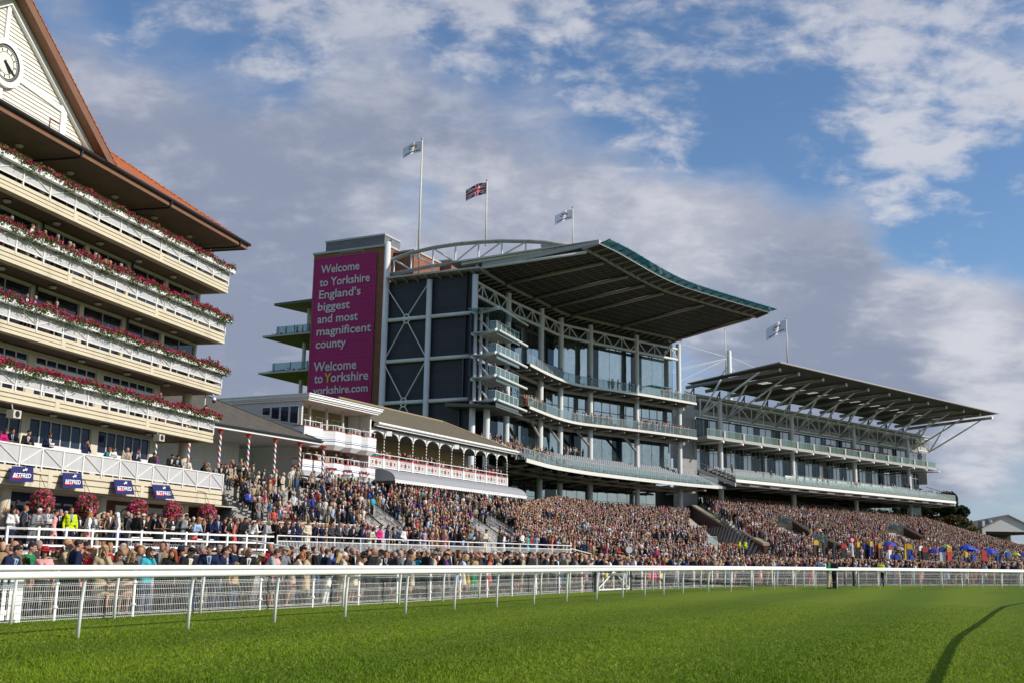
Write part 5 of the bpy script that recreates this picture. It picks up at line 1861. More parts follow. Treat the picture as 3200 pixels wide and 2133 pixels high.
rp = MB()
plate(rp, RL_(-6), RR_(-6), RR_(3.0), RL_(3.0), -6, 3.0)
plate(rp, RL_(5.6), RR_(5.6), RR_(17.5), RL_(17.5), 5.6, 17.5)
cuts = [RL_(4.3)] + [q for ab in LITE for q in ab] + [RR_(4.3)]
for a_, c_ in zip(cuts[0::2], cuts[1::2]):
 plate(rp, a_, c_, c_, a_, 3.0, 5.6)
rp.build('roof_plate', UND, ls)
TRL = bpy.data.materials.new('rooflight')
TRL.use_nodes = True
_t = NT(TRL.node_tree)
_m = _t.n('ShaderNodeMixShader', {0: 0.75, 1: _t.n('ShaderNodeBsdfDiffuse', {'Color': (0.8, 0.76, 0.66)}).outputs[0], 2: _t.n('ShaderNodeBsdfTranslucent', {'Color': (0.85, 0.80, 0.68)}).outputs[0]})
_t.n('ShaderNodeOutputMaterial', {'Surface': _m.outputs[0]})
MB().tube(EB(RS0, 17.6, zr(17.5) + 0.1), EB(RS1, 17.6, zr(17.5) + 0.1), 0.16, 8).tube(EB(RS0, 17.6, zr(17.5) + 0.1), EB(164.0, -6, zr(-6) + 0.1), 0.12, 6).build('roof_edge', ALU, ls)
for k, s in enumerate(TS):
 n1 = 15.5
 to = MB().tube(EB(s, -5, 33.35), EB(s, n1, 34.45), 0.34, 14).build('roof_tube', TUBE, ls, smooth=True)
 p, q = np.array(EB(s, n1, 34.45)), np.array(EB(s, n1 + 0.06, 34.453))
 MB().tube(p, q, 0.36, 14).build('tube_cap', CAPW, to)
 if k < 11:
  a, c = LITE[k]
  lo = MB().quad(EB(a, 3.0, zr(3) + 0.1), EB(c, 3.0, zr(3) + 0.1), EB(c, 5.6, zr(5.6) + 0.1), EB(a, 5.6, zr(5.6) + 0.1)).build('rooflight', TRL, ls)
  gb = MB()
  for j in range(6):
   u = a + (c - a) * j / 5
   gb.tube(EB(u, 3.0, zr(3) + 0.05), EB(u, 5.6, zr(5.6) + 0.05), 0.05, 4)
  gb.build('glazing_bars', TUBE, lo)
ND = [159.7 + 8.05 * k for k in range(12)]
for k, s in enumerate(ND):
 tz = lambda n: 33.35 + (n + 5) * 1.1 / 20.5 - 0.3
 MB().tube(EB(s, 0.2, 27.5), EB(s + 0.3, 4.6, tz(4.6)), 0.17, 8).build('roof_strut', STEELW, ls, smooth=True)
 MB().tube(EB(s, 0.3, 27.5), EB(s + 0.3, 12.8, tz(12.8)), 0.17, 8).build('roof_strut', STEELW, ls, smooth=True)
 for ds in (0.8, 2.2):
  MB().tube(EB(s + ds, -3.0, 31.4), EB(s + ds + (0 if ds > 1 else 1.6), -3.0, 33.3), 0.14, 6).build('roof_prop', MULL, ls)
bx = MB()
bx.fb(EB, 160.2, 250.5, -1.5, -1.7, 27.4, 28.75)
bx.build('box_wall', LCLAD, ls)
MB().fb(EB, 160.2, 250.5, -1.5, -1.7, 28.75, 30.3).build('louvre_band', LOUV, ls)
MB().fb(EB, 160.2, 250.5, -1.5, -1.72, 30.3, 30.9).build('box_head', LCLAD, ls)
MB().hexa([EB(159.6, -0.6, 31.0), EB(251.2, -0.6, 31.0), EB(251.2, -6, 31.5), EB(159.6, -6, 31.5), EB(159.6, -0.6, 31.45), EB(251.2, -0.6, 31.45), EB(251.2, -6, 31.9), EB(159.6, -6, 31.9)]).build('box_roof', ALU, ls)
MB().fb(EB, 160.19, 160.4, -1.71, -14, 20, 31.0).build('end_wall', LCLAD, ls)
MB().fb(EB, 250.3, 250.49, -1.71, -14, 20, 31.0).build('end_wall', LCLAD, ls)
MB().tube(EB(159.7, 0, 27.5), EB(249.9, 0, 27.5), 0.17, 8).build('truss_bottom_chord', STEELW, ls)
MB().tube(EB(159.7, 0, 30.4), EB(249.9, 0, 30.4), 0.14, 8).build('truss_top_chord', STEELW, ls)
for k in range(23):
 s = 159.8 + 4.03 * k
 if s > 250:
  break
 MB().tube(EB(s, 0, 27.5), EB(s, 0, 30.4), 0.13, 6).build('truss_upright', STEELW, ls)
 if k < 22:
  a, c = (27.5, 30.4) if k % 2 else (30.4, 27.5)
  if k % 2 == 0:
   a, c = 27.5, 30.4
   MB().tube(EB(s, 0.02, 27.5), EB(s + 4.03, 0.02, 30.4), 0.12, 6).build('truss_diagonal', STEELW, ls)
  else:
   MB().tube(EB(s, 0.02, 30.4), EB(s + 4.03, 0.02, 27.5), 0.12, 6).build('truss_diagonal', STEELW, ls)
CE = [165.7, 189.75, 213.8, 237.9]
for s in CE:
 c = EB(s, 0, 0)
 MB().lathe((c[0], c[1], 0), [(0.48, 10.7), (0.48, 30.6)], 20).build('column', STEELW, ls, smooth=True)
L2 = [EB(158.0, 3.0, 0)[:2], EB(245.4, 3.0, 0)[:2]]
MB().hexa([EB(157.7, 3, 22.85), EB(245.4, 3, 22.85), EB(248, -4, 22.85), EB(160, -4, 22.85), EB(157.7, 3, 23.4), EB(245.4, 3, 23.4), EB(248, -4, 23.4), EB(160, -4, 23.4)]).build('middle_floor', LCLAD, ls)
balustrade([EB(157.9, 2.9, 0)[:2], EB(245.4, 2.9, 0)[:2]], 23.4, 1.25, ls, 2.0, 0.05, GGRN)
fins = [163.0 + 6.0 * k for k in range(14)]
for s in fins:
 MB().fb(EB, s - 0.3, s + 0.3, 3.06, 3.0, 22.9, 24.6).build('balustrade_fin', LCLAD, ls)
for k in range(15):
 s = 162.3 + 6.0 * k
 bo = MB().tube(EB(s, -4, 22.55), EB(s, 3.2, 22.6), 0.2, 10).build('floor_beam', STEELW, ls, smooth=True)
 MB().tube(EB(s, 3.2, 22.6), EB(s, 3.26, 22.6), 0.22, 10).build('beam_cap', CAPW, bo)
NB = 44
for k in range(NB):
 s = 160.6 + 2.03 * k
 window(EB, s, s + 1.98, 23.45, 27.3, -1.55, ls, 1 if k % 3 else 2, glass=GLD if k % 3 == 0 else mat_glass('soft_glass', (0.62, 0.62, 0.62), 0.42, body=(0.05, 0.05, 0.05)), fm=LCLAD, fr=0.08)
for k in range(32):
 s = 161.5 + 2.75 * k
 window(EB, s, s + 2.7, 17.8, 22.8, -3.5, ls, 2, transom=21.3, glass=GLD if k % 2 else MATS['soft_glass'], fm=STEELG, fr=0.09)
MB().fb(EB, 161.2, 250.0, -3.7, -3.9, 14.6, 22.8).fb(EB, 161.2, 250.0, -12.0, -12.2, 11, 14.6).build('inner_wall', mat('inner_wall', (0.16, 0.15, 0.14), 0.8), ls)
MB().fb(EB, 155.5, 161.2, -2.0, -3.0, 10, 27).build('link_wall', mat_rows('link_panel', 47.0, ((0.30, 0.295, 0.28), (0.28, 0.275, 0.26), (0.22, 0.215, 0.2)), 2.6, 1.8, 0.02, (0.16, 0.16, 0.15), offset_=0.0), ls)
tr2 = MB()
for k in range(8):
 z = 15.55 + 0.32 * k
 n0 = 5.9 - 0.85 * k
 tr2.fb(EB, 162.0, 248.0, n0, n0 - 0.85, z - 0.5, z)
terr = tr2.build('seating_deck', DECKU, ls)
MB().fb(EB, 161.9, 248.0, 6.05, 5.9, 15.2, 15.72).build('terrace_edge', mat('edge_white', (0.80, 0.77, 0.70), 0.5), ls)
balustrade([EB(162.0, 5.95, 0)[:2], EB(248.0, 5.95, 0)[:2]], 15.72, 1.3, ls, 2.2, 0.03, GPAL)
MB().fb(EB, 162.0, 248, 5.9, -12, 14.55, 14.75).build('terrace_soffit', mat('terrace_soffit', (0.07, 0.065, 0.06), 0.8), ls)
for k in range(13):
 s = 168.0 + 6.6 * k
 MB().hexa([EB(s - 1.4, 5.6, 14.6), EB(s + 1.4, 5.6, 14.6), EB(s + 1.4, -1, 14.4), EB(s - 1.4, -1, 14.4), EB(s - 1.4, 5.6, 15.19), EB(s + 1.4, 5.6, 15.19), EB(s + 1.4, -1, 15.0), EB(s - 1.4, -1, 15.0)]).build('terrace_bracket', STEELG, ls)
SE = []
for k in range(7):
 for j in range(160):
  s = 163.5 + 0.52 * j
  if s > 247 or (s % 11) < 0.9 or (183 < s < 228 and k > 1):
   continue
  SE.append((k, EB(s, 5.9 - 0.85 * k - 0.5, 15.55 + 0.32 * k)))
fr_ = [q for q in SE if q[1][0] < EB(172, 0, 0)[0] and q[0] > 0][:100]
tb = (float(EB.d[0]), float(EB.d[1]))
for _, c in fr_:
 mb = MB()
 seat_shape(mb, c, tb)
 mb.build('seat', SEAT, terr)
mb = MB()
for q in SE:
 if q not in fr_:
  seat_shape(mb, q[1], tb)
tag(mb.build('seats', SEAT, terr), kind='stuff')
TW = mat('table_white', (0.72, 0.72, 0.70), 0.7)
for k in range(9):
 s = 184.5 + 4.8 * k
 MB().fb(EB, s, s + 3.4, 1.6, 0.9, 17.2, 17.95).build('covered_table', TW, ls)
 for j in range(3):
  MB().fb(EB, s + 0.4 + j, s + 0.8 + j, 2.6, 2.2, 16.9, 17.35).fb(EB, s + 0.4 + j, s + 0.8 + j, 2.25, 2.2, 17.35, 17.8).build('white_chair', TW, ls)
balustrade([EB(183, 4.0, 0)[:2], EB(229, 4.0, 0)[:2]], 16.6, 1.2, ls, 2.2, 0.03, GPAL)
st = MB()
for p, q in ((EB(161.9, 6.0, 15.7), EB(160.5, -1.5, 18.6)),):
 st.hexa([EB(161.6, 6, 14.4), EB(161.9, 6, 14.4), EB(161.9, -2, 17.2), EB(161.6, -2, 17.2), EB(161.6, 6, 15.0), EB(161.9, 6, 15.0), EB(161.9, -2, 17.9), EB(161.6, -2, 17.9)])
 for k in range(5):
  st.tube(EB(161.75, 6 - 2 * k, 15.0 + 0.72 * k), EB(161.75, 6 - 2 * k, 16.2 + 0.72 * k), 0.04, 5)
 st.tube(EB(161.75, 6, 16.2), EB(161.75, -2, 19.1), 0.05, 5)
 st.hexa([EB(158.0, 4, 14.0), EB(161.6, 4, 14.0), EB(161.6, -2, 16.4), EB(158.0, -2, 16.4), EB(158.0, 4, 14.4), EB(161.6, 4, 14.4), EB(161.6, -2, 16.8), EB(158.0, -2, 16.8)])
st.build('terrace_stair', STEELG, ls)
e = MB().tube(EB(248, 5.9, 17.0), EB(250, -2.0, 19.4), 0.06, 5)
for k in range(5):
 e.tube(EB(248 + 0.4 * k, 5.9 - 1.6 * k, 15.7 + 0.48 * k), EB(248 + 0.4 * k, 5.9 - 1.6 * k, 17.0 + 0.48 * k), 0.04, 5)
e.build('end_hand_rail', MULL, ls)
for k in range(18):
 s = 163.0 + 4.8 * k
 window(EB, s, s + 4.7, 11.9, 14.5, -8.5, ls, 2, glass=GLM, fm=MULL, fr=0.08)
MB().fb(EB, 240.5, 247.0, -2.0, -2.1, 10.8, 14.5).build('end_screen', GBAL, ls)

ms = thing('mast', 'white mast with fanned steel stays behind the grey roof', 'mast', EB(197, -20, 30))
c = EB(197.1, -20, 0)
MB().lathe((c[0], c[1], 0), [(0.55, 30), (0.55, 47.0), (0.5, 47.2)], 18).build('shaft', STEELW, ms, smooth=True)
for sx in (-2.2, 2.2):
 MB().tube((c[0], c[1], 44.2), (c[0] + sx, c[1] + 0.3, 41.0), 0.12, 6).build('leg', STEELW, ms)
for ex in ((-33, -16, 50.5), (-33, -15, 51.3), (-16, -9, 40.0), (-12, -8, 39), (-20, -10, 39.5)):
 MB().tube((c[0], c[1], 45.6), (c[0] + ex[0], c[1] + ex[1], ex[2]), 0.05, 5).build('stay', STEELW, ms)
for ex in ((36, 24, 36.5), (40, 30, 36.5), (44, 36, 36.0)):
 MB().tube((c[0], c[1], 46.0), (c[0] + ex[0], c[1] + ex[1], ex[2]), 0.06, 5).build('stay', STEELW, ms)
MB().lathe((c[0] + 2.5, c[1] - 1, 41.2), [(3.0, -1.5), (2.6, -0.5), (1.5, 0.3), (0, 0.6)], 20).build('drum', ALU, ms)
flagpole(2266, 1030, 1180, 262, 0, 0, None, 'bare thin flagpole beside the white stayed mast', None, r=0.16)
flagpole(2456.5, 996, 1150, 222, 4.0, 2.5, 'york', 'flagpole over the long grey roof with a drooping white flag', None, droop=0.42, r=0.16)

# ================================================================== far old stand, sign, trees
FS = FR(0, 270, 90.0)
fs = thing('far_stand', 'old white gabled stand with dark seating bay at the right edge', 'stand', at(3130, 1720, 270))
pk = lambda x, y: FS.pick(x, y)
FWH = mat('far_white', (0.62, 0.61, 0.58), 0.7, nz=(0.3, 0.06), grime=(0.25, 0.5, (0.40, 0.39, 0.37)))
ap, le_, re_ = pk(3148, 1609), pk(3069, 1647), pk(3226, 1647)
zb0 = pk(3069, 1658)[1]
MB().ext(FS, [(le_[0], zb0), (re_[0], zb0), (re_[0], re_[1]), ap, (le_[0], le_[1])], 0.0, -0.4).build('gable', FWH, fs)
rr = MB()
for a, b in ((le_, ap), (ap, re_)):
 rr.hexa([FS(a[0], 0.5, a[1]), FS(b[0], 0.5, b[1]), FS(b[0] + 14, -60, b[1]), FS(a[0] + 14, -60, a[1]), FS(a[0], 0.5, a[1] + 0.25), FS(b[0], 0.5, b[1] + 0.25), FS(b[0] + 14, -60, b[1] + 0.25), FS(a[0] + 14, -60, a[1] + 0.25)])
rr.build('roof', mat('far_roof', (0.26, 0.22, 0.17), 0.8, nz=(0.3, 0.2)), fs)
g0 = 0.0
MB().ext(FS, [(le_[0], g0), (le_[0] + 20, g0), pk(3190, 1722), pk(3092, 1671), (le_[0] + 0.01, pk(3069, 1671)[1])], 0.0, -0.4).build('stair_wall', FWH, fs)
MB().fb(FS, le_[0], le_[0] + 0.8, 0.01, -14, g0, zb0).build('corner_pier', FWH, fs)
MB().fb(FS, le_[0] + 0.8, re_[0], -0.5, -16, zb0 - 0.6, zb0).build('bay_soffit', mat('bay_dark', (0.045, 0.042, 0.04), 0.9), fs)
MB().fb(FS, le_[0] + 0.8, re_[0], -12, -12.3, 0, zb0).build('bay_back', mat('bay_back', (0.10, 0.09, 0.075), 0.9), fs)
MB().fb(FS, le_[0] + 0.8, re_[0], -3, -3.3, 5.3, 6.6).build('bay_parapet', mat('bay_parapet', (0.22, 0.20, 0.17), 0.9), fs)
c0, c1 = pk(3070, 1645), pk(3077, 1626)
MB().fb(FS, c0[0], c1[0] + 0.0, 0.1, -2.5, c0[1], c1[1]).build('chimney', FWH, fs)
d_ = FS((c1[0] + 1.6), -1.5, c0[1] + 0.4)
MB().lathe(d_, [(0.0, 0.0), (0.9, 0.2), (1.15, 0.6), (0.9, 1.2), (0.3, 1.7)], 14).build('dish', mat('dish_grey', (0.14, 0.15, 0.19), 0.5), fs)
t = thing('betting_sign', 'navy betting sign with red and white lettering on the far stand', 'sign', at(3110, 1712, 269))
a, b = pk(3089, 1711), pk(3132, 1698)
MB().fb(FS, a[0], b[0], 0.35, 0.25, a[1], b[1]).build('board', SIGNB, t)
tx = MB()
letters(tx, FS, a[0] + 1.0, 0.36, a[1] + 0.32, 'BETFRED', 0.72, bold=0.02, width=2.0)
disc(FS, a[0] + 0.5, a[1] + 0.55, 0.362, 0.355, 0.28, tx, k=14)
tx.build('lettering', INKW, t)
MB().fb(FS, a[0] + 0.9, a[0] + 1.6, 0.357, 0.352, a[1] + 0.2, a[1] + 0.45).build('red_flash', INKR, t)


def tree(name, label, c, h, w, trunk, nleaf, size, cols, seed, squash=0.8, group=None):
 rg_ = np.random.default_rng(seed)
 t = thing(name, label, 'tree', c, group)
 tk = MB()
 tk.path([(c[0], c[1], c[2]), (c[0] + 0.1, c[1], c[2] + h * 0.25), (c[0] - 0.1, c[1], c[2] + h * 0.55)], trunk, 10, r2=trunk * 0.5)
 lobes = []
 for k in range(34):
  a = rg_.uniform(0, 2 * math.pi)
  zz = rg_.uniform(0.25, 0.95)
  rr_ = w * 0.5 * math.sqrt(max(0.05, 1 - ((zz - 0.55) / 0.5) ** 2)) * rg_.uniform(0.35, 0.95)
  p = np.array([c[0] + rr_ * math.cos(a), c[1] + rr_ * math.sin(a) * 0.9, c[2] + h * zz])
  lobes.append((p, w * rg_.uniform(0.10, 0.19)))
  tk.path([(c[0], c[1], c[2] + h * min(0.55, zz * 0.6)), tuple((p + np.array([c[0], c[1], c[2] + h * zz])) / 2 - np.array([0, 0, h * 0.05])), tuple(p)], trunk * 0.28, 5, r2=trunk * 0.06)
 tk.build('trunk', mat('bark', (0.07, 0.055, 0.04), 0.9), t)
 P, Cc = [], []
 for p, r in lobes:
  n = int(nleaf / len(lobes))
  d = rg_.normal(size=(n, 3))
  d /= np.linalg.norm(d, axis=1)[:, None]
  P.append(p + d * (r * rg_.uniform(0.45, 1.08, n) ** 0.6)[:, None] * np.array([1.1, 1.1, squash]))
  base = np.array(cols[rg_.integers(0, len(cols))])
  Cc.append(np.clip(base * rg_.uniform(0.65, 1.4, (n, 1)), 0, 1))
 cards(np.concatenate(P), size, np.concatenate(Cc), 'crown', LEAF, t)
 return t


c = at(2935, 1700, 272)
tree('broadleaf_tree', 'big dark green broadleaf tree behind the right end of the long stand', (c[0], c[1], 1.0), 17.6, 15.5, 0.45, 21000, 0.62, [(0.032, 0.045, 0.014), (0.04, 0.05, 0.016), (0.075, 0.058, 0.016), (0.028, 0.042, 0.014)], 5)
c = at(3062, 1725, 300)
tree('small_tree', 'small distant tree left of the far white stand', (c[0], c[1], 1.0), 6.5, 4.4, 0.2, 3000, 0.4, [(0.05, 0.06, 0.02), (0.04, 0.06, 0.02)], 9)
c = at(2835, 1640, 285)
tree('shade_tree', 'dark leafy tree half hidden by the last column of the long stand', (c[0], c[1], 1.0), 19, 12, 0.45, 9000, 0.6, [(0.03, 0.042, 0.014), (0.045, 0.05, 0.016)], 15)
# ================================================================== GROUND
def grass_mat():
 m = bpy.data.materials.new('turf')
 m.use_nodes = True
 T = NT(m.node_tree)
 pos = T.n('ShaderNodeNewGeometry').outputs['Position']
 a = math.radians(24.4)
 u = T.vmath('DOT_PRODUCT', pos, (math.cos(a), -math.sin(a), 0), out=1)
 wob = T.math('MULTIPLY', T.noise(pos, 0.05, 3), 6.0)
 st = T.math('SINE', T.math('MULTIPLY', T.math('ADD', u, wob), 1.15))
 stripes = T.smooth(st, -0.9, 0.9)
 n1 = T.noise(pos, 0.35, 6, 0.65)
 n2 = T.noise(T.vmath('MULTIPLY', pos, (1.0, 0.45, 1.0)), 4.5, 5, 0.7)
 n3 = T.noise(pos, 38.0, 3, 0.7)
 c = T.mix(stripes, (0.098, 0.165, 0.009), (0.165, 0.235, 0.014))
 c = T.mix(T.math('MULTIPLY', T.smooth(n1, 0.35, 0.7), 0.5), c, (0.150, 0.190, 0.017))
 c = T.mix(T.math('MULTIPLY', T.smooth(n2, 0.45, 0.72), 0.55), c, (0.082, 0.135, 0.007))
 c = T.mix(T.math('MULTIPLY', T.smooth(n3, 0.42, 0.75), 0.45), c, (0.17, 0.215, 0.03))
 b = T.n('ShaderNodeBsdfPrincipled', {'Base Color': c, 'Roughness': 0.85, 'Specular IOR Level': 0.12})
 bn = T.n('ShaderNodeBump', {'Height': T.math('ADD', T.noise(pos, 26.0, 4, 0.75), T.math('MULTIPLY', n2, 1.2)), 'Strength': 0.8, 'Distance': 0.06})
 T.set(b.inputs['Normal'], bn.outputs[0])
 T.n('ShaderNodeOutputMaterial', {'Surface': b.outputs[0]})
 return m


TURF = grass_mat()
g = MB().quad((-3000, -500, 0), (3000, -500, 0), (3000, 5000, 0), (-3000, 5000, 0)).build('grass_track', TURF)
tag(g, kind='structure')

ML = Line(smooth_line([(-13.2, 19.0), (-11.6, 22.4), (-10.35, 25.0), (-7.35, 30.6), (-4.5, 35.8), (-1.6, 42.0), (1.0, 47.4), (3.9, 52.6), (8.0, 59.4), (12.2, 65.6), (19.0, 72.4), (27.3, 78.4), (39.3, 85.4), (52, 91.5), (70, 99)], 90))
BRL = Line(smooth_line([(-12.0, 20.6), (-9.93, 25.1), (-7.2, 30.4), (-3.6, 36.4), (-0.95, 42.0), (1.5, 47.2), (4.2, 52.0), (8.6, 58.6), (12.9, 64.4), (19.8, 71.0), (27.8, 76.6), (39.8, 83.4), (52.5, 89.3), (70.5, 96.8)], 90))
FRp = [(-10.2, 15.3), (-9.1, 17.95), (-7.91, 20.66), (-6.65, 23.3), (-5.41, 25.95), (-4.15, 28.5), (-2.84, 31.0), (-1.6, 33.4), (-0.36, 35.7), (0.89, 38.1), (2.15, 40.8), (3.45, 43.3), (4.71, 45.7), (5.9, 48.0), (7.0, 50.0), (8.2, 52.1), (9.9, 54.9),
  (11.5, 57.3), (13.1, 59.4), (14.67, 61.2), (16.2, 62.6), (17.7, 63.9), (19.3, 65.1), (20.9, 66.2), (22.5, 67.2), (24.1, 68.2), (25.7, 69.1), (27.4, 70.0), (29.0, 70.9), (30.7, 71.8), (32.3, 72.6), (33.9, 73.4), (35.7, 74.3), (38, 75.4), (41, 76.8)]
PFp = [(-19.6, 45.0), (-15.3, 52.0), (-12.0, 57.5), (-9.15, 62.0), (-6.0, 67.0), (-2.4, 73.0), (2.0, 80.0), (8.0, 89.0), (16.0, 97.0), (24.0, 103.0), (33.0, 110.0), (62.0, 138.0), (80, 152), (95, 165), (108, 178), (125, 195)]
cc = MB()
A1 = [ML.at(ML.len * k / 40) for k in range(41)]
A1 = offset(A1, -0.15)
A1 = [(p[0] + (-1.1 if p[0] < -3 else 0), p[1] + (0.5 if p[0] < -3 else 0)) for p in A1]
PL_ = Line(PFp)
B1_ = [PL_.at(PL_.len * k / 40) for k in range(41)]
B1_[0] = (-30, 30)
cc.strip([(p[0], p[1], 0.004) for p in A1], [(p[0] - 0.3, p[1] + 0.4, 0.004) for p in B1_])
PAVE = mat('paving', (0.20, 0.19, 0.175), 0.85, nz=(0.6, 0.2), bump=(6, 0.2))
tag(cc.build('concourse', PAVE), kind='structure')
EBp = lambda s, n: EB(s, n, 0)[:2]
ST = [  # front edge, start of steps, top of steps, z front, z after first wall, z top
 ((-30, 28), (-40, 34), (-42, 35), 1.5, 1.5, 1.5),
 ((-19.6, 45), (-27, 49.5), (-28, 50), 1.5, 1.5, 1.5),
 ((-15.3, 52), (-17.4, 66.0), (-19, 69), 1.55, 1.55, 1.6),
 ((-12.8, 56.2), (-15.6, 66.0), (-20.3, 75.5), 1.55, 2.5, 6.45),
 ((-9.15, 62), (-10.6, 69), (-14.7, 86.2), 1.6, 2.5, 6.45),
 ((-6, 67), (-6.9, 74.5), (-9.4, 95.7), 1.6, 2.3, 5.9),
 ((-2.4, 73), (-2.6, 81), (2.2, 118.9), 1.6, 2.1, 5.9),
 ((2, 80), (2.4, 88), (6.5, 150), 1.5, 1.8, 8.2),
 ((8, 89), (8.5, 96), (13.6, 166.5), 1.0, 1.2, 8.2),
 ((16, 97), (17, 105), (21.7, 173.8), 0.6, 0.7, 8.2),
 ((24, 103), (25, 112), (30, 181), 0.2, 0.3, 8.2),
 ((29.2, 107), (29.8, 117), (31.6, 192), 0.1, 0.15, 2.4),
 ((30.2, 108), (31.4, 119), EBp(166.0, -4.5), 0.05, 0.1, 11.9),
 ((62, 138), (63, 148), EBp(213.8, -4.5), 0.3, 0.4, 11.9),
 ((80, 152), (82, 165), EBp(248, -4.5), 0.4, 0.5, 11.6),
 ((95, 165), (98, 185), EBp(262, -5), 0.4, 0.5, 9.6),
 ((108, 178), (112, 200), EBp(285, -4), 0.4, 0.6, 4.2),
 ((125, 195), (130, 215), EBp(310, -4), 0.3, 0.5, 1.8)]
NSTEP = 30
rowsP = []
prof_n = 0
for F_, B_, T_, zf, zs, zt_ in ST:
 r = [(F_[0], F_[1], -0.2), (F_[0], F_[1], zf), (B_[0], B_[1], zf), (B_[0], B_[1], zs)]
 for k in range(NSTEP):
  f0, f1 = k / NSTEP, (k + 1) / NSTEP
  x, y = B_[0] + (T_[0] - B_[0]) * f1, B_[1] + (T_[1] - B_[1]) * f1
  z0 = zs + (zt_ - zs) * f0
  r += [(x, y, z0), (x, y, zs + (zt_ - zs) * f1)]
 d = np.array(T_) - np.array(B_)
 d = d / np.linalg.norm(d) * 14
 r.append((T_[0] + d[0], T_[1] + d[1], zt_))
 rowsP.append(r)
tm = MB()
for a, b in zip(rowsP[:-1], rowsP[1:]):
 tm.strip(a, b)
tag(tm.build('terrace_steps', CONC), kind='structure')


def terr_pt(i, u, v):
 """i: station, u between stations, v: 0 front edge .. 1 start of steps .. 2 top"""
 def one(q):
  F_, B_, T_, zf, zs, zt_ = ST[q]
  if v <= 1:
   p = lerp(F_, B_, v)
   return (p[0], p[1], zf)
  w = min(v - 1, 1.0)
  k = math.floor(w * NSTEP + 1e-6)
  p = lerp(B_, T_, w)
  return (p[0], p[1], zs + (zt_ - zs) * min(k, NSTEP) / NSTEP)
 a, b = one(i), one(i + 1)
 return lerp(a, b, u)


TG = np.array([terr_pt(i, u, v) for i in range(len(ST) - 1) for u in np.linspace(0, 1, 9) for v in np.linspace(0, 2, 41)])


def terr_z(x, y):
 d = (TG[:, 0] - x) ** 2 + (TG[:, 1] - y) ** 2
 k = int(np.argmin(d))
 return float(TG[k, 2]) if d[k] < 30 else 0.0


def hit_terr(x, y, h):
 """distance at which the sight line comes down to h above the steps"""
 r = ray(x, y)
 for Y in np.arange(60, 260, 0.5):
  if r[2] * Y + EYE < terr_z(r[0] * Y, Y) + h:
   return float(Y)
 return 150.0


KEEP_CLEAR = []     # things in the terraces that people stand clear of: x range, y range, distance
bwl = thing('brick_wall', 'sloping brown brick wall with pale coping beside the crowded terrace', 'wall', (33.5, 170, 2))
WALLB = mat_rows('ramp_brick', 100.0, ((0.125, 0.045, 0.03), (0.105, 0.04, 0.027), (0.08, 0.035, 0.025)), 0.45, 0.15, 0.012, (0.09, 0.06, 0.045), bumps=0.3)
prf = [(2160, 1579, 197), (2215, 1613, 186), (2302, 1669, 165), (2330, 1672, 158), (2388, 1703, 138)]
top = [at(x, y, Y) for x, y, Y in prf]
w = MB()
for a, b in zip(top[:-1], top[1:]):
 w.hexa([(a[0], a[1], 0.2), (b[0], b[1], 0.2), (b[0] + 0.6, b[1] + 0.1, 0.2), (a[0] + 0.6, a[1] + 0.1, 0.2), a, b, (b[0] + 0.6, b[1] + 0.1, b[2]), (a[0] + 0.6, a[1] + 0.1, a[2])])
L_ = at(2105, 1579, 197.3)
w.quad(L_, top[0], (top[0][0], top[0][1], 6), (L_[0], L_[1], 6))
w.build('brickwork', WALLB, bwl)
for (x_, y_, Y_), (x2_, y2_, Y2_) in zip(prf[:-1], prf[1:]):
 KEEP_CLEAR.append((x_ - 8, x2_ + 4, (y_ + y2_) / 2 - 4, max(y_, y2_) + 24, (Y_ + Y2_) / 2))
w = MB()
for a, b in zip(top[:-1], top[1:]):
 w.hexa([(a[0] - 0.12, a[1], a[2] + .002), (b[0] - 0.12, b[1], b[2] + .002), (b[0] + 0.72, b[1] + 0.1, b[2] + .002), (a[0] + 0.72, a[1] + 0.1, a[2] + .002), (a[0] - 0.12, a[1], a[2] + 0.32), (b[0] - 0.12, b[1], b[2] + 0.32), (b[0] + 0.72, b[1] + 0.1, b[2] + 0.32), (a[0] + 0.72, a[1] + 0.1, a[2] + 0.32)])
w.build('coping', mat('wall_coping', (0.40, 0.33, 0.22), 0.8), bwl)
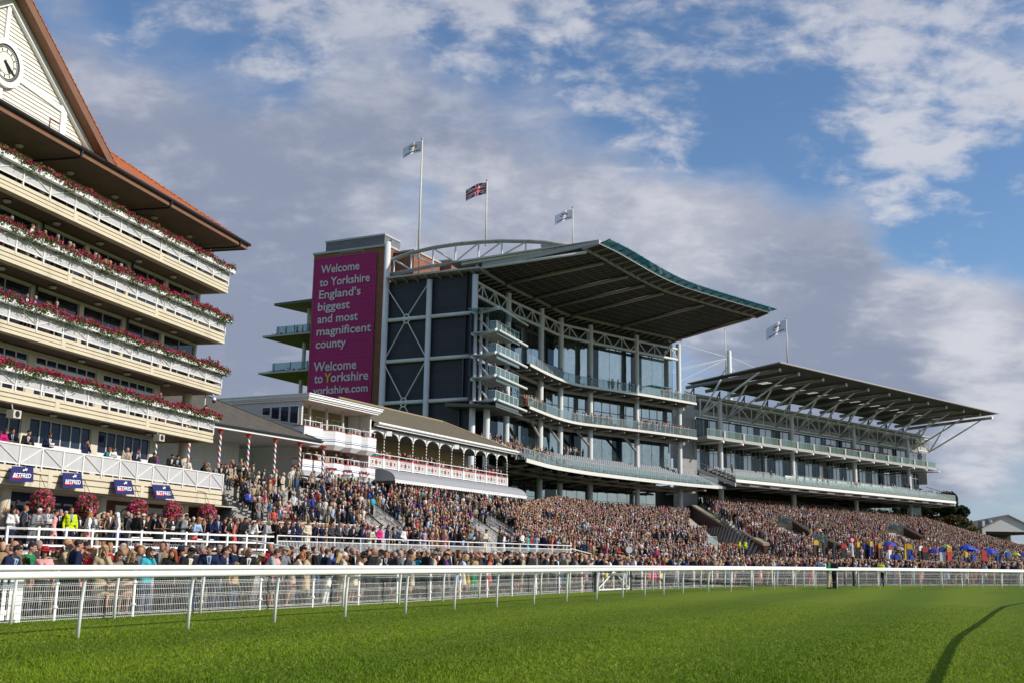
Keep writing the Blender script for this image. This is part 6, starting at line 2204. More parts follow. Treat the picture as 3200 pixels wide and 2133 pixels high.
for i, (x0, y0, x1, y1, Y0, Y1) in enumerate(((2475, 1623, 2530, 1657, 195, 172), (2822, 1643, 2880, 1673, 235, 212), (2585, 1683, 2640, 1706, 150, 138))):
 t = thing('stair_cheek', 'sandy sloping stair wall with glass-fronted landing in the %s terrace crowd' % ('mid-height', 'far upper', 'lower')[i], 'wall', at(x0, y0 + 20, Y0))
 a, b = at(x0, y0, hit_terr(x0, y0, 1.0)), at(x1, y1, hit_terr(x1, y1, 1.0))
 Y0 = a[1]
 KEEP_CLEAR.append((x0 - 46, x0 + 4, y0 + 2, y0 + 22, a[1] + 4))
 KEEP_CLEAR.append((x0 - 2, x1 + 4, y0 + 4, y1 + 6, a[1] - 1))
 MB().hexa([(a[0], a[1], a[2] - 3), (b[0], b[1], b[2] - 3), (b[0] + 0.5, b[1], b[2] - 3), (a[0] + 0.5, a[1], a[2] - 3), a, b, (b[0] + 0.5, b[1], b[2]), (a[0] + 0.5, a[1], a[2])]).build('brickwork', WALLB, t)
 MB().tube(a, b, 0.2, 6).build('coping', MATS['wall_coping'], t)
 c, d = at(x0 - 46, y0 + 8, Y0 - 2), at(x0 + 1, y0 + 14, Y0 - 3)
 MB().hexa([(c[0], c[1], c[2] - 1.2), (d[0], d[1], d[2] - 1.2), (d[0], d[1] + .3, d[2] - 1.2), (c[0], c[1] + .3, c[2] - 1.2), c, d, (d[0], d[1] + .3, d[2]), (c[0], c[1] + .3, c[2])]).build('landing_wall', mat('landing', (0.45, 0.36, 0.22), 0.8), t)
 MB().quad((c[0], c[1], c[2] + 0.05), (d[0], d[1], d[2] + 0.05), (d[0], d[1], d[2] + 1.25), (c[0], c[1], c[2] + 1.25)).build('landing_glass', GPAL, t)

hg = MB()
pts = []
rg_ = np.random.default_rng(3)
N_ = 9000
ang = rg_.uniform(math.radians(-10), math.radians(60), N_)
dist = rg_.uniform(560, 600, N_)
P = np.stack([np.sin(ang) * dist, np.cos(ang) * dist, rg_.uniform(0, 1, N_) ** 0.7 * (6 + 4 * np.sin(ang * 37) + 2 * np.sin(ang * 91))], 1)
o = cards(P, 3.2, leafcols(N_, (0.045, 0.055, 0.035)), 'distant_trees', LEAF)
tag(o, 'low dark belt of distant trees on the horizon', 'trees', kind='stuff')


# ------------------------------------------------------------------ grass blades near the camera
def blades():
 n = 300000
 r = NR.random(n)
 Y = 12.2 + (44 - 12.2) * r ** 1.7
 X = (NR.random(n) - 0.5) * (Y * 1.02 + 2)
 keep = np.ones(n, bool)
 mx = np.interp(Y, ML.p[:, 1], ML.p[:, 0])
 keep &= X > mx + 0.05
 X, Y = X[keep], Y[keep]
 n = len(X)
 h = NR.uniform(0.018, 0.048, n) * (1 + 0.35 * np.sin(X * 1.3 + Y * 0.4) * np.sin(Y * 1.1)) * np.clip(1.1 - (Y - 12) / 34, 0.15, 1.1)
 w = NR.uniform(0.004, 0.009, n) * (1 + Y / 30)
 a = NR.uniform(0, 2 * math.pi, n)
 ln = NR.normal(0, 0.02, (n, 2))
 v = np.zeros((n, 3, 3))
 v[:, 0] = np.stack([X - np.cos(a) * w, Y - np.sin(a) * w, np.zeros(n)], 1)
 v[:, 1] = np.stack([X + np.cos(a) * w, Y + np.sin(a) * w, np.zeros(n)], 1)
 v[:, 2] = np.stack([X + ln[:, 0], Y + ln[:, 1], h], 1)
 me = bpy.data.meshes.new('grass_blades')
 me.vertices.add(3 * n)
 me.vertices.foreach_set('co', v.ravel())
 me.loops.add(3 * n)
 me.loops.foreach_set('vertex_index', np.arange(3 * n, dtype=np.int32))
 me.polygons.add(n)
 me.polygons.foreach_set('loop_start', np.arange(0, 3 * n, 3, dtype=np.int32))
 me.polygons.foreach_set('loop_total', np.full(n, 3, dtype=np.int32))
 ca = me.color_attributes.new('Col', 'FLOAT_COLOR', 'POINT')
 c = np.ones((n, 4))
 u = X * math.cos(0.426) - Y * math.sin(0.426)
 s_ = (0.5 + 0.5 * np.sin(u * 1.15 + 2.0))[:, None]
 base = np.array([(0.12, 0.20, 0.011)]) * (1 - s_) + np.array([(0.185, 0.27, 0.017)]) * s_
 c[:, :3] = base * NR.uniform(0.75, 1.35, (n, 1))
 dry = NR.random(n) < 0.06
 c[dry, :3] = (0.30, 0.30, 0.10)
 ca.data.foreach_set('color', np.repeat(c, 3, axis=0).ravel())
 me.materials.append(mat_attr('blade', 0.75, 0.1, 0.3))
 me.update()
 me.validate()
 o = bpy.data.objects.new('grass_blades', me)
 COL.objects.link(o)
 tag(o, 'short mown grass blades covering the near track', 'grass', kind='stuff')


blades()

# ================================================================== RAILS AND FENCES


def running_rail(label, line_pts, spacing, name='running_rail', posts=None, zc=1.165, over=0.16, lean=0.05, rr=(0.085, 0.072)):
 L = Line(line_pts)
 base = L.at(0)
 t = thing(name, label, 'rail', (base[0], base[1], 0))
 ol = offset(L.samp(int(L.len / 0.8) + 2), over)
 rl = MB()
 n = 16
 k0 = 0
 for i, p in enumerate(ol):
  a, b = ol[max(0, i - 1)], ol[min(len(ol) - 1, i + 1)]
  d = np.array([b[0] - a[0], b[1] - a[1]])
  d /= np.linalg.norm(d)
  nn = np.array([d[1], -d[0]])
  for k in range(n):
   an = 2 * math.pi * k / n
   q = np.array(p) + nn * rr[0] * math.cos(an)
   rl.v.append((q[0], q[1], zc + rr[1] * math.sin(an)))
 for i in range(len(ol) - 1):
  for k in range(n):
   k2 = (k + 1) % n
   rl.f.append((i * n + k, i * n + k2, (i + 1) * n + k2, (i + 1) * n + k))
   rl.m.append(0)
 rl.build('rail', RAILW, t, smooth=True)
 ds = posts if posts is not None else list(np.arange(0.6, L.len, spacing))
 for d in ds[:98]:
  p = L.at(d)
  dr = L.dir(d)
  nn = np.array([dr[1], -dr[0]])
  q = (p[0] + nn[0] * over * 0.7, p[1] + nn[1] * over * 0.7)
  MB().path([(p[0], p[1], -0.02), (p[0] + nn[0] * lean * 0.4, p[1] + nn[1] * lean * 0.4, 0.62), (p[0] + nn[0] * lean, p[1] + nn[1] * lean, 1.0), (q[0], q[1], zc - 0.03)], 0.036, 10).build('post', RAILW, t, smooth=True)
 return t


FRL = Line(FRp)
running_rail('nearest thick white plastic running rail on thin posts along the turf', FRp, 1.6, posts=[float(q) for q in FRL.L[1:-1]], zc=1.135, rr=(0.08, 0.068))
running_rail('second white running rail just in front of the mesh fence', [tuple(p) for p in BRL.p], 2.9, zc=1.18, rr=(0.07, 0.064))
SHADOW_PX = [(2900, 2190), (2917, 2133), (2944, 2076), (2971, 2021), (2995, 1989), (3031, 1965), (3067, 1942), (3107, 1911), (3136, 1894), (3170, 1887), (3230, 1879)]
_k = 1.165 / math.tan(SUN_EL)
INR = [(atz(x, y, 0)[0] + _k * math.sin(SUN_AZ), atz(x, y, 0)[1] + _k * math.cos(SUN_AZ)) for x, y in SHADOW_PX]
INR = [(INR[0][0] - 1.2, INR[0][1] - 4.0)] + INR + [(INR[-1][0] + 9, INR[-1][1] + 7)]
_il = Line(INR)
running_rail('white inner running rail just outside the right edge, casting the curved shadow', INR, 6.0, posts=[1.0, float(_il.L[8]) + 0.5, _il.len - 3], over=0.0, lean=0.0, rr=(0.055, 0.05))

mf = thing('mesh_fence', 'low white folded-wire mesh fence between the turf and the crowd', 'fence', (ML.at(0)[0], ML.at(0)[1], 0))
d = 0.0
bays = []
while d < ML.len - 2.3 and len(bays) < 66:
 bays.append((d, d + 2.3))
 d += 2.3
for d0, d1 in bays:
 a, b = ML.at(d0), ML.at(d1)
 t_ = np.array([b[0] - a[0], b[1] - a[1]])
 L_ = float(np.linalg.norm(t_))
 t_ /= L_
 F = FR(a[0], a[1], math.degrees(math.atan2(t_[0], t_[1])))
 w = MB()
 far = a[1] > 55
 hz = [(0.03, 0), (0.09, 0.03), (0.12, 0), (0.27, 0), (0.44, 0), (0.48, 0.035), (0.52, 0), (0.66, 0), (0.77, 0), (0.81, 0.035), (0.85, 0), (0.91, 0)]
 zs = [0.0, 0.03, 0.09, 0.12, 0.44, 0.48, 0.52, 0.77, 0.81, 0.85, 0.93]
 nn = [0, 0, 0.03, 0, 0, 0.035, 0, 0, 0.035, 0, 0]
 for z, n in hz:
  w.tube(F(0.02, n, z), F(L_ - 0.02, n, z), 0.0045, 4)
 step = 0.06 if not far else 0.12
 s = 0.05
 while s < L_ - 0.03:
  r = 0.0030 if not far else 0.0042
  for i in range(len(zs) - 1):
   w.quad(F(s - r, nn[i] + 0.001, zs[i]), F(s + r, nn[i] + 0.001, zs[i]), F(s + r, nn[i + 1] + 0.001, zs[i + 1]), F(s - r, nn[i + 1] + 0.001, zs[i + 1]))
  s += step
 w.build('mesh_panel', RAILW, mf)
for d0, d1 in bays + [(bays[-1][1], 0)]:
 a = ML.at(d0)
 po = MB().lathe((a[0], a[1], 0), [(0.036, -0.02), (0.036, 1.13), (0.0, 1.14)], 10).build('post', RAILW, mf, smooth=True)
 MB().lathe((a[0], a[1], 0), [(0.037, 0.28), (0.065, 0.285), (0.065, 0.33), (0.037, 0.335)], 10).lathe((a[0], a[1], 0), [(0.037, 0.80), (0.065, 0.805), (0.065, 0.85), (0.037, 0.855)], 10).build('collar', RAILW, po)
i0 = ML.hit(1855) or 60
i1 = ML.hit(1962) or 66
p0, p1 = ML.at(i0), ML.at(i1)
gt_ = thing('gate', 'white cross-braced gate between dark posts in the mesh fence', 'gate', (p0[0], p0[1], 0))
t_ = np.array([p1[0] - p0[0], p1[1] - p0[1]])
L_ = float(np.linalg.norm(t_))
F = FR(p0[0], p0[1], math.degrees(math.atan2(t_[0], t_[1])), 0.12)
fm = MB()
for z in (0.08, 0.98):
 fm.tube(F(0.1, 0, z), F(L_ - 0.1, 0, z), 0.035, 6)
for s in (0.12, L_ / 2, L_ - 0.12):
 fm.tube(F(s, 0, 0.08), F(s, 0, 1.0), 0.035, 6)
fm.build('frame', RAILW, gt_)
MB().tube(F(0.15, 0.02, 0.1), F(L_ / 2, 0.02, 0.95), 0.03, 6).tube(F(L_ / 2, 0.02, 0.95), F(L_ - 0.15, 0.02, 0.1), 0.03, 6).build('brace', RAILW, gt_)
for s in (-0.05, L_ + 0.05):
 MB().lathe(F(s, 0, 0), [(0.06, 0), (0.06, 1.2), (0, 1.22)], 10).build('gate_post', mat('dark_green_post', (0.012, 0.04, 0.03), 0.5), gt_)

pf = thing('picket_fence', 'white round-topped picket fence end at the lower left corner', 'fence', (-11.9, 25.6, 0))
_pa, _pb = ML.at(ML.hit(100) - 2.74), ML.at(ML.hit(100))
PAZ = math.degrees(math.atan2(_pb[0] - _pa[0], _pb[1] - _pa[1]))
F = FR(_pa[0], _pa[1], PAZ, -0.16)
q = MB().fb(F, 0.0, 2.6, 0.0, -0.03, 0.16, 0.27).fb(F, 0.0, 2.6, 0.0, -0.03, 0.70, 0.81)
q.build('picket_rails', WHITE, pf)
for k in range(15):
 s = 0.05 + 0.18 * k
 b = MB()
 b.ext(F, [(s, 0.06), (s + 0.10, 0.06), (s + 0.10, 0.95)] + [(s + 0.05 + 0.05 * math.cos(a), 0.95 + 0.05 * math.sin(a)) for a in (0.4, 0.8, 1.2, 1.57, 1.95, 2.35, 2.75)] + [(s, 0.95)], 0.0, 0.022)
 b.build('picket', WHITE, pf)
b = MB()
F2 = FR(F(2.6, 0, 0)[0], F(2.6, 0, 0)[1], PAZ)
b.fb(F2, 0.0, 0.14, 0.03, -0.06, 0.0, 1.02)
b.build('end_post', WHITE, pf)

t = thing('bar_fence', 'white four-bar timber fence along the raised platform at left', 'fence', (-19.6, 45.0, 1.2))
FL = Line([(-25.5, 44.0), (-19.6, 44.8), (-15.2, 51.85), (-12.1, 56.85)])
for k in range(4):
 z = 1.2 + 0.18 + 0.335 * k
 for a, b in zip(FL.p[:-1], FL.p[1:]):
  F = FR(a[0], a[1], math.degrees(math.atan2(b[0] - a[0], b[1] - a[1])))
  L_ = float(np.linalg.norm(b - a))
  MB().fb(F, 0.02, L_ - 0.02, 0.02, -0.035, z - 0.04, z + 0.045).build('bar', WHITE, t)
d = 0.0
while d < FL.len:
 p = FL.at(d)
 big = abs(d - FL.L[1]) < 0.4
 if big:
  d = FL.L[1]
  p = FL.at(d)
 MB().box((p[0], p[1], 1.2 + 0.63), 0.14 if big else 0.09, 0.14 if big else 0.09, 1.3, rot=0.9).build('fence_post', WHITE, t)
 d += 1.3
t = thing('ramp_rail', 'white three-bar handrail sloping down the ramp in front of the platform', 'railing', (-12.0, 57.0, 0.6))
a, b = np.array((-12.3, 56.9)), np.array((-8.9, 54.8))
a3, b3_ = at(668, 1700, 56.5), at(1058, 1772, 54.5)
for k in range(3):
 dz = (0.55, 0.0, -0.42)[k]
 MB().tube((a3[0], a3[1], a3[2] + dz), (b3_[0], b3_[1], b3_[2] + dz), 0.045, 8).build('bar', WHITE, t)
for k in range(5):
 p = lerp(a3, b3_, k / 4)
 MB().tube((p[0], p[1], p[2] - 1.0), (p[0], p[1], p[2] + 0.58), 0.045, 8).build('rail_post', WHITE, t)


def baluster_fence(label, line, z0, z1, h, gap=0.11, n_post=2.2, top_gap=0.28, name='baluster_fence'):
 L = Line(line)
 p = L.at(0)
 t = thing(name, label, 'fence', (p[0], p[1], z0))
 zz = lambda d: z0 + (z1 - z0) * d / L.len
 b = MB()
 d = 0.0
 while d < L.len:
  q = L.at(d)
  dr = L.dir(d) * 0.013
  z = zz(d)
  b.quad((q[0] - dr[0], q[1] - dr[1], z + 0.08), (q[0] + dr[0], q[1] + dr[1], z + 0.08), (q[0] + dr[0], q[1] + dr[1], z + h - top_gap), (q[0] - dr[0], q[1] - dr[1], z + h - top_gap))
  d += gap
 b.build('balusters', WHITE, t)
 r = MB()
 pts = L.samp(max(2, int(L.len / 1.5)))
 LL = np.linspace(0, L.len, len(pts))
 for off in (0.06, h - top_gap, h):
  r.path([(q[0], q[1], zz(dd) + off) for q, dd in zip(pts, LL)], 0.028 if off < h else 0.035, 6)
 r.build('rails', WHITE, t)
 k = 0
 d = 0.0
 while d < L.len and k < 95:
  q = L.at(d)
  MB().tube((q[0], q[1], zz(d)), (q[0], q[1], zz(d) + h + 0.02), 0.035, 6).build('fence_post', WHITE, t)
  d += n_post
  k += 1
 return t


baluster_fence('long white vertical-bar fence fronting the raised platform', [(-12.0, 57.15), (-8.95, 61.85), (-5.8, 66.85), (-2.2, 72.85), (2.2, 79.85), (4.8, 83.85)], 1.25, 1.25, 1.2)
baluster_fence('white vertical-bar fence sloping down at the right end of the platform', [(4.7, 84.1), (9.5, 88.5)], 1.15, 0.1, 1.1)
baluster_fence('white vertical-bar fence on the low wall below the concrete steps', [(-15.5, 66.2), (-10.6, 69.0), (-8.2, 72.5)], 2.42, 2.35, 1.0)
baluster_fence('white barred barrier inside the platform behind the four-bar fence', [(-17.2, 50.3), (-14.6, 54.5)], 1.2, 1.2, 0.95, gap=0.13)
t = thing('low_rail', 'low white single-bar rail between the rows of the right-hand crowd', 'railing', (12, 90, 0))
LR = Line([(10.5, 88.5), (17.5, 93.0), (28.0, 99.5), (38, 106)])
for z in (0.75, 1.3):
 MB().path([(p[0], p[1], z) for p in LR.samp(12)], 0.045, 6).build('bar', WHITE, t)
for k in range(14):
 p = LR.at(LR.len * k / 13)
 MB().tube((p[0], p[1], 0), (p[0], p[1], 1.32), 0.045, 6).build('rail_post', WHITE, t)

for i, (x0, y0, x1, y1, Y0, Y1) in enumerate(((1135, 1590, 1225, 1665, 88, 72), (1168, 1570, 1262, 1640, 90, 73), (1475, 1607, 1560, 1668, 108, 84), (1525, 1604, 1605, 1650, 110, 88))):
 a, b = at(x0, y0, hit_terr(x0, y0, 0.95)), at(x1, y1, hit_terr(x1, y1, 0.95))
 KEEP_CLEAR += [(x0 + (x1 - x0) * k / 5 - 3, x0 + (x1 - x0) * (k + 1) / 5 + 3, y0 + (y1 - y0) * k / 5 - 2, y0 + (y1 - y0) * (k + 1) / 5 + 12, a[1] - 0.3) for k in range(5)]
 t = thing('stair_rail', 'black-topped white stair railing climbing the steps, %s' % ('left of the first pair', 'right of the first pair', 'left of the second pair', 'right of the second pair')[i], 'railing', b, 'stair railings on the terraces')
 MB().tube(a, b, 0.05, 6).build('hand_rail', BLACKM, t)
 m_ = MB()
 for dz in (-0.35, -0.65):
  m_.tube((a[0], a[1], a[2] + dz), (b[0], b[1], b[2] + dz), 0.03, 5)
 for k in range(26):
  p = lerp(a, b, k / 25)
  m_.tube((p[0], p[1], p[2] - 0.95), (p[0], p[1], p[2] - 0.04), 0.018, 4)
 m_.build('bars', WHITE, t)
 for p in (a, b):
  MB().box((p[0], p[1], p[2] - 0.45), 0.16, 0.16, 1.25).build('newel_post', WHITE, t)
for i, (x0, x1, y, Y) in enumerate(((1805, 2028, 1640, 112), (2030, 2240, 1662, 118), (1690, 1800, 1596, 135))):
 t = thing('glass_barrier', 'pale glass crush barrier across the terrace crowd, %s' % ('below the seating deck centre', 'beside the brick wall', 'highest of the three')[i], 'barrier', at((x0 + x1) / 2, y + 20, Y), 'glass barriers on the terrace')
 a, b = at(x0, y, hit_terr(x0, y, 1.1)), at(x1, y + 14, hit_terr(x1, y + 14, 1.1))
 KEEP_CLEAR.append((x0, x1, y + 2, y + 14, min(a[1], b[1])))
 MB().quad((a[0], a[1], a[2] - 1.1), (b[0], b[1], b[2] - 1.1), b, a).build('glass', GBAL, t)
 m_ = MB()
 m_.tube(a, b, 0.04, 5)
 for k in range(8):
  p = lerp(a, b, k / 7)
  m_.tube((p[0], p[1], p[2] - 1.3), p, 0.035, 5)
 m_.build('frame', STEELG, t)

# ------------------------------------------------------------------ planters
WOODL = mat_rows('planter_slats', 114.0, ((0.42, 0.27, 0.155), (0.37, 0.235, 0.135), (0.27, 0.17, 0.10)), 0.105, 30.0, 0.008, (0.09, 0.055, 0.035), offset_=0.0, bumps=0.8)


def planter(label, c, w, d, h, az, cols, nf=420, group=None, slat=WOODL):
 t = thing('planter', label, 'planter', c, group)
 F = FR(c[0], c[1], az)
 MB().fb(F, -w / 2, w / 2, -d / 2, d / 2, c[2], c[2] + h).build('box', slat, t)
 r = MB()
 for a in (-1, 1):
  r.fb(F, a * w / 2 - 0.05, a * w / 2 + 0.05, -d / 2 - 0.04, d / 2 + 0.04, c[2] + h, c[2] + h + 0.04)
  r.fb(F, -w / 2 + 0.051, w / 2 - 0.051, a * d / 2 - 0.05, a * d / 2 + 0.05, c[2] + h, c[2] + h + 0.038)
 r.build('rim', mat('planter_rim', (0.22, 0.19, 0.16), 0.7), t)
 g_ = np.stack([NR.uniform(-w / 2, w / 2, nf), NR.uniform(-d / 2, d / 2, nf), c[2] + h + 0.06 + np.abs(NR.normal(0.05, 0.09, nf))], 1)
 m_ = nf // 3
 cards([F(*q) for q in g_[:m_]], 0.10, leafcols(m_, (0.07, 0.10, 0.02)), 'foliage', LEAF, t)
 cards([F(*q) for q in g_[m_:]], 0.075, petalcols(nf - m_, cols), 'flowers', PETAL, t)


REDS = [(0.5, 0.015, 0.03), (0.42, 0.01, 0.02), (0.6, 0.08, 0.10), (0.55, 0.40, 0.36)]
p = atz(180, 1922, 0.0)
planter('slatted timber planter of red flowers behind the mesh fence at left', (p[0], p[1] + 0.6, 0), 0.95, 1.25, 1.33, 62, REDS, 520)
p = at(910, 1640, 70.5)
planter('orange-brown trough of red geraniums on the wall below the steps', (p[0], p[1], p[2] - 0.35), 1.6, 0.5, 0.6, 60, [(0.5, 0.01, 0.02), (0.4, 0.01, 0.015)], 300, slat=mat('basket_orange', (0.42, 0.20, 0.05), 0.8))
p = at(1405, 1690, 74)
planter('wooden planter of pink flowers standing in the platform crowd', (p[0], p[1], 1.2), 1.6, 0.8, 1.15, 50, [(0.45, 0.03, 0.10), (0.55, 0.08, 0.16)], 420)
p = at(1442, 1690, 78)
planter('smaller crate planter of red flowers beside the platform planter', (p[0], p[1], 1.2), 1.3, 0.8, 1.35, 50, [(0.5, 0.02, 0.05), (0.6, 0.06, 0.12)], 300)

# ------------------------------------------------------------------ winning post and marker
p = atz(2668.6, 1829, 0)
t = thing('winning_post', 'winning post with red ring disc on a white and dark pole', 'post', (p[0], p[1], 0))
MB().tube((p[0], p[1], 0), (p[0], p[1], 1.95), 0.085, 10).build('lower_pole', mat('pole_brown', (0.03, 0.014, 0.01), 0.5), t)
MB().tube((p[0], p[1], 1.95), (p[0], p[1], 2.95), 0.07, 10).build('upper_pole', WHITE, t)
F = FR(p[0], p[1], 90.0)
b = MB()
disc(F, 0.02, 3.08, 0.06, 0.0, 0.26, b, k=24, r_in=0.12)
b.build('red_ring', mat('ring_red', (0.36, 0.008, 0.012), 0.45), t)
b = MB()
disc(F, 0.02, 3.08, 0.055, 0.005, 0.12, b, k=20)
b.build('white_centre', WHITE, t)
p = at(1966, 1716, 66)
t = thing('marker_post', 'plain white round disc on a thin post behind the rail', 'post', (p[0], p[1], 0))
F = FR(p[0], p[1], 90.0)
b = MB()
disc(F, 0, p[2], 0.03, 0.0, 0.20, b, k=24)
b.build('disc', WHITE, t)
MB().tube((p[0], p[1] + 0.03, 0), (p[0], p[1] + 0.03, p[2] + 0.1), 0.03, 8).build('post', WHITE, t)

# ------------------------------------------------------------------ umbrellas and betting pitches
UM = [(2778, 1691, 44, (0.02, 0.07, 0.52), None, 'bright blue, standing apart at the left of the row'), (2811, 1706, 34, (0.30, 0.31, 0.30), None, 'grey, beside the leftmost blue one'),
  (2919, 1711, 47, (0.06, 0.035, 0.26), None, 'deep purple, low among the betting boards'), (2956, 1700, 36, (0.10, 0.32, 0.10), (0.60, 0.50, 0.05), 'green with yellow panels'),
  (2986, 1708, 27, (0.03, 0.045, 0.10), None, 'small dark navy'), (3021, 1700, 50, (0.02, 0.07, 0.52), None, 'large blue, tallest of the overlapping pair'),
  (3040, 1709, 38, (0.03, 0.10, 0.55), None, 'blue, lower of the overlapping pair'), (3089, 1711, 54, (0.02, 0.06, 0.48), None, 'wide blue, just below the far betting sign'),
  (3143, 1718, 40, (0.07, 0.10, 0.085), (0.34, 0.37, 0.35), 'dark green and grey panels'), (3174, 1724, 30, (0.62, 0.58, 0.05), (0.25, 0.42, 0.06), 'yellow and lime panels'),
  (3196, 1723, 30, (0.07, 0.05, 0.40), None, 'violet blue, cut by the right edge')]
UMC = mat_attr('umbrella_cloth', 0.6, 0.2)
for x, y, w, c1, c2, wd in UM:
 Y = 148
 p = at(x, y, Y)
 R_ = w / 3388 * Y / 2 * 1.05
 t = thing('umbrella', 'bookmaker umbrella, ' + wd, 'umbrella', (p[0], p[1], 0.4), 'umbrellas at the betting pitches')
 vs, fs, cs = [], [], []
 for k in range(8):
  for j in range(4):
   for s_ in (0, 1):
    pass
 mb = MB()
 prof = [(0, 0.0), (0.35, -0.07), (0.7, -0.26), (1.0, -0.56)]
 a0 = RN.uniform(0, 0.8)
 tl = RN.uniform(-0.12, 0.12)
 for k in range(8):
  for j in range(3):
   def U(kk, jj):
    sag = 1.0
    a = a0 + 2 * math.pi * kk / 8
    r, dz = prof[jj]
    return (p[0] + R_ * r * math.cos(a), p[1] + R_ * r * math.sin(a), p[2] + R_ * dz + tl * R_ * r * math.cos(a))
   mb.quad(U(k, j), U(k + 1, j), U(k + 1, j + 1), U(k, j + 1), k % 2 if c2 else 0)
 m1 = mat('cloth_%d_%d' % (x, y), c1, 0.6)
 m2 = mat('cloth_b_%d_%d' % (x, y), c2 or c1, 0.6)
 mb.build('canopy', [m1, m2] if c2 else m1, t)
 MB().tube((p[0], p[1], 0.4), (p[0], p[1], p[2] + 0.12), 0.03, 6).build('pole', STEELG, t)
BK = [(2550, 1690, 'yellow', 'black'), (2579, 1698, 'black', 'black'), (2608, 1701, 'black', 'black'), (2637, 1700, 'red', 'black'), (2682, 1697, 'yellow', 'black'), (2707, 1702, 'blue', 'black'), (2722, 1694, 'yellow', 'blue'),
  (2741, 1708, 'red', 'black'), (2749, 1700, 'orange', 'brown'), (2781, 1705, 'red', 'white'), (2793, 1735, 'blue', 'blue'), (2806, 1737, 'blue', 'white'), (2832, 1702, 'orange', 'yellow'), (2842, 1703, 'yellow', 'blue'),
  (2849, 1737, 'blue', 'blue'), (2878, 1708, 'white', 'black'), (2891, 1712, 'red', 'black'), (2966, 1712, 'orange', 'red'), (2964, 1735, 'red', 'red'), (2945, 1712, 'blue', 'white'), (3020, 1728, 'yellow', 'blue'), (3043, 1735, 'blue', 'blue'), (3075, 1722, 'red', 'red'), (3120, 1738, 'blue', 'blue'), (3150, 1728, 'blue', 'black')]
BC = {'yellow': (0.48, 0.30, 0.01), 'black': (0.02, 0.017, 0.016), 'red': (0.36, 0.025, 0.02), 'blue': (0.018, 0.045, 0.24), 'orange': (0.45, 0.16, 0.01), 'brown': (0.10, 0.035, 0.02), 'white': (0.6, 0.6, 0.6)}
for k, (x, y, c1, c2) in enumerate(BK):
 Y = 128 if y < 1725 else 118
 p = at(x, y, Y)
 n_lab = ['first', 'second', 'third', 'fourth', 'fifth', 'sixth', 'seventh', 'eighth', 'ninth', 'tenth', 'eleventh', 'twelfth', 'thirteenth', 'fourteenth', 'fifteenth', 'sixteenth', 'seventeenth', 'eighteenth', 'nineteenth', 'twentieth', 'twenty-first', 'twenty-second', 'twenty-third', 'twenty-fourth', 'last']
 order = sorted(range(len(BK)), key=lambda q: BK[q][0]).index(k)
 t = thing('betting_board', 'bookmaker board with %s head and %s panel, %s from the left' % (c1, c2, n_lab[order]), 'betting board', (p[0], p[1], 0.3), 'bookmaker boards by the track')
 F = FR(p[0], p[1], 60 + RN.uniform(-25, 25))
 MB().fb(F, -0.36, 0.36, 0.0, -0.12, p[2] - 1.6, p[2] - 0.42).build('panel', mat('board_' + c2, BC[c2], 0.5), t)
 MB().ext(F, [(-0.36, p[2] - 0.40), (0.36, p[2] - 0.40), (0.36, p[2] + 0.02), (0.2, p[2] + 0.17), (-0.2, p[2] + 0.17), (-0.36, p[2] + 0.02)], 0.03, -0.15).build('head', mat('board_' + c1, BC[c1], 0.5), t)
 MB().tube(F(0, -0.06, 0.3), F(0, -0.06, p[2] - 1.6), 0.05, 6).fb(F, -0.35, 0.35, 0.15, -0.35, 0.3, 0.95).build('stand', BLACKM, t)
# ================================================================== PEOPLE
CLOTH = mat_objcol('cloth', 0.85, 0.12)
SKINM = mat_objcol('skin', 0.55, 0.3, 30.0, 0.08)
HAIRM = mat_objcol('hair', 0.6, 0.3, 60.0, 0.35)
EYEM = mat('eye_dark', (0.015, 0.012, 0.01), 0.3)
LIP = mat('lip', (0.30, 0.10, 0.09), 0.5)


def caps(mb, p, q, r0, r1, n=10):
 """tapered limb with rounded ends"""
 p, q = np.array(p, float), np.array(q, float)
 d = q - p
 L = np.linalg.norm(d)
 if L < 1e-6:
  return
 t = d / L
 pts = [(-r0 * 0.95, r0 * 0.28), (-r0 * 0.72, r0 * 0.70), (-r0 * 0.35, r0 * 0.94), (0, r0), (L, r1), (L + r1 * 0.35, r1 * 0.94), (L + r1 * 0.72, r1 * 0.70), (L + r1 * 0.95, r1 * 0.28)]
 ref = np.array([0, 0, 1.0]) if abs(t[2]) < 0.9 else np.array([1.0, 0, 0])
 u = np.cross(t, ref)
 u /= np.linalg.norm(u)
 w = np.cross(t, u)
 base = len(mb.v)
 for s, r in pts:
  for k in range(n):
   a = 2 * math.pi * k / n
   mb.v.append(tuple(p + t * s + r * (math.cos(a) * u + math.sin(a) * w)))
 m = len(pts)
 for i in range(m - 1):
  for k in range(n):
   k2 = (k + 1) % n
   mb.f.append((base + i * n + k, base + i * n + k2, base + (i + 1) * n + k2, base + (i + 1) * n + k))
   mb.m.append(0)
 mb.f.append(tuple(base + k for k in reversed(range(n))))
 mb.f.append(tuple(base + (m - 1) * n + k for k in range(n)))
 mb.m += [0, 0]


def ell(mb, c, rx, ry, rz, M=None, n=14, m=9):
 base = len(mb.v)
 for i in range(m + 1):
  th = math.pi * i / m
  for k in range(n):
   a = 2 * math.pi * k / n
   v = np.array([rx * math.sin(th) * math.cos(a), ry * math.sin(th) * math.sin(a), rz * math.cos(th)])
   if M is not None:
    v = M @ v
   mb.v.append(tuple(np.array(c) + v))
 for i in range(m):
  for k in range(n):
   k2 = (k + 1) % n
   mb.f.append((base + i * n + k, base + (i + 1) * n + k, base + (i + 1) * n + k2, base + i * n + k2))
   mb.m.append(0)


def rx_(a):
 c, s = math.cos(a), math.sin(a)
 return np.array([[1, 0, 0], [0, c, -s], [0, s, c]])


